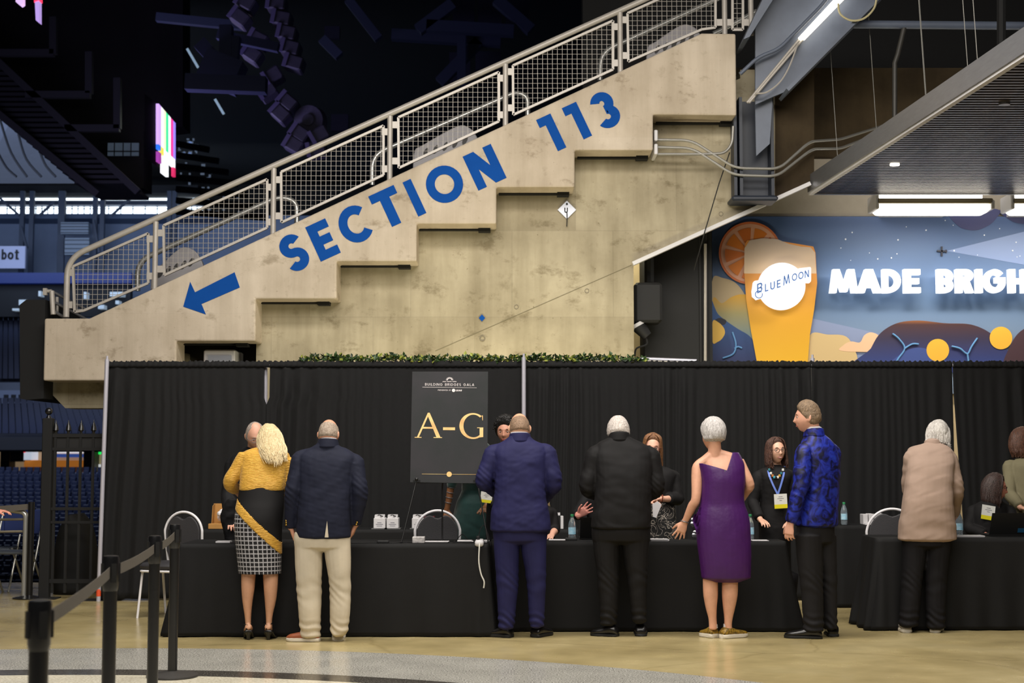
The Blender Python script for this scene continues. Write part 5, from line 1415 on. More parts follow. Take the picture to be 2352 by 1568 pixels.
def blonde(u, v, rnd):
    az = PI * (1.02 + .96 * u); r0 = .3 + .7 * v
    x, y = math.cos(az) * r0, math.sin(az) * r0
    z = math.sqrt(max(0, 1 - x * x - y * y))
    p0 = (x * .092, y * .112, z * .135)
    x1, y1 = math.cos(az), math.sin(az)
    ln = rnd.uniform(.16, .27) * (1 - .25 * abs(x1))
    j = lambda s_: rnd.uniform(-s_, s_)
    return [p0, (x1 * .098 + j(.004), y1 * .118, .03), (x1 * .108 + j(.006), y1 * .112 - .006, -.05), (x1 * .104 + j(.01) + .004, y1 * .08 - .046 + j(.006), -.05 - ln * .5), (x1 * .078 + j(.018) + .008, y1 * .05 - .085 + j(.008), -.05 - ln)]
f.strands(None, 330, blonde, (226, 210, 172), .0042, (196, 172, 126))
for hx in (602, 720):
    hpt = f.P(hx, 1470, -.06); toe = hpt + Vector((-.03 if hx < 650 else .01, .20, 0))
    f.shoe('shoe', hpt, toe, .082, .035, M_shoe_black, M_sole_black, .008, heel_h=.055)
    c = f.P(hx - 2, 1385, -.0); mb = MB(); mb.tube([c + Vector((.034 * math.cos(t), .034 * math.sin(t) + .003, .012 * math.sin(t))) for t in [2 * PI * i / 18 for i in range(19)]], .005, 6); mb.tube([c + Vector((0, -.034, -.01)), c + Vector((0, -.05, -.045))], .006, 6)
    mb.build('ankle_strap', M_shoe_black, f.root, True)

# ------------------------------------------------ man in the navy blazer
M_navyb = fabric('navy_wool', (27, 30, 46), .75, .08); M_khaki = fabric('khaki_cotton', (200, 188, 166), .8, .05)
f, j = man_back('balding man in navy blazer and pale khaki trousers with one hand in his pocket', cv5, 1055, 1496,
    [(868, 893, 1216, .145), (800, 893, 1218, .15), (700, 900, 1218, .145), (600, 908, 1222, .14), (500, 905, 1235, .145, .02), (430, 900, 1250, .14, .03), (380, 905, 1250, .12, .035), (345, 950, 1205, .09, .035), (318, 1005, 1145, .065, .03), (296, 1030, 1130, .058, .03)], None,
    [((918, 400, .03), (868, 600, -.02), (858, 808, .04), (.075, .072, .066, .058, .047)), ((1240, 420, .03), (1272, 600, -.02), (1246, 790, .06), (.075, .072, .066, .058, .047))],
    [(840, 885, 1212, .125), (880, 878, 1214, .13), (930, 882, 1214, .12)],
    [[(900, 880, 1050, .10), (1000, 884, 1047, .098), (1100, 890, 1044, .09), (1200, 892, 1044, .085, .01), (1300, 902, 1040, .078), (1400, 912, 1036, .072), (1466, 920, 1034, .07)],
     [(900, 1052, 1215, .10), (1000, 1062, 1216, .098), (1100, 1080, 1216, .09), (1200, 1088, 1217, .085, .01), (1300, 1090, 1214, .078), (1400, 1094, 1204, .072), (1452, 1098, 1194, .07)]],
    None, dict(x=1084, y=256, dd=.045, yaw=-6, pitch=12, neck=(1082, 310, .02), neck_r=.062, size=1.03), M_navyb, M_khaki, (208, 150, 122), .0045, seed=3)
W = f.P(862, 822, .04); add_hand(f.mb, W, Vector((.25, .25, -1)), Vector((1, .2, 0)), Vector((.2, 1, 0)), 1.0, .35)
W = f.P(1244, 800, .07); add_hand(f.mb, W, Vector((-.4, .35, -1)), Vector((-1, .2, 0)), Vector((0, 1, 0)), 1.0, .4)
f.finish_body()
f.hair_cap(lambda x, y, z: 3.2 * min(.52 - y * .6 - abs(z - .05) * .0 - max(0, z - .42) * 2.2, .55 - y, z + .42), .0035, (176, 160, 144), (140, 122, 106), .001, 120)
mb = MB(); c = f.P(1082, 292, .03); c.y = f.P(0, 0, .022).y; loft(mb, [(c + Vector((0, .0, -.03)), .072, .072), (c + Vector((0, .003, .022)), .0685, .0685)], f.L, 2, 24); mb.build('shirt_collar', M_shirt, f.root, True)
for S in ((829, 772), (829, 784), (829, 797), (1254, 782), (1250, 794)):
    c = f.P(S[0], S[1], -.005 if S[0] < 1000 else .0); mb = MB(); mb.ball(c, .008, .008, .008, 8, 6); mb.build('cuff_button', M_gold, f.root, True)
mb = MB(); vz = [f.P(x, y, -.160) for x, y in ((1074, 775), (1060, 872), (1082, 872))]; 
mb.prism(vz, (0, .02, 0)); mb.build('jacket_vent', M_khaki, f.root)
M_brown_l = mat('tan_leather', hexc(150, 82, 52), .5)
f.shoe('shoe', f.P(1030, 1490, .0), f.P(832, 1485, .03), .105, .085, M_brown_l, M_sole_white, .03)
f.shoe('shoe', f.P(1140, 1478, .02), f.P(1146, 1478, .30), .105, .075, mat('cream_canvas', hexc(186, 172, 148), .8), M_sole_white, .03)

# ------------------------------------------------ man in the blue suit
M_bsuit = fabric('blue_suit_cloth', (33, 33, 72), .7, .1)
f, j = man_back('bald man in a creased dark blue suit at the centre of the tables', cvA, 925, 1483,
    [(905, 765, 1088, .16), (840, 765, 1082, .16), (760, 778, 1068, .15), (680, 788, 1060, .145), (600, 785, 1064, .15, .01), (530, 778, 1070, .15, .02), (480, 772, 1075, .135, .03), (445, 800, 1050, .11, .03), (420, 845, 1000, .08, .03), (398, 872, 972, .062, .03)], None,
    [((782, 490, .02), (728, 640, .0), (790, 700, .22), (.078, .076, .07, .06, .05)), ((1066, 490, .02), (1104, 650, .0), (1050, 740, .22), (.078, .076, .07, .06, .05))],
    [(880, 778, 1070, .13), (920, 776, 1070, .13), (960, 780, 1068, .12)],
    [[(930, 778, 925, .10), (1020, 784, 918, .095), (1120, 792, 916, .09), (1200, 796, 914, .085), (1300, 802, 904, .075), (1380, 806, 896, .07), (1428, 808, 888, .07)],
     [(930, 925, 1068, .10), (1020, 930, 1066, .095), (1120, 950, 1062, .09), (1200, 960, 1060, .085), (1300, 965, 1056, .075), (1380, 970, 1054, .07), (1422, 974, 1050, .07)]],
    None, dict(x=920, y=362, dd=.05, yaw=4, pitch=14, neck=(920, 412, .02), neck_r=.066, size=1.08), M_bsuit, M_bsuit, (206, 156, 126), .0045, seed=8)
for wx, sg in ((800, 1), (1040, -1)): add_hand(f.mb, f.P(wx, 712, .25), Vector((sg * .4, 1, -.3)), Vector((0, 0, -1)), Vector((sg, 0, 0)), 1.0, .6)
f.finish_body()
f.hair_cap(lambda x, y, z: 3.0 * min(.5 - y * .7 - max(0, z - .30) * 1.8, z + .45), .0022, (150, 122, 98), (122, 98, 78), .0006, 130)
mb = MB(); c = f.P(920, 396, .03); c.y = f.P(0, 0, .022).y; loft(mb, [(c + Vector((0, 0, -.03)), .076, .076), (c + Vector((0, .003, .022)), .0725, .0725)], f.L, 2, 24); mb.build('shirt_collar', M_shirt, f.root, True)
f.shoe('shoe', f.P(880, 1476, .0), f.P(752, 1472, .10), .108, .085, M_shoe_black, M_sole_black, .026)
f.shoe('shoe', f.P(1000, 1476, .0), f.P(1082, 1464, .20), .108, .085, M_shoe_black, M_sole_black, .026)

# ------------------------------------------------ man in the black suit
M_bks = fabric('black_suit_cloth', (21, 20, 21), .7, .1)
f, j = man_back('white haired man in a black suit bending over the table right of the centre pole', cvB, 405, 1466,
    [(812, 232, 588, .16), (740, 236, 588, .16), (640, 250, 588, .155), (550, 254, 592, .155, .01), (460, 246, 600, .155, .03), (390, 240, 600, .145, .05), (345, 250, 590, .125, .06), (305, 270, 535, .10, .06), (275, 330, 470, .075, .06), (256, 352, 444, .060, .06)], None,
    [((258, 370, .05), (208, 570, .03), (300, 640, .25), (.078, .076, .07, .06, .05)), ((585, 380, .05), (622, 570, .03), (540, 650, .25), (.078, .076, .07, .06, .05))],
    [(790, 238, 582, .135), (840, 232, 584, .14), (890, 236, 582, .13)],
    [[(860, 238, 405, .11), (960, 246, 398, .10), (1080, 262, 394, .09), (1200, 272, 392, .085), (1300, 280, 388, .08), (1390, 284, 380, .075)],
     [(860, 408, 582, .11), (960, 418, 572, .10), (1080, 440, 566, .09), (1200, 456, 562, .085), (1300, 468, 562, .078), (1380, 480, 560, .072)]],
    None, dict(x=392, y=238, dd=.10, yaw=2, pitch=22, neck=(394, 275, .05), neck_r=.064, size=1.06), M_bks, M_bks, (206, 152, 130), .0045, seed=13)
for wx, sg in ((300, 1), (540, -1)): add_hand(f.mb, f.P(wx, 655, .28), Vector((sg * .3, 1, -.5)), Vector((0, 0, -1)), Vector((sg, 0, 0)), 1.0, .6)
f.finish_body()
f.hair_cap(lambda x, y, z: 3.0 * min(.42 - y * .8 + z * .35, z + .52 - y * .3), .013, (214, 206, 200), (176, 164, 156), .002, 90, seed=3)
f.shoe('shoe', f.P(392, 1460, .0), f.P(228, 1452, .08), .11, .085, M_shoe_black, M_sole_black, .02)
f.shoe('shoe', f.P(528, 1452, .0), f.P(526, 1440, .26), .11, .09, M_shoe_black, M_sole_black, .02)

# ------------------------------------------------ woman in the purple dress
a, b = cvB(1030, 1476); D = fl(a, b).y
f = Fig('woman with short silver hair in a sleeveless purple dress and leopard print sneakers', 1030, D, 0, cvB, None, (214, 160, 132))
f.body_rows([(1080, 905, 1110, .10), (950, 885, 1170, .12), (850, 880, 1168, .125), (760, 884, 1160, .12), (680, 895, 1140, .10), (600, 900, 1135, .105), (520, 905, 1140, .11), (450, 890, 1135, .105, .02), (400, 885, 1125, .085, .03), (372, 905, 1090, .065, .03), (350, 930, 1010, .05, .03)], .012)
for lg in ([(1040, 895, 1010, .075), (1110, 899, 990, .056), (1160, 900, 990, .056), (1220, 903, 990, .055), (1290, 916, 984, .045), (1350, 932, 982, .032), (1390, 936, 984, .030), (1420, 936, 986, .032)],
           [(1040, 1010, 1130, .075), (1110, 1017, 1112, .056), (1160, 1014, 1111, .056), (1220, 1014, 1108, .055), (1290, 1020, 1094, .045), (1350, 1027, 1080, .032), (1390, 1028, 1074, .030), (1420, 1028, 1076, .032)]):
    loft(f.mb, f.rows(lg), f.L, 2, 18)
f.head(958, 264, .03, yaw=26, pitch=8, roll=4, size=.98, neck=(972, 362, .02), neck_r=.053)
S, E, W = f.P(868, 452, .02), f.P(858, 640, -.02), f.P(792, 778, .07)
limb(f.mb, [(S, .046), (S + (E - S) * .3, .047), (E, .038), (E + (W - E) * .35, .038), (W, .024), (W + (W - E).normalized() * .02, .024)], 16, 4)
cn_ = f.P(968, 372, .02); limb(f.mb, [(cn_, .05), (cn_ + (S - cn_) * .5, .047), (S + Vector((.004, 0, .004)), .046), (S + (E - S) * .25, .0465)], 14, 5)
add_hand(f.mb, W, Vector((-.42, .12, -1)), Vector((-.1, 1, .1)), Vector((-1, 0, .3)), 1.0, .18, .26)
S, E, W = f.P(1116, 415, .02), f.P(1182, 555, .0), f.P(1120, 668, .24); limb(f.mb, [(cn_, .05), (cn_ + (S - cn_) * .5 + Vector((0, 0, .004)), .048), (S + Vector((0, 0, .004)), .044)], 14, 3)
limb(f.mb, [(S, .044), (S + (E - S) * .35, .044), (E, .038), (E + (W - E) * .35, .036), (W, .024)], 16, 4)
add_hand(f.mb, W, Vector((-.3, 1, -.5)), Vector((-.4, 0, -1)), Vector((-1, 0, 0)), .95, .6)
f.finish_body(.0055)
M_purp = mat('purple_satin', hexc(66, 26, 88), .42, spec=.35, noise_amt=.1, nscale=3, bump=.2, bscale=14)
dm = MB()
rows_ = f.rows([(1112, 897, 1181, .125), (1040, 890, 1183, .135), (960, 880, 1183, .14), (880, 870, 1181, .142), (800, 866, 1178, .14), (730, 872, 1166, .13), (670, 886, 1146, .118), (610, 892, 1142, .12), (540, 894, 1148, .125), (480, 884, 1148, .125, .01), (430, 872, 1142, .115, .02), (395, 874, 1126, .10, .025), (368, 885, 1112, .085, .03)])
loft(dm, rows_, f.L, 2.3, 30, up=True)
o = f.cloth('dress', dm, M_purp, .0065, 3, .0025, 9, 6, (1, 1, .8))
# cut the V-shaped back and armholes out of the dress mesh
import bmesh
bm = bmesh.new(); bm.from_mesh(o.data)
off = wloc(f.root)
vL, vB, vR = f.P(860, 418), f.P(1032, 470), f.P(1078, 350)
def cutp(p, nrm): bmesh.ops.bisect_plane(bm, geom=bm.verts[:] + bm.edges[:] + bm.faces[:], plane_co=p - off, plane_no=nrm)
for p_, q_ in ((vL, vB), (vB, vR)): cutp(p_, Vector((-(q_.z - p_.z), 0, q_.x - p_.x)))
for y_ in (425, 366, 428): cutp(f.P(0, y_), Vector((0, 0, 1)))
cutp(f.P(905, 0), Vector((1, 0, 0))); cutp(vR, Vector((1, 0, 0))); cutp(Vector((0, D + .04, 0)), Vector((0, 1, 0)))
def above(c, p, q): return c.z > p.z + (c.x - p.x) * (q.z - p.z) / (q.x - p.x)
kill = []
for fc in bm.faces:
    c = fc.calc_center_median() + off
    back = c.y < D + .04
    zc = above(c, vL, vB) if c.x < vB.x else above(c, vB, vR)
    if back and c.x < vR.x and zc: kill.append(fc)
    elif not back and c.z > f.P(0, 425).z and f.P(905, 0).x < c.x < vR.x: kill.append(fc)
    elif c.z > f.P(0, 366).z or (c.x < f.P(905, 0).x and c.z > f.P(0, 428).z): kill.append(fc)
bmesh.ops.delete(bm, geom=kill, context='FACES'); bm.to_mesh(o.data); bm.free()
sd = o.modifiers.new('thick', 'SOLIDIFY'); sd.thickness = .006; sd.offset = 1
mb = MB()
for k in range(4):
    c0 = f.P(874 - k * 3, 690 + k * 14, -.06); pts = [c0 + Vector((.01 * math.sin(t * 5 + k) - .02 * k * .4, -.01 + .018 * math.sin(t * 6 + k * 2), -t * f.m(150 - k * 14))) for t in [i / 8 for i in range(9)]]
    rs = [[p, p + Vector((.045, .03, .0)), p + Vector((.045, .036, 0)), p + Vector((0, .006, 0))] for p in pts]; mb.rings(rs)
mb.build('peplum_ruffle', M_purp, f.root, True)
mb = MB(); c = f.P(1032, 466, -.112); mb.box(c.x - .003, c.y - .006, c.z - .02, c.x + .003, c.y, c.z); mb.build('zip_pull', M_alum, f.root)
f.hair_cap(lambda x, y, z: 3.0 * min(.40 - y * .9 + z * .5, z + .55 + max(0, -y - .2) * .12), lambda x, y, z: .016 + .026 * max(0, z + .1) * (1 if y < .6 else .6) + .014 * max(0, -y) * (z > -.3), (212, 208, 206), (160, 154, 152), .0026, 60, seed=6, streak=(1.6, 1.6, .35))
mb = MB(); W2 = f.P(792, 778, .07); mb.tube([W2 + Vector((.032 * math.cos(t), .030 * math.sin(t), -.010 * math.cos(t))) for t in [2 * PI * i / 18 for i in range(19)]], .004, 6); mb.build('bracelet', M_alum, f.root, True)
M_leo = mat('leopard_print', hexc(24, 18, 10), .5, nscale=62, col2=hexc(176, 138, 44))
for pts in (((1010, 1476, -.03), (1160, 1474, .10)), ((975, 1470, .0), (895, 1462, .14))):
    sh = f.shoe('sneaker', f.P(*pts[0]), f.P(*pts[1]), .10, .07, M_leo, M_sole_white, .034)
for x in (962, 1048):
    c = f.P(x, 1392, .01); mb = MB(); loft(mb, [(c - Vector((0, 0, .03)), .036, .037), (c, .0335, .035)], f.L, 2, 16); mb.build('sock', M_shirt, f.root, True)

# ------------------------------------------------ man in the blue floral jacket
M_flor = bpy.data.materials.new('blue_brocade'); M_flor.use_nodes = True
nt = M_flor.node_tree; b_ = nt.nodes['Principled BSDF']; b_.inputs['Roughness'].default_value = .5; b_.inputs['Specular IOR Level'].default_value = .3
g_ = nt.nodes.new('ShaderNodeNewGeometry'); n_ = nt.nodes.new('ShaderNodeTexNoise'); n_.inputs['Scale'].default_value = 12; n_.inputs['Detail'].default_value = 3; n_.inputs['Distortion'].default_value = 1.6
r_ = nt.nodes.new('ShaderNodeValToRGB')
r_.color_ramp.elements[0].position = .36; r_.color_ramp.elements[1].position = .72; r_.color_ramp.elements.new(.47); r_.color_ramp.elements.new(.57)
for k_, c_ in enumerate(((10, 11, 40), (18, 24, 92), (28, 40, 138), (34, 54, 156))): r_.color_ramp.elements[k_].color = (*hexc(*c_), 1)
nt.links.new(g_.outputs['Position'], n_.inputs[0]); nt.links.new(n_.outputs[0], r_.inputs[0]); nt.links.new(r_.outputs[0], b_.inputs['Base Color'])
f, j = man_back('tall man in shiny blue floral jacket and black trousers turned left, talking', cvC, 315, 1476,
    [(822, 190, 438, .14), (760, 200, 440, .145), (680, 222, 440, .14), (600, 232, 442, .14), (520, 228, 450, .145), (450, 218, 450, .145), (400, 215, 440, .135), (360, 222, 425, .115), (325, 235, 395, .095), (295, 248, 360, .07), (275, 262, 345, .058)], None,
    [((245, 400, -.08), (226, 590, -.14), (168, 800, -.14), (.078, .074, .068, .058, .047)), ((410, 400, .12), (400, 580, .20), (330, 700, .32), (.075, .07, .062, .055, .045))],
    [(800, 205, 425, .115), (860, 196, 425, .12), (920, 198, 425, .115)],
    [[(880, 192, 350, .11, -.05), (1000, 202, 352, .10, -.05), (1100, 214, 354, .095, -.05), (1200, 228, 356, .088, -.05), (1330, 236, 358, .08, -.05), (1432, 242, 358, .08, -.05)],
     [(880, 300, 426, .11, .05), (1000, 310, 430, .10, .05), (1100, 325, 430, .095, .05), (1200, 335, 430, .088, .05), (1330, 350, 430, .08, .05), (1420, 356, 430, .078, .05)]],
    None, dict(x=268, y=200, dd=.0, yaw=78, pitch=2, neck=(300, 300, .01), neck_r=.060, size=1.03), M_flor, fabric('black_trouser', (27, 26, 28), .75), (214, 160, 136), .0035, yaw=22, seed=21)
add_hand(f.mb, f.P(164, 812, -.14), Vector((-.12, .02, -1)), Vector((.6, .8, 0)), Vector((-.8, .5, 0)), 1.0, .75)
f.finish_body(.0055)
f.face(brow=(110, 84, 60), iris=(60, 60, 60))
f.hair_cap(lambda x, y, z: 3.2 * min(.30 - y * .75 + z * .75, z + .50 - y * .25, 9), lambda x, y, z: .008 + .030 * max(0, z - .35) * (1 + .5 * y), (146, 122, 96), (98, 80, 62), .002, 80, seed=9, streak=(1.5, .5, 1.2))
mb = MB(); c = f.P(296, 276, .0); loft(mb, [(c + Vector((0, 0, -.05)), .074, .074), (c + Vector((.004, .0, .030)), .067, .067)], f.L, 2, 24); mb.build('shirt_collar', M_shirt, f.root, True)
f.shoe('shoe', f.P(350, 1476, -.06), f.P(130, 1474, .0), .108, .085, M_shoe_black, M_sole_black, .022)
f.shoe('shoe', f.P(415, 1466, .05), f.P(395, 1458, .28), .108, .09, M_shoe_black, M_sole_black, .022)

# ------------------------------------------------ elderly woman in the taupe cardigan
M_taupe = fabric('taupe_knit', (158, 136, 122), .8, .04)
f, j = man_back('white haired woman in a long taupe cardigan bending over the right table', cvC, 950, 1446,
    [(905, 792, 1128, .15), (840, 796, 1122, .15), (760, 808, 1112, .15), (680, 820, 1106, .15), (600, 832, 1104, .14, .02), (520, 836, 1108, .14, .05), (450, 838, 1118, .14, .09), (400, 846, 1110, .12, .12), (372, 862, 1085, .10, .14), (352, 930, 1050, .07, .16), (342, 950, 1032, .055, .17)], None,
    [((1088, 430, .10), (1132, 620, .08), (1120, 760, .30), (.070, .066, .058, .05, .042)), ((868, 430, .10), (850, 600, .20), (900, 740, .34), (.068, .064, .055, .05, .042))],
    [(860, 815, 1100, .12), (900, 815, 1100, .125), (940, 818, 1095, .12)],
    [[(910, 818, 960, .10), (1050, 818, 945, .09), (1200, 812, 925, .08), (1320, 806, 915, .075), (1405, 796, 905, .075)],
     [(910, 955, 1100, .10), (1050, 950, 1085, .09), (1200, 950, 1072, .08), (1320, 954, 1066, .075), (1415, 960, 1062, .075)]],
    None, dict(x=1022, y=306, dd=.24, yaw=-14, pitch=30, roll=3, neck=(990, 355, .16), neck_r=.05, size=.97), M_taupe, fabric('black_slacks', (20, 19, 22), .75), (210, 158, 136), .005, seed=31)
for W, sg in (((1120, 775, .33), -1), ((900, 755, .36), 1)): add_hand(f.mb, f.P(*W), Vector((sg * .2, 1, -.5)), Vector((0, 0, -1)), Vector((sg, 0, 0)), .92, .5)
f.finish_body()
f.hair_cap(lambda x, y, z: 3.0 * min(.40 - y * .9 + z * .5, z + .75), lambda x, y, z: .020 + .012 * max(0, -y) + .008 * max(0, z), (214, 210, 204), (162, 156, 150), .0045, 42, seed=12, streak=(1.4, 1.4, .5))
def wave(u, v, rnd):
    az = PI * (1.0 + u); x, y = math.cos(az), math.sin(az); j = lambda s_: rnd.uniform(-s_, s_)
    return [(x * .05, y * .07, .118), (x * .094, y * .112, .05 + j(.02)), (x * .100 + j(.006), y * .116 + j(.006), -.03), (x * .092 + j(.012), y * .09 + j(.01), -.085 + j(.015)), (x * .1 + j(.015), y * .085 + j(.01), -.105 + j(.02))]
f.strands(None, 200, wave, (220, 216, 210), .0045, (170, 164, 158))
M_grey_sh = mat('grey_sneaker', hexc(150, 144, 136), .7)
f.shoe('sneaker', f.P(842, 1442, -.02), f.P(812, 1436, .22), .10, .075, M_grey_sh, M_sole_white, .028)
f.shoe('sneaker', f.P(1004, 1446, -.02), f.P(1026, 1440, .22), .10, .075, M_grey_sh, M_sole_white, .028)
# ================================================ helpers behind the table
def helper(label, x, D, yaw, rows, head, arms, M, cv=None, skin=(212, 162, 138), hands=None, seed=1, amp=.003, legs=True, voxel=.005, name='top', seated=False):
    f = Fig(label, x, D, yaw, cv, None, skin)
    f.body_rows(rows, .015)
    f.head(**head)
    cm = MB(); loft(cm, f.rows(rows), f.L, 2.3, 26, up=True)
    for i, (S, E, W, r) in enumerate(arms):
        S, E, W = f.P(*S), f.P(*E), f.P(*W)
        k = r[3] if len(r) > 3 else .8
        q3 = rows[-3]; cN = f.P((q3[1] + q3[2]) / 2, q3[0] + 10, q3[4] if len(q3) > 4 else 0); limb(cm, [(cN, .045), (S + (cN - S) * .5, .05), (S, r[0] * .92), (S + (E - S) * .2, r[0])], 14, 4)
        limb(cm, [(S, r[0]), ((S + E) / 2, r[0] * .95), (E, r[1])] + ([(E + (W - E) * k * .5, r[1] * .95), (E + (W - E) * k, r[2])] if k > 0 else []), 14, 4)
        limb(f.mb, [(S, r[0] - .014), (E, r[1] - .012), ((E + W) / 2, .031), (W, .024), (W + (W - E).normalized() * .02, .023)], 12, 4)
        if hands and hands[i]: add_hand(f.mb, W, *hands[i])
    base = wloc(f.root)
    if not seated:
        for sg in (-1, 1):
            hp = base + f.L * sg * .09; z = f.P(0, rows[0][0]).z
            limb(f.mb, [(Vector((hp.x, hp.y, z + .04)), .085), (Vector((hp.x, hp.y, z * .55)), .062), (Vector((hp.x, hp.y, .28)), .055), (Vector((hp.x, hp.y, .07)), .036)], 12, 3)
            limb(f.mb, [(Vector((hp.x, hp.y, .05)), .036), (Vector((hp.x, hp.y, .03)) + f.F * .14, .028)], 10, 2)
            lm = MB(); limb(lm, [(Vector((hp.x, hp.y, z + .06)), .105), (Vector((hp.x, hp.y, z * .55)), .08), (Vector((hp.x, hp.y, .12)), .07)], 12, 3); lm.build('trouser_leg', fabric('black_slacks', (0, 0, 0)), f.root, 180)
            f.shoe('shoe', hp - f.F * .06, hp + f.F * .2, .09, .07, M_shoe_black, M_sole_black, .02)
    else:
        z = f.P(0, rows[0][0]).z
        tm = MB()
        for sg in (-1, 1):
            hp = base + f.L * sg * .10; kn = hp + f.F * .42 + Vector((0, 0, .48)); ft = hp + f.F * .46 + Vector((0, 0, .07))
            hp = hp + Vector((0, 0, .52))
            limb(f.mb, [(hp, .075), (kn, .055), (ft, .036), (ft + f.F * .12 - Vector((0, 0, .04)), .028)], 12, 4)
            limb(tm, [(hp, .09), (kn, .07), (ft, .055)], 12, 4)
            f.shoe('shoe', Vector((ft.x, ft.y, 0)) - f.F * .06, Vector((ft.x, ft.y, 0)) + f.F * .2, .09, .07, M_shoe_black, M_sole_black, .02)
        f.cloth('trousers', tm, fabric('black_slacks', (0, 0, 0)), .01, 2, .002)
    f.finish_body(voxel)
    f.cloth(name, cm, M, .0075, 3, amp, 12, seed)
    return f
M_blkt = fabric('black_knit', (24, 23, 24), .75)
M_blkt2 = fabric('black_jacket', (20, 20, 22), .75)
def long_hair(f, col, col2, n=230, length=.20, back=0, spread=.095, wave_=0.0, seed=2, part=.0, top=.13, rr=.004):
    def pth(u, v, rnd):
        # hair hanging round sides and back, face left free
        az = PI * (1 - .22) + (PI * 1.44) * u    # from one temple round the back to the other
        x, y = math.cos(az), math.sin(az); j = lambda s_: rnd.uniform(-s_, s_)
        w_ = wave_ * math.sin(v * 20)
        return [(part + x * .02, .02 + y * .03, top - .008), (x * .070, .01 + y * .085, top * .72), (x * spread * .97, y * .112, .02 + j(.01)), (x * (spread + .004) + j(.006), y * .108 + j(.006), -.06), (x * spread * 1.02 + j(.012) + w_, y * .095 + j(.012) + .006, -.06 - length * .55), (x * spread * .92 + j(.014) - w_, y * .085 + j(.014) + .012, -.06 - length * rnd.uniform(.8, 1.05))]
    f.strands(None, n, pth, col, rr, col2, seed)
def badge(f, x0, y0, x1, y1, dd, lany=None, tilt=0):
    a = f.P(x0, y1, dd); b = f.P(x1, y0, dd)
    u = Vector((b.x - a.x, 0, tilt)); v = Vector((-tilt * .8, 0, b.z - a.z))
    yl = .28
    mb = MB(); mb.prism([a + v * yl, a + u + v * yl, a + u + v, a + v], (0, .004, 0)); bg = mb.build('name_badge', mat('badge_white', hexc(222, 222, 216), .4), f.root)
    mb = MB(); mb.prism([a, a + u, a + u + v * yl, a + v * yl], (0, .004, 0)); mb.build('badge_strip', mat('badge_yellow', hexc(226, 214, 40), .4), bg)
    for k, (w0, w1) in enumerate(((.35, .65), (.25, .75), (.4, .6))):
        zz = .8 - k * .13; mb = MB(); p = a + v * zz; mb.prism([p + u * w0, p + u * w1, p + u * w1 + v * .03, p + u * w0 + v * .03], (0, -.001, 0)); mb.build('printed_line', mat('badge_ink', hexc(120, 120, 130), .6), bg)

# woman with lanyard, facing the camera
f = helper('smiling woman with glasses, dark bob and blue lanyard in black, standing at the table end', 82, 13.0, 178, [(1150, -5, 170, .13), (900, -15, 165, .14), (780, -18, 165, .135), (700, -8, 155, .115), (620, -8, 155, .12), (560, -16, 170, .12), (520, -24, 178, .10), (497, -5, 155, .08), (482, 40, 125, .06)],
    dict(x=80, y=392, dd=-.02, yaw=196, pitch=0, roll=3, size=.95, neck=(82, 480, .02), neck_r=.048),
    [((-20, 540, 0), (-50, 690, -.02), (-10, 790, -.2), (.058, .05, .045, .9)), ((170, 540, 0), (196, 690, -.02), (165, 800, -.15), (.058, .05, .045, .9))], M_blkt, cvC, (222, 172, 146), [(Vector((.3, -1, -.3)), Vector((0, 0, -1)), Vector((1, 0, 0)), .9, .5), (Vector((-.3, -1, -.3)), Vector((0, 0, -1)), Vector((-1, 0, 0)), .9, .5)], seed=41, voxel=.0045)
f.face(glasses=(30, 22, 20), smile=True, brow=(84, 58, 44))
f.hair_cap(lambda x, y, z: 3.2 * min(.28 - y * .8 + z * .62, 1), .014, (92, 58, 44), (52, 34, 28), .002, 70, seed=5, streak=(1.5, 1.5, .3))
long_hair(f, (92, 58, 44), (50, 32, 26), 300, .10, spread=.092, seed=7, rr=.0055)
for x0, x1 in ((32, 92), (132, 92)):
    mb = MB(); pts = [f.P(x0, 482, -.02), f.P(x0 + (x1 - x0) * .15, 530, -.115), f.P(x0 + (x1 - x0) * .55, 590, -.142), f.P(x1, 645, -.152)]
    for p, q in zip(smooth_pts(pts, 4)[:-1], smooth_pts(pts, 4)[1:]): mb.bar(p, q, .016, .003, up=(0, -1, 0))
    mb.build('lanyard', mat('lanyard_blue', hexc(96, 122, 200), .5), f.root)
badge(f, 74, 644, 148, 728, -.16, tilt=.006)
cols_ = ((60, 120, 130), (226, 226, 220), (190, 120, 60), (70, 160, 180), (30, 30, 30), (226, 220, 210), (200, 150, 60))
for i in range(9):
    t = (i - 4) / 4.0; c = f.P(82 + 40 * t, 548 - 46 * t * t, -.125 + .03 * t * t); mb = MB(); mb.bbox(c.x - .010, c.y - .006, c.z - .011, c.x + .010, c.y + .004, c.z + .011, .003)
    mb.build('necklace_stone', mat('stone_%d' % (i % 7), hexc(*cols_[i % 7]), .3), f.root)
mb = MB(); c = f.P(122, 425, -.03); mb.ball(c, .011, .008, .013, 10, 8); mb.build('earring', M_gold, f.root, True)
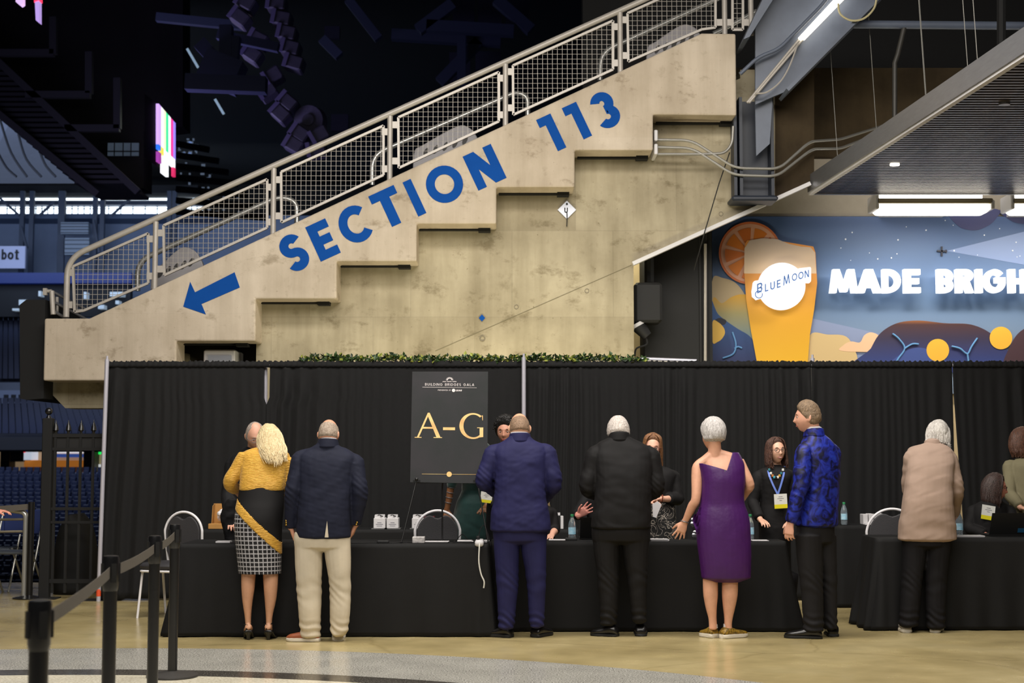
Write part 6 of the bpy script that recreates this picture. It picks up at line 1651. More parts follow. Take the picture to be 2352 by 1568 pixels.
# auburn haired woman in cardigan
f = helper('woman with glasses and long auburn hair in a black cardigan, holding a card', 610, 13.0, 172, [(1100, 500, 735, .13), (900, 500, 735, .14), (800, 500, 735, .135), (700, 505, 728, .12), (620, 505, 720, .125), (540, 500, 735, .125), (490, 505, 740, .11), (460, 530, 705, .085), (445, 575, 655, .06)],
    dict(x=597, y=328, dd=-.02, yaw=176, pitch=14, roll=-4, size=.97, neck=(610, 440, .02), neck_r=.048),
    [((722, 505, 0), (752, 640, -.04), (650, 642, -.22), (.062, .056, .048, .55)), ((520, 505, 0), (500, 640, -.04), (565, 660, -.22), (.060, .055, .048, .6))], M_blkt, cvB, (224, 172, 148), [(Vector((-1, -.2, .05)), Vector((0, -.3, -1)), Vector((0, -1, 0)), .92, .8), (Vector((1, -.4, .0)), Vector((0, -.3, -1)), Vector((0, -1, 0)), .92, .7)], seed=45, voxel=.0045, name='cardigan')
f.face(glasses=(90, 50, 60), smile=True, brow=(120, 84, 60))
f.hair_cap(lambda x, y, z: 3.2 * min(.25 - y * .8 + z * .62, 1), .013, (138, 96, 62), (92, 60, 40), .002, 70, seed=15, streak=(1.5, 1.5, .3))
long_hair(f, (150, 106, 68), (96, 62, 42), 280, .24, spread=.088, seed=17, wave_=.008, rr=.0055)
M_scroll = bpy.data.materials.new('scroll_print'); M_scroll.use_nodes = True
nt = M_scroll.node_tree; b_ = nt.nodes['Principled BSDF']; b_.inputs['Roughness'].default_value = .7
g_ = nt.nodes.new('ShaderNodeNewGeometry'); n_ = nt.nodes.new('ShaderNodeTexNoise'); n_.inputs['Scale'].default_value = 11; n_.inputs['Detail'].default_value = 1.5; n_.inputs['Distortion'].default_value = 2.5
r_ = nt.nodes.new('ShaderNodeValToRGB'); r_.color_ramp.elements[0].position = .515; r_.color_ramp.elements[0].color = (.012, .012, .012, 1); r_.color_ramp.elements[1].position = .525; r_.color_ramp.elements[1].color = (*hexc(200, 190, 178), 1)
e_ = r_.color_ramp.elements.new(.555); e_.color = (*hexc(200, 190, 178), 1); e_ = r_.color_ramp.elements.new(.565); e_.color = (.012, .012, .012, 1)
nt.links.new(g_.outputs['Position'], n_.inputs[0]); nt.links.new(n_.outputs[0], r_.inputs[0]); nt.links.new(r_.outputs[0], b_.inputs['Base Color'])
dm = MB(); loft(dm, f.rows([(1100, 495, 745, .15), (900, 497, 742, .155), (800, 498, 742, .148), (700, 502, 733, .131), (665, 506, 728, .125)]), f.L, 2.3, 26); f.cloth('dress', dm, M_scroll, .008, 2, .002)
mb = MB(); pts = smooth_pts([f.P(640, 450, -.10), f.P(648, 520, -.155), f.P(655, 600, -.16), f.P(640, 640, -.16)], 6); [mb.ball(p, .006, .006, .006, 8, 6) for p in pts]; mb.build('bead_necklace', mat('bead_mix', hexc(180, 150, 120), .4, nscale=60, col2=hexc(60, 40, 40)), f.root, True)
mb = MB(); c = f.P(655, 640, -.22); mb.tube([c + Vector((.004 * math.sin(t), .030 * math.cos(t), .030 * math.sin(t))) for t in [2 * PI * i / 16 for i in range(17)]], .006, 6); mb.build('bracelet', mat('brown_bead', hexc(120, 60, 40), .4), f.root, True)
mb = MB(); mb.prism([f.P(x, y, -.33) for x, y in ((597, 672), (628, 655), (652, 676), (620, 755), (600, 748))], (0, .003, 0)); tag(mb.build('white_card', M_shirt), 'small white card held by the auburn haired woman', 'card')

# curly haired helper hidden behind the blue suit
f = helper('person with black curly hair half hidden behind the bald man in the blue suit', 850, 13.15, 175, [(1000, 740, 960, .12), (860, 740, 965, .13), (700, 745, 960, .13), (560, 740, 965, .125), (500, 742, 962, .115), (465, 765, 940, .09), (445, 810, 900, .06)],
    dict(x=845, y=374, dd=-.02, yaw=170, pitch=10, size=.98, neck=(852, 440, .02), neck_r=.054),
    [((762, 510, 0), (752, 680, -.02), (800, 790, -.2), (.062, .055, .05, .9)), ((945, 510, 0), (960, 680, -.02), (910, 790, -.2), (.062, .055, .05, .9))], M_blkt2, cvA, (196, 140, 116), [(Vector((.4, -1, -.2)), Vector((0, 0, -1)), Vector((1, 0, 0)), 1, .5), (Vector((-.4, -1, -.2)), Vector((0, 0, -1)), Vector((-1, 0, 0)), 1, .5)], seed=51)
f.face(brow=(24, 20, 18))
f.hair_cap(lambda x, y, z: 3.0 * min(.34 - y * .75 + z * .55, z + .6), lambda x, y, z: .022 + .012 * max(0, z), (22, 19, 18), (10, 9, 9), .006, 40, seed=8)
def curl(u, v, rnd):
    az = 2 * PI * u; el = PI * .5 * rnd.uniform(.05, 1) ** .8
    if math.sin(az) > .55 and el < .95: az += PI
    x, y, z = math.cos(az) * math.cos(el), math.sin(az) * math.cos(el), math.sin(el)
    c = Vector((x * .104, y * .124, z * .140 + .006)); n_ = Vector((x, y, z)); t1 = n_.orthogonal().normalized(); t2 = n_.cross(t1)
    return [tuple(c + t1 * .011 * math.cos(a) + t2 * .011 * math.sin(a) + n_ * .0022 * a) for a in [i * .9 for i in range(7)]]
f.strands(None, 380, curl, (24, 20, 19), .0035, (12, 10, 10))
badge(f, 708, 697, 770, 755, -.19, tilt=-.012)

# person in dark green leaning on the chair, head behind the sign
f = helper('person in a dark green dress leaning on the chair behind the lettered sign', 660, 13.75, 176, [(1010, 575, 800, .17), (940, 560, 800, .18), (860, 558, 800, .18), (760, 580, 790, .16), (690, 610, 780, .13), (600, 600, 800, .12, -.1), (500, 600, 790, .12, -.22), (440, 630, 750, .09, -.28), (410, 665, 715, .06, -.3)],
    dict(x=670, y=360, dd=-.38, yaw=170, pitch=25, size=.97, neck=(680, 430, -.3), neck_r=.05),
    [((612, 520, -.2), (556, 660, -.15), (530, 798, -.12), (.052, .046, .04, .1)), ((780, 520, -.2), (790, 680, -.15), (740, 780, -.3), (.052, .046, .04, .1))], fabric('dark_green_velvet', (14, 50, 48), .6, .15, sheen=.4), cvA, (132, 88, 58), [(Vector((.05, -.25, -1)), Vector((0, 1, -.2)), Vector((1, 0, 0)), .98, .25, .16), (Vector((-.3, -1, -.3)), Vector((0, 0, -1)), Vector((-1, 0, 0)), .95, .5)], seed=55, voxel=.005, name='dress')
f.hair_cap(lambda x, y, z: 3.0 * min(.34 - y * .75 + z * .55, z + .7), .02, (22, 19, 18), (10, 9, 9), .003, 60, seed=9)
f.face(brow=(20, 16, 14), lip=(110, 56, 50))
for t_ in (.12, .34, .56, .78):
    E_, W_ = f.P(556, 660, -.15), f.P(530, 798, -.12); c = E_ + (W_ - E_) * (t_ * .9)
    ax_ = (W_ - E_).normalized(); a1 = ax_.orthogonal().normalized(); a2 = ax_.cross(a1); r_b = .037 - .010 * t_
    mb = MB(); mb.tube([c + a1 * r_b * math.cos(t) + a2 * r_b * math.sin(t) for t in [2 * PI * i / 18 for i in range(19)]], .0035, 6); mb.build('bangle', M_alum, f.root, True)

# man bending behind the woman in yellow
f = helper('grey haired man in black bending behind the table, mostly hidden by the blonde woman', 630, 13.0, 178, [(1000, 520, 760, .13), (860, 490, 770, .14), (760, 480, 770, .14), (640, 480, 770, .14), (520, 480, 770, .14), (430, 482, 768, .13), (385, 505, 750, .11), (350, 560, 700, .085), (330, 590, 670, .06)],
    dict(x=643, y=262, dd=-.10, yaw=205, pitch=28, roll=6, size=1.03, neck=(640, 330, .0), neck_r=.06),
    [((512, 430, 0), (482, 620, -.05), (500, 780, -.25), (.072, .066, .056, .9)), ((750, 430, 0), (770, 620, -.05), (740, 780, -.2), (.072, .066, .056, .9))], M_blkt2, cv5, (208, 156, 132), [(Vector((.3, -1, -.3)), Vector((0, 0, -1)), Vector((1, 0, 0)), 1, .5), (Vector((-.3, -1, -.3)), Vector((0, 0, -1)), Vector((-1, 0, 0)), 1, .5)], seed=61, name='jacket')
f.face(glasses=(120, 120, 124), brow=(140, 130, 120))
f.hair_cap(lambda x, y, z: 3.0 * min(.40 - y * .8, z + .5, .62 - z * .5 - y * .2), .006, (168, 156, 146), (130, 118, 110), .001, 110)
# coat over his arm
mb = MB(); rs = []
for i in range(9):
    t = i / 8; y = 640 + 250 * t; xl = 478 - 44 * math.sin(min(t * 1.5, 1) * PI * .75) + (0 if t < .6 else 30 * (t - .6)); xr = 532
    c = f.P((xl + xr) / 2, y, -.62 if False else -.30); rs.append(ring(c, Vector((1, 0, 0)), Vector((0, 1, 0)), f.m(xr - xl) / 2, .05, 2.2, 18))
mb.rings(rs, True)
f.cloth('draped_coat', mb, M_blkt2, .009, 3, .006, 16, 3)

# seated helpers
f = helper('seated blonde woman in black behind the table, hidden by the man in the blue suit', 1010, 13.05, 176, [(960, 910, 1110, .13), (900, 905, 1112, .13), (840, 905, 1112, .12), (800, 908, 1108, .11), (775, 935, 1080, .08), (760, 985, 1040, .055)],
    dict(x=1012, y=690, dd=-.04, yaw=178, pitch=22, size=.94, neck=(1010, 765, .02), neck_r=.046),
    [((925, 810, 0), (905, 905, -.05), (960, 940, -.25), (.05, .045, .04, .9)), ((1095, 810, 0), (1112, 900, -.05), (1095, 930, -.20), (.05, .045, .04, .3))], M_blkt, cvA, (222, 170, 146), [(Vector((.4, -1, -.1)), Vector((0, 0, -1)), Vector((1, 0, 0)), .9, .4), (Vector((-.3, -1, -.2)), Vector((0, 0, -1)), Vector((-1, 0, 0)), .9, .4)], seed=65, seated=True)
f.face(brow=(150, 120, 84))
f.hair_cap(lambda x, y, z: 3.2 * min(.28 - y * .8 + z * .62, 1), .014, (214, 190, 144), (170, 140, 96), .002, 70, seed=25)
long_hair(f, (216, 192, 146), (170, 140, 96), 240, .26, spread=.100, seed=27, wave_=.012, rr=.005)
f = helper('seated person in black gesturing with a raised open hand beside the water bottle', 330, 13.1, 176, [(880, 210, 440, .13), (800, 205, 445, .14), (700, 205, 445, .13), (620, 205, 445, .12), (575, 215, 435, .11), (545, 250, 400, .08), (530, 295, 355, .055)],
    dict(x=325, y=460, dd=-.04, yaw=185, pitch=5, size=.96, neck=(325, 535, .02), neck_r=.052),
    [((222, 610, 0), (150, 730, -.08), (152, 742, -.22), (.058, .052, .05, .5)), ((428, 610, 0), (450, 730, -.05), (400, 800, -.25), (.058, .052, .045, .9))], M_blkt2, cvB, (222, 150, 136), [(Vector((.85, -.25, .65)), Vector((.3, -1, .2)), Vector((.3, 0, 1)), .98, .15, .22), (Vector((-.3, -1, -.2)), Vector((0, 0, -1)), Vector((-1, 0, 0)), .95, .4)], seed=67, seated=True)
f.hair_cap(lambda x, y, z: 3.0 * min(.34 - y * .75 + z * .55, z + .6), .015, (70, 50, 38), (40, 30, 24), .002, 70, seed=28)
f.face()
f = helper('seated woman with brown bob, glasses and badge in black behind the open laptop', 1325, 13.25, 214, [(900, 1205, 1465, .13), (820, 1205, 1468, .13), (750, 1208, 1462, .12), (705, 1225, 1440, .11), (685, 1270, 1400, .085), (670, 1310, 1385, .055)],
    dict(x=1352, y=606, dd=-.02, yaw=248, pitch=8, size=.98, neck=(1345, 680, .01), neck_r=.046),
    [((1228, 740, 0), (1205, 840, -.05), (1300, 880, -.22), (.055, .05, .045, .9)), ((1440, 740, 0), (1470, 830, -.05), (1420, 880, -.22), (.055, .05, .045, .9))], M_blkt, cvC, (196, 128, 108), [(Vector((.5, -1, -.1)), Vector((0, 0, -1)), Vector((1, 0, 0)), .9, .4), (Vector((-.3, -1, -.2)), Vector((0, 0, -1)), Vector((-1, 0, 0)), .9, .4)], seed=71, seated=True)
f.face(glasses=(30, 20, 24), brow=(60, 40, 34))
f.hair_cap(lambda x, y, z: 3.2 * min(.24 - y * .8 + z * .62, 1), .022, (64, 44, 38), (36, 26, 24), .003, 60, seed=35, streak=(1.5, 1.5, .3))
long_hair(f, (66, 46, 40), (36, 26, 24), 330, .12, spread=.102, seed=37, rr=.006)
badge(f, 1272, 702, 1346, 785, -.17, tilt=-.02)
f = helper('standing woman in olive cardigan at the right picture edge', 1530, 13.6, 236, [(1000, 1425, 1640, .13), (850, 1420, 1645, .14), (740, 1422, 1645, .14), (600, 1420, 1640, .13), (520, 1418, 1640, .13), (465, 1425, 1632, .11), (440, 1460, 1600, .085), (425, 1490, 1560, .06)],
    dict(x=1512, y=338, dd=-.0, yaw=262, pitch=4, size=1.0, neck=(1520, 425, .01), neck_r=.05),
    [((1440, 480, -.02), (1440, 640, -.10), (1500, 720, -.25), (.065, .058, .048, .9)), ((1620, 480, .05), (1650, 640, .0), (1600, 740, -.2), (.06, .055, .048, .9))], fabric('olive_knit', (118, 112, 88), .8), cvC, (206, 156, 132), [(Vector((.6, -.8, -.2)), Vector((0, 0, -1)), Vector((1, 0, 0)), .92, .5), (Vector((-.3, -1, -.2)), Vector((0, 0, -1)), Vector((-1, 0, 0)), .92, .5)], seed=75, name='cardigan')
f.face(brow=(90, 60, 44))
f.hair_cap(lambda x, y, z: 3.2 * min(.24 - y * .8 + z * .62, 1), .022, (96, 60, 42), (60, 38, 28), .003, 60, seed=45, streak=(1.5, 1.5, .3))
long_hair(f, (98, 62, 44), (58, 36, 28), 300, .09, spread=.098, seed=47, rr=.006)
# person cut off by the left edge, only a hand in view
f = helper('person cut off by the left picture edge, resting a hand on the silver barrier', -75, 14.2, 0, [(1260, -115, -30, .13), (1200, -118, -28, .13), (1120, -116, -30, .12), (1060, -120, -30, .12), (1030, -110, -40, .10), (1015, -90, -55, .07)],
    dict(x=-74, y=985, dd=.04, yaw=-10, pitch=8, neck=(-74, 1018, .02)),
    [((-42, 1050, 0), (-34, 1110, .0), (-8, 1172, .06), (.055, .05, .042, .95)), ((-108, 1050, 0), (-118, 1110, .0), (-110, 1160, .15), (.055, .05, .042, .95))], M_shirt, None, (220, 150, 128), [(Vector((1, .1, -.1)), Vector((0, 0, -1)), Vector((0, -1, 0)), .95, .45), (Vector((.2, 1, -.2)), Vector((0, 0, -1)), Vector((1, 0, 0)), .95, .4)], seed=81, name='shirt')
f.hair_cap(lambda x, y, z: 3.0 * min(.34 - y * .75 + z * .55, z + .6), .012, (90, 66, 48), (60, 44, 34), .002, 70, seed=50)
f.face()
# ================================================================== DRAPES, TABLES, THINGS ON THEM
DC = 15.05
M_drape = mat('black_drape', hexc(20, 20, 21), .8, spec=.25, noise_amt=.12, nscale=30, bump=.15, bscale=300, sheen=.05)
M_cloth = mat('black_tablecloth', hexc(20, 20, 21), .75, spec=.25, noise_amt=.08, nscale=4, bump=.05, bscale=300)
ztop = px(1200, 834, DC).z
def lx(x): return px(x, 1000, DC).x
def drape(label, e0, e1, seed, dens=1.0, zb=.02, amp=1.0):
    # e0, e1: edge position as function of height
    rnd = random.Random(seed); ph = [rnd.uniform(0, 6.28) for _ in range(6)]
    w = e1(1.5) - e0(1.5); nx = max(30, int(w / .011)); nz = 34
    def off(s_, v):
        k = .35 + .65 * (1 - v)
        u = s_ + .012 * math.sin(v * 3 + s_ * 4)
        gate = .12 + 1.1 * (.5 + .5 * math.sin(u * 3.3 * dens + ph[0] + 1.3 * math.sin(u * 1.7 + ph[3]))) ** 2
        a = math.sin(u * 27 * dens + 4.2 * math.sin(u * 3.1 + ph[1]) + ph[2] + .5 * math.sin(v * 4 + u * 3))
        a = math.copysign(abs(a) ** .7, a)
        b_ = math.sin(u * 61 * dens + 3.5 * math.sin(u * 6.3 + ph[3]) + ph[4] + .4 * math.sin(v * 6))
        return amp * (.036 * k * a * gate + .010 * b_ * (.3 + gate) + .02 * math.sin(u * 6 + ph[5]) * (1 - v))
    vs = []; fs = []
    for i in range(nz + 1):
        v = i / nz; z = zb + (ztop - zb) * v
        for j in range(nx + 1):
            s_ = j / nx; x = e0(z) + (e1(z) - e0(z)) * s_
            sq = 1 if v < .90 else .35 + .65 * max(0, (.93 - v) / .03)
            vs.append((x, DC + off(w * s_, v) * sq, z))
    for i in range(nz):
        for j in range(nx):
            a = i * (nx + 1) + j; fs.append((a, a + 1, a + nx + 2, a + nx + 1))
    mb = MB(); mb.add(vs, fs)
    t = thing('curtain', label, 'curtain', (e0(1) + w / 2, DC, 0), 'black pipe and drape curtains')
    o = mb.build('fabric', M_drape, t, 180, False); sd = o.modifiers.new('t', 'SOLIDIFY'); sd.thickness = .003
    # ruffled rod pocket
    mb = MB(); n = int(w / .012)
    rs = []
    for j in range(n + 1):
        x = e0(ztop) + w * j / n; r = .024 + .003 * math.sin(j * 1.3 + rnd.uniform(0, 1.5)); h = rnd.uniform(.0, .022)
        rs.append([Vector((x, DC + r * math.cos(a), ztop - .02 + r * math.sin(a) * (1 + (1.0 + h * 60) * (.5 if math.sin(a) > .7 else 0)))) for a in [2 * PI * k / 10 for k in range(10)]])
    mb.rings(rs, True); mb.build('rod_pocket', M_drape, t, 180)
def pinch(x, xo, z1, side): return lambda z: (lx(xo) if z > z1 else lx(x))
zgap = px(608, 918, DC).z
drape('leftmost black curtain, between the leaning end pole and the small gap above the couple', lambda z: lx(246) - .075 * (1 - z / ztop), lambda z: lx(605) if z > zgap else lx(611), 1, 1.0)
drape('second black curtain from the left, behind the lettered sign', lambda z: lx(618) if z > zgap else lx(611.5), lambda z: lx(1199), 2, .9)
drape('wide black curtain between the centre pole and the blue jacketed man', lambda z: lx(1207), lambda z: lx(1865), 3, 1.25)
zs0 = px(2192, 895, DC).z
drape('black curtain behind the white haired woman, ending at the narrow slit', lambda z: lx(1866), lambda z: lx(2190), 4, 1.1)
drape('rightmost black curtain with its edge pulled open at the slit', lambda z: lx(2192) + max(0, zs0 - z) * .05, lambda z: lx(2520), 5, 1.0)
def upright(label, x0, y0, x1, y1, tape=False, D=DC - .055):
    t = thing('support_pole', label, 'pole', (px(x0, y0, D).x, D, 0), 'drape uprights')
    a = px(x0, 1376, D); a.z = 0.0; b = px(x1, y1, D)
    mb = MB(); mb.cyl(a, b, .022, n=14); mb.build('tube', M_pipe, t, True)
    mb = MB(); mb.cyl(b, b + Vector((0, 0, .035)), .012, n=8); mb.build('pin', M_pipe, t, True)
    mb = MB(); mb.box(a.x - .2, D - .0, 0, a.x + .2, D + .24, .006); mb.build('base_plate', M_vblack, t)
    if tape: mb = MB(); q = a + Vector((0, 0, .05)); mb.cyl(q, q + Vector((0, 0, .07)), .0235, n=14); mb.build('orange_tape', mat('tape_orange', hexc(220, 80, 40), .6), t, True)
upright('leaning silver pole at the left end of the drapes', 226, 1376, 246, 825, True)
upright('silver pole mostly hidden between the two left curtains', 610, 1376, 610, 836, False, DC + .075)
upright('silver centre pole behind the bald man in the blue suit', 1203, 1376, 1203, 820)
upright('silver pole between the wide curtain and the right curtains, behind the blue jacketed man', 1866, 1376, 1866, 822, False, DC + .075)
mb = MB(); mb.cyl((lx(250), DC, ztop - .02), (lx(2520), DC, ztop - .02), .016, n=8); tag(mb.build('drape_crossbar', M_pipe), 'long crossbar pipe inside the curtain tops', 'pipe')
mb = MB(); mb.cyl(px(1470, 824, 15.17), px(1600, 829, 15.12), .02, n=8); tag(mb.build('loose_pipe', M_pipe, smooth=True), 'pale pipe lying behind the curtain top right of the leaves', 'pipe')

# leafy garland
gl = thing('leaf_garland', 'artificial green leaf garland along the curtain tops', 'garland', (lx(1080), DC + .1, ztop - .04))
rnd = random.Random(7); ms = [mat('leaf_green', hexc(52, 78, 34), .5), mat('leaf_dark', hexc(26, 44, 22), .5), mat('leaf_yellow', hexc(150, 158, 66), .5)]
mb = MB()
xg0, xg1 = px(683, 820, DC).x, px(1480, 820, DC).x
for i in range(1500):
    x = rnd.uniform(xg0, xg1); y = DC + rnd.uniform(-.02, .16); z = ztop + .012 + rnd.random() ** 1.4 * .055 + (.012 if math.sin(x * 9) > 0 else -.004)
    l = rnd.uniform(.035, .068); w = l * .30
    d = Vector((rnd.uniform(-1, 1), rnd.uniform(-1, .4), rnd.uniform(-.1, .9))).normalized(); s_ = d.cross(Vector((rnd.uniform(-1, 1), rnd.uniform(-1, 1), rnd.uniform(-1, 1)))).normalized(); n_ = d.cross(s_)
    p = Vector((x, y, z)); mb.cur = rnd.choices((0, 1, 2), (.45, .33, .22))[0]
    mb.add([p, p + d * l * .5 + s_ * w - n_ * w * .3, p + d * l, p + d * l * .5 - s_ * w - n_ * w * .3, p + d * l * .5 + n_ * .002], [(0, 1, 4), (1, 2, 4), (2, 3, 4), (3, 0, 4)])
mb.build('leaves', ms, gl, False, False)
mb = MB(); mb.box(xg0, DC + .0, ztop - .02, xg1, DC + .15, ztop + .012); mb.build('backing', ms[1], gl)

# tablecloths
def tablecloth(label, xa, xb, y0, y1, h, seed, flare=.06, folds=1.0, flL=.0, flR=.0, rad=.02):
    rnd = random.Random(seed); ph = [rnd.uniform(0, 6.3) for _ in range(6)]
    P = []
    def seg(p, q, n): 
        for k in range(n): P.append((p[0] + (q[0] - p[0]) * k / n, p[1] + (q[1] - p[1]) * k / n))
    r = rad
    def corner(cx, cy, a0):
        for k in range(6): a = R(a0 + 90 * k / 6); P.append((cx + r * math.cos(a), cy + r * math.sin(a)))
    nx = int((xb - xa) / .02); ny = int((y1 - y0) / .02)
    seg((xa + r, y0), (xb - r, y0), nx); corner(xb - r, y0 + r, -90); seg((xb, y0 + r), (xb, y1 - r), ny); corner(xb - r, y1 - r, 0)
    seg((xb - r, y1), (xa + r, y1), nx); corner(xa + r, y1 - r, 90); seg((xa, y1 - r), (xa, y0 + r), ny); corner(xa + r, y0 + r, 180)
    N = len(P); rows = []
    L_ = 0; S = [0]
    for i in range(1, N): L_ += math.hypot(P[i][0] - P[i - 1][0], P[i][1] - P[i - 1][1]); S.append(L_)
    nz = 22
    for i in range(nz + 1):
        v = i / nz      # 0 top, 1 floor
        row = []
        for j, (x, y) in enumerate(P):
            nxv, nyv = 0, 0
            dx0, dx1 = x - xa, xb - x
            if y <= y0 + r: nyv = -1
            if y >= y1 - r: nyv = 1
            if dx0 <= r: nxv = -1
            if dx1 <= r: nxv = 1
            cl = math.exp(-min(dx0, dx1) / .16)
            endf = (flL if dx0 < dx1 else flR)
            f1 = math.sin(S[j] * 17 * folds + ph[0] + 1.5 * math.sin(S[j] * 4 + ph[1])); f2 = math.sin(S[j] * 46 + ph[2])
            o = flare * (.25 + .15 * f1) * v ** 1.3 + v * (.010 * f1 + .03 * cl * f2 * (1 if nyv else .6)) + cl * .05 * v
            xx = x + nxv * (o + endf * v ** 1.1); yy = y + nyv * o * (.55 if nyv < 0 else .2)
            if nyv and not nxv: xx += (-1 if dx0 < dx1 else 1) * endf * cl * v * .8
            row.append((xx, yy, h - .004 - (h - .012) * v))
        rows.append(row)
    rows.insert(0, [(xa + (x - xa) * .998 + .001 * (xb - xa), y + (.01 if y < (y0 + y1) / 2 else -.01), h) for x, y in P])
    mb = MB(); mb.rings([[Vector(p) for p in r_] for r_ in rows], True)
    o = mb.build('tablecloth', M_cloth, None, 180)
    return tag(o, label, 'tablecloth', 'black tablecloths')
D1, D2 = 12.05, 12.40
H1 = .742
tablecloth('long black tablecloth on the left front table, between the chair and the bald man', px(412, 1245, D1).x, px(1122, 1245, D1).x, D1, D1 + .68, H1, 1, .05, .7, .10, .0)
tablecloth('black tablecloth on the middle front table, under the white haired man and the purple dress', px(1128, 1245, D2).x, px(1806, 1245, D2).x, D2, D2 + .40, H1, 2, .05, .7, .0, .09)
tablecloth('black tablecloth on the right front table, under the open laptop', px(2012, 1236, 12.5).x, px(2480, 1236, 12.5).x, 12.5, 13.05, .765, 3, .08, 1.4, .03, 0, .05)
tablecloth('black tablecloth on the low back table along the left curtains', px(450, 1212, 14.42).x, px(1330, 1212, 14.42).x, 14.42, 14.88, .742, 4, .03, .8)
tablecloth('small black tablecloth on the back table behind the blue jacketed man', px(1916, 1202, 14.35).x, px(2230, 1202, 14.35).x, 14.35, 14.85, .785, 5, .04, 2.2, .03, .03, .10)

# banquet chairs
M_cframe = mat('white_chair_frame', hexc(228, 226, 230), .4)
M_cback = mat('charcoal_vinyl', hexc(50, 49, 52), .6, bump=.1, bscale=120)
def chair(label, x, D, ztop_, w, yaw, seatz=.45):
    c = px(x, 1200, D); t = thing('banquet_chair', label, 'chair', (c.x, D, 0), 'round backed banquet chairs')
    ca, sa = math.cos(R(yaw)), math.sin(R(yaw))
    def T(p): return (c.x + p[0] * ca - p[1] * sa, D + p[0] * sa + p[1] * ca, p[2])
    hw = w / 2; zc = ztop_ - hw
    arch = [(-hw * .82, .02, seatz - .02), (-hw * .93, .02, seatz + .12), (-hw, .0, zc)] + [(-hw * math.cos(a), -.0, zc + hw * math.sin(a)) for a in [PI * k / 14 for k in range(1, 14)]] + [(hw, .0, zc), (hw * .93, .02, seatz + .12), (hw * .82, .02, seatz - .02)]
    mb = MB(); mb.tube([T(p) for p in smooth_pts(arch, 3)], .0125, 8); mb.build('back_frame', M_cframe, t, True)
    # padded back inside the hoop with a hand slot at the top
    out = []
    for k in range(25):
        a = PI * k / 24; r = hw - .018; dip = .05 * math.exp(-((a - PI / 2) / .30) ** 2)
        out.append((r * -math.cos(a), 0, zc + (r - dip) * math.sin(a)))
    out += [(hw * .86, 0, seatz + .14), (hw * .70, 0, seatz + .08), (-hw * .70, 0, seatz + .08), (-hw * .86, 0, seatz + .14)]
    mb = MB(); y0_, y1_ = -.02, .02
    v = [T((p[0], y0_, p[2])) for p in out]; dv = Vector(T((0, y1_, 0))) - Vector(T((0, y0_, 0))); mb.prism(v, dv); o = mb.build('backrest', M_cback, t)
    bv = o.modifiers.new('b', 'BEVEL'); bv.width = .008; bv.segments = 2; bv.limit_method = 'ANGLE'
    mb = MB(); mb.bbox(-.21, -.42, seatz - .01, .21, -.02, seatz + .055, .025); mb.v = [T(p) for p in mb.v]; mb.build('seat', M_cback, t, True)
    mb = MB(); mb.tube([T(p) for p in fillet([(-.205, .0, seatz - .02), (-.205, -.41, seatz - .02), (.205, -.41, seatz - .02), (.205, .0, seatz - .02)], .05)], .011, 8); mb.build('seat_frame', M_cframe, t, True)
    for sx in (-1, 1):
        for y_, yb in ((-.36, -.41), (-.02, .07)):
            mb = MB(); mb.cyl(T((sx * .2, y_, seatz - .02)), T((sx * .215, yb, 0)), .0115, n=8); mb.build('leg', M_cframe, t, True)
chair('white framed chair standing at the left end of the tables beside the belt barrier', 422, 13.75, .935, .385, -18, .44)
chair('white framed chair behind the lettered sign, a hand resting on its back', 1005, 13.25, .965, .40, 6)
chair('white framed chair behind the right table, left of the white haired woman', 2050, 13.55, .97, .46, -10)

# letter sign on its easel
DE = 12.27
def sgn(u, v, o=0):   # u 0..1 across, v 0 bottom..1 top
    bl = px(942, 1107, DE); br = px(1119, 1110, DE); tl = px(947, 853, DE + .16); tr = px(1121, 853, DE + .16)
    p = (bl * (1 - u) + br * u) * (1 - v) + (tl * (1 - u) + tr * u) * v
    n = (br - bl).cross(tl - bl).normalized()
    return p + n * o
es = thing('easel_sign', 'dark poster with gold A-G lettering standing on the table', 'sign', px(1030, 1108, DE))
mb = MB(); n_ = (sgn(0, 0, 1) - sgn(0, 0)); mb.prism([sgn(0, 0), sgn(1, 0), sgn(1, 1), sgn(0, 1)], n_ * -.008); mb.build('foam_board', mat('poster_charcoal', hexc(52, 50, 54), .45, spec=.12, nscale=1.6, col2=hexc(36, 42, 40)), es)
M_goldl = mat('gold_lettering', hexc(226, 200, 130), .4, nscale=7, col2=hexc(200, 150, 84)); M_wt = mat('print_white', hexc(214, 206, 206), .5)
UX = (sgn(1, .5) - sgn(0, .5)); WS = UX.length; UX.normalize(); VZ = (sgn(.5, 1) - sgn(.5, 0)); HS = VZ.length; VZ.normalize()
O = sgn(0, 0, .0008)
def sp_(u, v): return O + UX * u * WS + VZ * v * HS
spk = [0]
def spoly(mb, pts, m=None): spk[0] += 1; mb.prism([sp_(*p) for p in pts], n_ * (.0008 + .00012 * (spk[0] % 4)))
def cx_(x, y): # crop pixels of the poster close-up (scale 7.84 from 930,840)
    X = 930 + x / 7.84; Y = 840 + y / 7.84
    v = 1 - (Y - 853) / (1108.5 - 853); xl = 942 + 5 * v; xr = 1119 + 2 * v
    return ((X - xl) / (xr - xl), v)
mb = MB()
for q in ([(412, 862), (446, 862), (252, 1302), (216, 1302)], [(412, 862), (446, 862), (640, 1302), (568, 1302), (418, 935)], [(330, 1118), (500, 1118), (510, 1150), (318, 1150)], [(175, 1300), (298, 1300), (298, 1314), (175, 1314)], [(515, 1300), (668, 1300), (668, 1314), (515, 1314)]): spoly(mb, [cx_(*p) for p in q])
mb.build('letter', M_goldl, es)
mb = MB(); spoly(mb, [cx_(*p) for p in ((686, 1122), (902, 1122), (902, 1172), (686, 1172))]); mb.build('dash', M_goldl, es)
mb = MB()
N_ = 30
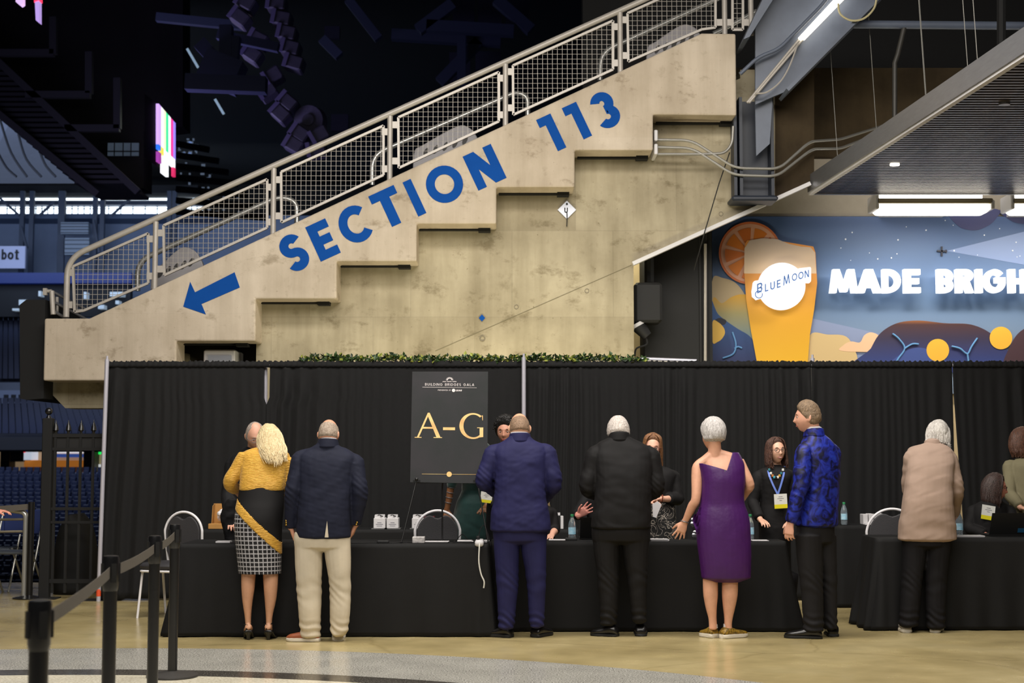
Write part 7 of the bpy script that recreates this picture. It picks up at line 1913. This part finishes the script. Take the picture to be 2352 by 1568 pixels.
for i in range(N_):
    def gp(t, inner):
        a = R(49 + (317 - 49) * t)
        cx0, cy0 = 1225, 1094; rx, ry = 245, 234
        if inner: return (cx0 + 8 + (rx - 66) * math.cos(a), cy0 - (ry - 30) * math.sin(a))
        return (cx0 + rx * math.cos(a), cy0 - ry * math.sin(a))
    t0, t1 = i / N_, (i + 1) / N_; spoly(mb, [cx_(*gp(t0, 0)), cx_(*gp(t1, 0)), cx_(*gp(t1, 1)), cx_(*gp(t0, 1))])
spoly(mb, [cx_(*p) for p in ((1345, 1128), (1410, 1128), (1410, 1290), (1345, 1300))]); spoly(mb, [cx_(*p) for p in ((1300, 1120), (1412, 1120), (1412, 1132), (1300, 1132))])
spoly(mb, [cx_(*p) for p in ((1386, 898), (1403, 905), (1403, 992), (1394, 992))])
mb.build('letter', M_goldl, es)
def stext(text, x0, x1, y, h, t, m, gap=.16, nm='caption', slant=0):
    mb = MB(); a = cx_(x0, y); b = cx_(x1, y); hh = (cx_(0, y - h)[1] - a[1]) * HS
    tot = sum(glyph(c, t)[0] + gap for c in text) - gap
    u = UX * ((b[0] - a[0]) * WS / (tot * hh)); letters(mb, text, sp_(*a), u, VZ, hh, t, .0006, gap, slant); mb.build(nm, m, es)
stext('BUILDING BRIDGES GALA', 362, 1248, 370, 46, .13, M_wt, .30)
stext('PRESENTED BY', 590, 828, 462, 24, .14, M_wt, .2, slant=.2)
stext('LEAR', 915, 1022, 466, 28, .26, M_wt, .1, slant=.2)
stext('pope francis center', 680, 930, 300, 22, .2, M_wt, .1, 'script_line')
mb = MB(); spoly(mb, [cx_(876 + 30 * math.cos(a), 452 - 30 * math.sin(a)) for a in [2 * PI * k / 20 for k in range(20)]]); mb.build('round_emblem', M_wt, es)
mb = MB()
for k in range(15):
    a = R(4 + 172 * k / 14); c, s_ = math.cos(a), math.sin(a)
    spoly(mb, [cx_(805 + 38 * c - 3 * s_, 268 - 38 * s_ - 3 * c), cx_(805 + 68 * c - 2 * s_, 268 - 60 * s_ - 2 * c), cx_(805 + 68 * c + 2 * s_, 268 - 60 * s_ + 2 * c), cx_(805 + 38 * c + 3 * s_, 268 - 38 * s_ + 3 * c)])
for k in range(8):
    a0, a1 = R(180 * k / 8), R(180 * (k + 1) / 8); spoly(mb, [cx_(805 + 34 * math.cos(a0), 266 - 30 * math.sin(a0)), cx_(805 + 44 * math.cos(a0), 266 - 38 * math.sin(a0)), cx_(805 + 44 * math.cos(a1), 266 - 38 * math.sin(a1)), cx_(805 + 34 * math.cos(a1), 266 - 30 * math.sin(a1))])
mb.build('sunburst_emblem', M_wt, es)
mb = MB(); spoly(mb, [cx_(*p) for p in ((315, 394), (1292, 400), (1292, 404), (315, 400))])
mb.build('ruled_line', M_wt, es)
mb = MB(); spoly(mb, [(.15, .072), (.92, .072), (.92, .0745), (.15, .0745)]); mb.build('ruled_line', M_goldl, es)
mb = MB(); spoly(mb, [(.505 + .034 * math.cos(a), .073 + .0235 * math.sin(a)) for a in [2 * PI * k / 22 for k in range(22)]]); c_ = mb.build('gold_medallion', M_goldl, es)
M_eas = mat('easel_black', hexc(20, 20, 21), .4)
ea = thing('tabletop_easel', 'black folding tabletop easel holding the lettered poster', 'easel', px(1020, 1242, DE))
def tz(x, D, z=H1): q = px(x, 1200, D); return Vector((q.x, D, z + .003))
LT, RT = px(957, 1100, DE - .01), px(1095, 1100, DE - .01)
mid = px(1022, 985, DE + .14)
for top, foot in ((LT, tz(922, DE - .10)), (RT, tz(1122, DE - .10))):
    up_ = top + (mid - top) * .9 + Vector((0, .03, 0))
    mb = MB(); mb.tube([foot, top + Vector((0, .02, 0)), up_], .0065, 8); lg = mb.build('leg', M_eas, ea, True)
    mb = MB(); mb.bar(foot + Vector((0, -.02, 0)), foot + Vector((0, .02, .006)), .02, .012); mb.build('rubber_foot', M_eas, lg)
    mb = MB(); mb.ball(top + Vector((0, -.012, 0)), .014, .012, .014, 10, 8); mb.bar(top + Vector((-.03, .0, -.012)), top + Vector((.03, .0, -.012)), .01, .008); mb.build('ledge_clip', M_eas, ea, True)
mb = MB(); mb.tube([tz(1016, DE + .16), px(1016, 1120, DE + .12), mid + Vector((0, .04, 0))], .0065, 8); mb.build('leg', M_eas, ea, True)
mb = MB(); mb.cyl(LT + Vector((0, .025, -.03)), RT + Vector((0, .025, -.03)), .004, n=6); mb.build('cross_brace', M_eas, ea)

# small things on the tables
def boxthing(name, label, cat, x0, x1, D, z, h, dep, m, b=.004, group=None, yaw=0):
    a = px(x0, 1200, D); c = px(x1, 1200, D)
    mb = MB(); mb.bbox(a.x, D, z, c.x, D + dep, z + h, b); return tag(mb.build(name, m), label, cat, group)
M_card = mat('card_white', hexc(206, 204, 206), .6); M_cardb = mat('cardboard', hexc(176, 128, 66), .8, noise_amt=.05)
ZB = .743
D3 = 14.5
for x0, x1, lab in ((857, 886, 'white box of name badges, leftmost on the back table'), (887, 916, 'white box of name badges directly right of the leftmost badge box'), (945, 974, 'white box of name badges just right of the easel leg on the back table')):
    a, b = px(x0, 1200, D3), px(x1, 1200, D3)
    t = thing('badge_box', lab, 'box', ((a.x + b.x) / 2, D3 + .1, ZB), 'badge boxes on the back table')
    mb = MB(); mb.bbox(a.x + .004, D3, ZB + .006, b.x - .004, D3 + .16, ZB + .105, .004); mb.build('box_body', M_card, t)
    mb = MB(); mb.box(a.x - .015, D3 - .02, ZB, b.x + .015, D3 + .18, ZB + .006); mb.build('tray', mat('clear_tray', hexc(120, 120, 120), .2), t)
    mb = MB()
    for k in range(9): y = D3 + .02 + k * .015; mb.box(a.x + .012, y, ZB + .1, b.x - .02, y + .002, ZB + .128 + .004 * (k % 3))
    mb.build('name_cards', M_card, t)
    mb = MB(); c = Vector(((a.x + b.x) / 2, D3 + .03, ZB + .128)); mb.tube(smooth_pts([c + Vector((-.03, 0, -.01)), c + Vector((-.01, -.01, .006)), c + Vector((.01, 0, .002)), c + Vector((.012, -.03, .0)), c + Vector((.035, 0, -.006))], 5), .004, 6); mb.build('clip_cord', M_vblack, t, True)
    mb = MB(); c = Vector(((a.x + b.x) / 2, D3 - .0012, ZB + .06))
    for k, w in enumerate((.02, .035, .026)): mb.box(c.x - w, c.y - .001, c.z - k * .016, c.x + w, c.y + .001, c.z + .004 - k * .016)
    mb.build('printed_lines', mat('grey_ink', hexc(130, 130, 140), .6), t)
boxthing('badge_tray', 'dark red edged tray behind the third badge box', 'tray', 972, 998, D3 + .05, ZB, .12, .1, mat('maroon', hexc(90, 26, 34), .5))
# cardboard carton with open lid
a, b = px(478, 1210, D3), px(533, 1210, D3)
t = thing('cardboard_carton', 'open brown cardboard carton with crumpled tissue on the back table', 'box', ((a.x + b.x) / 2, D3 + .1, ZB))
mb = MB(); mb.bbox(a.x, D3, ZB, b.x, D3 + .22, ZB + .05, .003); mb.build('carton_body', M_cardb, t)
mb = MB(); mb.box(a.x + .01, D3 + .21, ZB + .05, b.x, D3 + .225, ZB + .24); mb.prism([(a.x + .01, D3 + .21, ZB + .05), (a.x + .015, D3 + .08, ZB + .05), (a.x + .02, D3 + .10, ZB + .22), (a.x + .02, D3 + .21, ZB + .24)], (.004, 0, 0)); mb.build('lid', M_cardb, t)
mb = MB(); rnd = random.Random(3)
for k in range(7): c = Vector((a.x + .12 + rnd.uniform(-.03, .09), D3 + .1 + rnd.uniform(-.04, .05), ZB + .07 + rnd.uniform(0, .09))); mb.ball(c, rnd.uniform(.02, .04), .03, rnd.uniform(.02, .05), 7, 5)
mb.build('tissue', M_shirt, t)
# gold trophy-like clip at far table, white boxes right
t = thing('card_holder', 'black and white card holder behind the blue suited man elbow', 'holder', px(1282, 1212, D3 + .02))
a, b = px(1268, 1200, D3 + .02), px(1294, 1200, D3 + .02)
mb = MB(); mb.bbox(a.x, D3, ZB, b.x - .03, D3 + .1, ZB + .13, .004); mb.build('dark_front', M_black, t)
mb = MB(); mb.bbox(b.x - .028, D3, ZB, b.x, D3 + .1, ZB + .125, .003); mb.box(a.x, D3 + .05, ZB + .13, b.x - .03, D3 + .1, ZB + .155); mb.build('white_cards', M_card, t)
D4 = 14.45; Z4 = .787
for i in range(4):
    boxthing('badge_box', 'white badge box in the row on the small back table, %s' % ('leftmost', 'second from left', 'third from left', 'rightmost, by the chair')[i], 'box', 1983 + i * 13, 1994 + i * 13, D4, Z4, .10 + .004 * (i % 2), .14, M_card, .004, 'badge boxes on the small back table')
mb = MB(); mb.box(px(1985, 1200, D4).x, D4 - .04, Z4, px(2052, 1200, D4).x, D4 - .004, Z4 + .012); tag(mb.build('papers', M_card), 'white papers before the badge boxes on the small back table', 'paper')

# bottles
M_pet = mat('clear_plastic', hexc(215, 230, 240), .08, trans=.85); M_lab = mat('bottle_label', hexc(120, 190, 220), .5, nscale=30, col2=hexc(200, 225, 240)); M_cap = mat('green_cap', hexc(40, 130, 80), .5)
def bottle(label, x, D, z):
    c = px(x, 1200, D); c.z = z + .001
    t = thing('water_bottle', label, 'bottle', c, 'clear water bottles')
    mb = MB(); mb.lathe(c, [(.026, 0), (.0315, .006), (.0315, .03), (.0295, .036), (.0315, .042), (.0315, .12), (.030, .135), (.024, .158), (.0145, .182), (.0125, .192), (.0125, .20)], 20); mb.build('bottle_body', M_pet, t, True)
    mb = MB(); mb.lathe(c, [(.0322, .048), (.0322, .105)], 20); mb.build('label_wrap', M_lab, t, True)
    mb = MB(); mb.lathe(c, [(.0145, .196), (.0148, .198), (.0148, .214), (.0135, .216)], 16); mb.build('cap', M_cap, t, True)
bottle('clear water bottle with green cap left of the gesturing seated hand', 1314, 12.62, H1)
bottle('clear water bottle with green cap peeking out right of the purple dress', 1723, 12.62, H1)
bottle('clear water bottle on the small back table right of the blue jacketed man', 1939, 14.45, .787)
bottle('clear water bottle on the right front table beside the white haired woman', 2203, 12.85, .766)
# laptops
def laptop(label, x0, x1, D, z, h, back_m, sticker=False, tilt=.10):
    a, b = px(x0, 1200, D), px(x1, 1200, D)
    t = thing('laptop', label, 'laptop', ((a.x + b.x) / 2, D, z))
    mb = MB(); mb.bbox(a.x, D + .012, z + .001, b.x, D + .24, z + .016, .003); mb.build('keyboard_base', back_m, t)
    mb = MB(); mb.prism([(a.x, D + .01, z + .012), (b.x, D + .01, z + .012), (b.x, D - tilt * h / .21, z + h), (a.x, D - tilt * h / .21, z + h)], (0, .008, 0)); mb.build('lid', back_m, t)
    if sticker:
        p = lambda u, v: Vector((a.x + (b.x - a.x) * u, D + .008 - tilt * h / .21 * v, z + .012 + (h - .012) * v)); mb = MB(); mb.prism([p(.50, .10), p(.66, .10), p(.66, .42), p(.50, .42)], (0, -.001, 0)); mb.build('blue_sticker', mat('sticker_blue', hexc(30, 84, 120), .5), t)
laptop('dark laptop lid beside the water bottle, mostly hidden by the man in the black suit', 1332, 1420, 12.68, H1, .19, M_black)
laptop('black laptop open on the right table with a blue sticker on its lid', 2272, 2400, 12.78, .766, .20, M_black, True)
# odds and ends
boxthing('power_bank', 'flat black device lying before the water bottle', 'device', 1299, 1325, 12.5, H1, .022, .10, M_black)
t = thing('marble_box', 'small white marbled box at the foot of the easel', 'box', px(961, 1243, 12.14)); a, b = px(947, 1200, 12.14), px(975, 1200, 12.14)
mb = MB(); mb.bbox(a.x, 12.14, H1 + .001, b.x, 12.24, H1 + .052, .004); mb.build('carton', mat('marbled', hexc(206, 202, 200), .4, nscale=25, col2=hexc(120, 116, 118)), t)
boxthing('power_adapter', 'black laptop power adapter lying on the front edge of the left table', 'adapter', 866, 893, 12.13, H1, .022, .05, M_black, .005)
def cable(label, pts, m, r=.004, name='cable'):
    mb = MB(); mb.tube(smooth_pts(pts, 6), r, 6); return tag(mb.build(name, m, smooth=True), label, 'cable')
zt_ = H1 + .005
cable('thin black cable running from the power adapter leftwards', [tz(867, 12.15), tz(850, 12.16), tz(830, 12.13), tz(808, 12.12), tz(790, 12.16)], M_vblack)
cable('thin black cable running from the power adapter to the easel', [tz(893, 12.15), tz(905, 12.14), tz(918, 12.20), tz(935, 12.26), tz(946, 12.20), tz(960, 12.30)], M_vblack)
for i, (pts, lab) in enumerate((([tz(1030, 12.45), tz(1045, 12.40), tz(1062, 12.5) + Vector((0, 0, .05)), tz(1078, 12.42), tz(1092, 12.25)], 'looped black cable rising behind the power strip'), ([tz(1040, 12.22), tz(1058, 12.28), tz(1075, 12.20), tz(1088, 12.26), tz(1105, 12.24)], 'tangled black cable before the power strip'), ([tz(1098, 12.3) + Vector((0, 0, .02)), tz(1104, 12.5) + Vector((0, 0, .10)), tz(1112, 12.55) + Vector((0, 0, .12)), tz(1120, 12.5) + Vector((0, 0, .06)), tz(1124, 12.45)], 'black cable arching up right of the power strip'), ([tz(1028, 12.2), tz(1034, 12.35), tz(1052, 12.42), tz(1068, 12.32), tz(1085, 12.38), tz(1118, 12.35)], 'thin black cable lying across the white papers'))):
    cable(lab, pts, M_vblack, .0035)
t = thing('power_strip', 'white power strip hanging at the table edge with a pale plug', 'power strip', tz(1100, 12.08))
a, b = px(1091, 1200, 12.06), px(1111, 1200, 12.06); mb = MB(); mb.bbox(a.x, 12.03, H1 - .02, b.x, 12.28, H1 + .03, .012); mb.build('strip_body', M_card, t, True)
mb = MB(); c = tz(1099, 12.12); mb.bbox(c.x - .018, c.y, H1 + .03, c.x + .012, c.y + .03, H1 + .06, .006); mb.build('plug', M_black, t)
cable('white power cord dangling down the front of the left tablecloth', [Vector(tz(1102, 12.03)), px(1101, 1256, 12.0), px(1100, 1290, 11.99), px(1105, 1318, 11.98), px(1112, 1335, 11.97), px(1111, 1350, 11.97)], mat('white_cord', hexc(206, 204, 196), .5), .006)
def papers(label, x0, x1, D, z, dep=.12, n=3, h=.004):
    a, b = px(x0, 1200, D), px(x1, 1200, D); mb = MB(); rnd = random.Random(x0)
    for k in range(n): j = rnd.uniform(-.008, .008); mb.box(a.x + j, D + j, z + .001 + h * k / n, b.x + j, D + dep + j, z + .001 + h * (k + 1) / n)
    return tag(mb.build('papers', M_card), label, 'paper')
papers('white sheet lying on the left end of the table beside the checked skirt', 497, 530, 12.20, H1, .10, 1, .012)
papers('white papers behind the easel foot, under the round backed chair', 975, 1030, 12.3, H1, .14)
papers('stack of white papers left of the power strip', 1052, 1085, 12.28, H1, .14, 4, .012)
papers('stack of white papers right of the power strip', 1113, 1122, 12.28, H1, .14, 4, .012)
papers('white papers behind the flat black device', 1262, 1300, 12.55, H1)
papers('white printed papers before the auburn haired woman', 1495, 1536, 12.45, H1, .14, 4, .014)
papers('white sheet lying right of the purple dress', 1727, 1765, 12.45, H1, .13, 2)
papers('loose white papers left of the open laptop', 2196, 2262, 12.62, .766, .12, 4, .012)
mb = MB(); rnd = random.Random(9); c = px(1603, 1205, 12.7)
for k in range(10): q = Vector((c.x + rnd.uniform(-.05, .05), 12.66 + rnd.uniform(-.03, .03), H1 + .02 + rnd.uniform(0, .16))); mb.ball(q, rnd.uniform(.02, .035), .02, rnd.uniform(.015, .03), 7, 5)
tag(mb.build('foil_bag', mat('foil', hexc(190, 190, 196), .25, .9)), 'crumpled silvery plastic bag behind the purple dress', 'bag')
mb = MB(); mb.tube(smooth_pts([fl(1240, 1444) + Vector((0, 0, .008)), fl(1320, 1447) + Vector((0, 0, .008)), fl(1420, 1449) + Vector((0, 0, .008)), fl(1520, 1446) + Vector((0, 0, .008)), fl(1620, 1447) + Vector((0, 0, .008)), fl(1700, 1445) + Vector((0, 0, .008))], 6), .007, 8)
tag(mb.build('extension_cord', mat('orange_cord', hexc(170, 70, 40), .5), smooth=True), 'thin orange extension cord on the floor along the middle table', 'cord')

# ================================================================== BELT BARRIER IN THE FOREGROUND
M_post = mat('black_post', hexc(20, 20, 22), .3, coat=.3); M_belt = mat('belt_webbing', hexc(84, 78, 70), .8, bump=.1, bscale=300)
posts = []
for (x, y), lab in (((92, 1376), 'black belt barrier post nearest the camera at the lower left'), ((255, 1275), 'second black belt barrier post from the left'), ((356, 1229), 'third black belt barrier post from the left'), ((402, 1203), 'farthest black belt barrier post with its round base in view')):
    q = pz(x, y, 1.0); posts.append(q)
    t = thing('belt_barrier_post', lab, 'barrier post', (q.x, q.y, 0), 'belt barrier posts'); c = Vector((q.x, q.y, 0))
    mb = MB(); mb.lathe(c, [(.165, 0), (.17, .006), (.168, .014), (.12, .026), (.05, .036), (.034, .04)], 32); mb.build('base', mat('base_grey', hexc(58, 56, 54), .45), t, True)
    mb = MB(); mb.cyl(c + Vector((0, 0, .03)), c + Vector((0, 0, .90)), .031, n=22); mb.build('pole', M_post, t, True)
    mb = MB(); mb.lathe(c, [(.032, .84), (.036, .86), (.037, .985), (.034, .997), (.02, 1.0)], 22); hd = mb.build('head', M_post, t, True)
    for a in (0, 90, 180, 270):
        dx, dy = math.cos(R(a + 35)), math.sin(R(a + 35)); mb = MB(); p = c + Vector((dx * .036, dy * .036, 0)); mb.bar(p + Vector((0, 0, .88)), p + Vector((0, 0, .965)), .024, .012, up=(dx, dy, 0)); mb.build('belt_slot', M_vblack, hd)
def belt(label, a, b, z0, z1, sag=.02, w=.05):
    mb = MB(); n = 14; rs = []
    d = (b - a); d.z = 0; nn = Vector((-d.y, d.x, 0)).normalized() * .0012
    for i in range(n + 1):
        t = i / n; p = a + d * t; z = z0 + (z1 - z0) * t - sag * 4 * t * (1 - t)
        rs.append([Vector((p.x, p.y, z - w / 2)) - nn, Vector((p.x, p.y, z - w / 2)) + nn, Vector((p.x, p.y, z + w / 2)) + nn, Vector((p.x, p.y, z + w / 2)) - nn])
    mb.rings(rs); return tag(mb.build('barrier_belt', M_belt), label, 'belt', 'barrier belts')
for i, lab in enumerate(('brown grey belt from the nearest to the second barrier post', 'brown grey belt from the second to the third barrier post', 'brown grey belt from the third to the farthest barrier post')):
    a, b = Vector((posts[i].x, posts[i].y, 0)), Vector((posts[i + 1].x, posts[i + 1].y, 0)); d = (b - a).normalized() * .037
    belt(lab, a + d, b - d, .925, .925, .012)
# post, silver barrier and gate at the left back
q = fl(67, 1374); t = thing('belt_barrier_post', 'distant black belt barrier post by the gate at the left edge', 'barrier post', q)
mb = MB(); mb.lathe(q, [(.16, 0), (.165, .01), (.05, .03), (.034, .035)], 24); mb.build('base', M_post, t, True)
mb = MB(); mb.cyl(q + Vector((0, 0, .03)), q + Vector((0, 0, .98)), .033, n=16); mb.build('pole', M_post, t, True)
belt('dark belt running from the distant barrier post past the left picture edge', Vector((q.x - .036, q.y, 0)), Vector((q.x - 1.2, q.y - .3, 0)), .93, .88, .01, .06).pop('group', None)
t = thing('silver_barrier', 'silver pipe barrier rail at the left picture edge', 'barrier', fl(55, 1370))
D_ = fl(55, 1372).y - .05
mb = MB(); mb.tube(fillet([px(-60, 1160, D_), px(60, 1176, D_), Vector((px(55, 1372, D_).x, D_, .0))], .06), .028, 10); mb.build('pipe_frame', M_steel_rail, t, True)
for y in (1192, 1220): mb = MB(); mb.cyl(px(-60, y + 2, D_ + .02), px(54, y, D_ + .02), .013, n=8); mb.build('rail', mat('beige_rail', hexc(120, 112, 96), .5), t, True)
mb = MB(); c = Vector((px(55, 1372, D_).x, D_, 0)); mb.cyl(c, c + Vector((0, 0, .02)), .06, n=14); mb.build('foot_flange', M_steel_rail, t)
# folding chairs beyond
for i, (x, lab) in enumerate(((38, 'blue folding chair behind the silver barrier, nearest the post'), (-6, 'blue folding chair cut by the left picture edge'))):
    D_f = 15.75 + i * .5; c = px(x, 1300, D_f); t = thing('folding_chair', lab, 'chair', (c.x, D_f, 0), 'blue folding chairs')
    mb = MB(); mb.bbox(c.x - .2, D_f + .16, .62, c.x + .2, D_f + .19, .88, .01); mb.build('backrest', mat('chair_blue', hexc(34, 52, 110), .6), t)
    mb = MB(); mb.bbox(c.x - .2, D_f - .25, .43, c.x + .2, D_f + .12, .46, .01); mb.build('seat', mat('chair_grey', hexc(90, 96, 104), .5), t)
    for sx in (-1, 1):
        for p0, p1 in (((.22, .9), (-.28, 0)), ((-.2, .46), (.25, 0))): mb = MB(); mb.cyl((c.x + sx * .22, D_f + p0[0], p0[1]), (c.x + sx * .22, D_f + p1[0], p1[1]), .012, n=8); mb.build('leg', M_steel_rail, t, True)
# black gate
DG = 15.25
t = thing('black_gate', 'black metal picket gate with ball finial left of the curtains', 'gate', (px(102, 1370, DG).x, DG, 0))
c = px(102, 1370, DG); c.z = 0; zt2 = px(102, 960, DG).z
mb = MB(); mb.bbox(c.x - .05, DG - .05, 0, c.x + .05, DG + .05, zt2, .008); po = mb.build('gate_post', M_vblack, t)
mb = MB(); mb.cyl((c.x, DG, zt2), (c.x, DG, zt2 + .03), .03, .015, 12); mb.ball((c.x, DG, zt2 + .07), .038, .038, .038, 14, 10); mb.build('ball_finial', M_post, po, True)
mb = MB(); mb.box(c.x - .12, DG - .1, 0, c.x + .14, DG + .1, .012); mb.build('floor_plate', M_vblack, po)
xr = px(236, 1200, DG).x
for y, hh in ((1000, .035), (1031, .03), (1168, .03), (1199, .025), (1334, .04)):
    z = px(150, y, DG).z; mb = MB(); mb.box(c.x, DG - .015, z - hh / 2, xr, DG + .015, z + hh / 2); mb.build('rail', M_vblack, t)
mb = MB(); mb.box(c.x + .06, DG, px(0, 1030, DG).z, xr, DG + .004, px(0, 1003, DG).z); mb.build('infill_panel', M_black, t)
for x in (128, 157, 186, 215):
    q = px(x, 1000, DG); zb_ = .06; mb = MB(); mb.box(q.x - .012, DG - .012, zb_, q.x + .012, DG + .012, q.z + .03); pk = mb.build('picket', M_vblack, t)
    mb = MB(); mb.lathe(Vector((q.x, DG, q.z + .02)), [(.014, 0), (.014, .02), (.03, .035), (.024, .07), (.006, .12), (.003, .14)], 10); mb.build('spear_finial', M_post, pk, True)
mb = MB(); a, b = px(128, 1310, 15.9), px(222, 1180, 15.9); rs = []
for i in range(12):
    v = i / 11; w_ = (b.x - a.x) / 2 * math.sqrt(max(.02, 1 - max(0, v - .45) ** 2 / .31)); rs.append(ring(Vector(((a.x + b.x) / 2, 15.9, b.z * v)), Vector((1, 0, 0)), Vector((0, 1, 0)), w_, .25, 2.6, 20))
mb.rings(rs, True); tag(mb.build('covered_cart', M_vblack, None, 180), 'large rounded shape under a black cover behind the gate', 'cart')
# blue plastic bag by the pole foot
bb = MB(); c = fl(262, 1374) + Vector((0, -.1, 0))
rnd = random.Random(4)
for k in range(8): bb.ball(c + Vector((rnd.uniform(-.10, .10), rnd.uniform(-.04, .04), .05 + rnd.uniform(-.02, .03))), rnd.uniform(.04, .07), .05, rnd.uniform(.035, .06), 10, 8)
m_ = remesh(bb, .009, 1, lambda co: .008 * sn(co, 38, 3)); tag(m_.build('blue_bag', mat('blue_plastic', hexc(50, 84, 150), .35), None, 180, False), 'crumpled blue plastic bag on the floor at the leaning pole', 'bag')
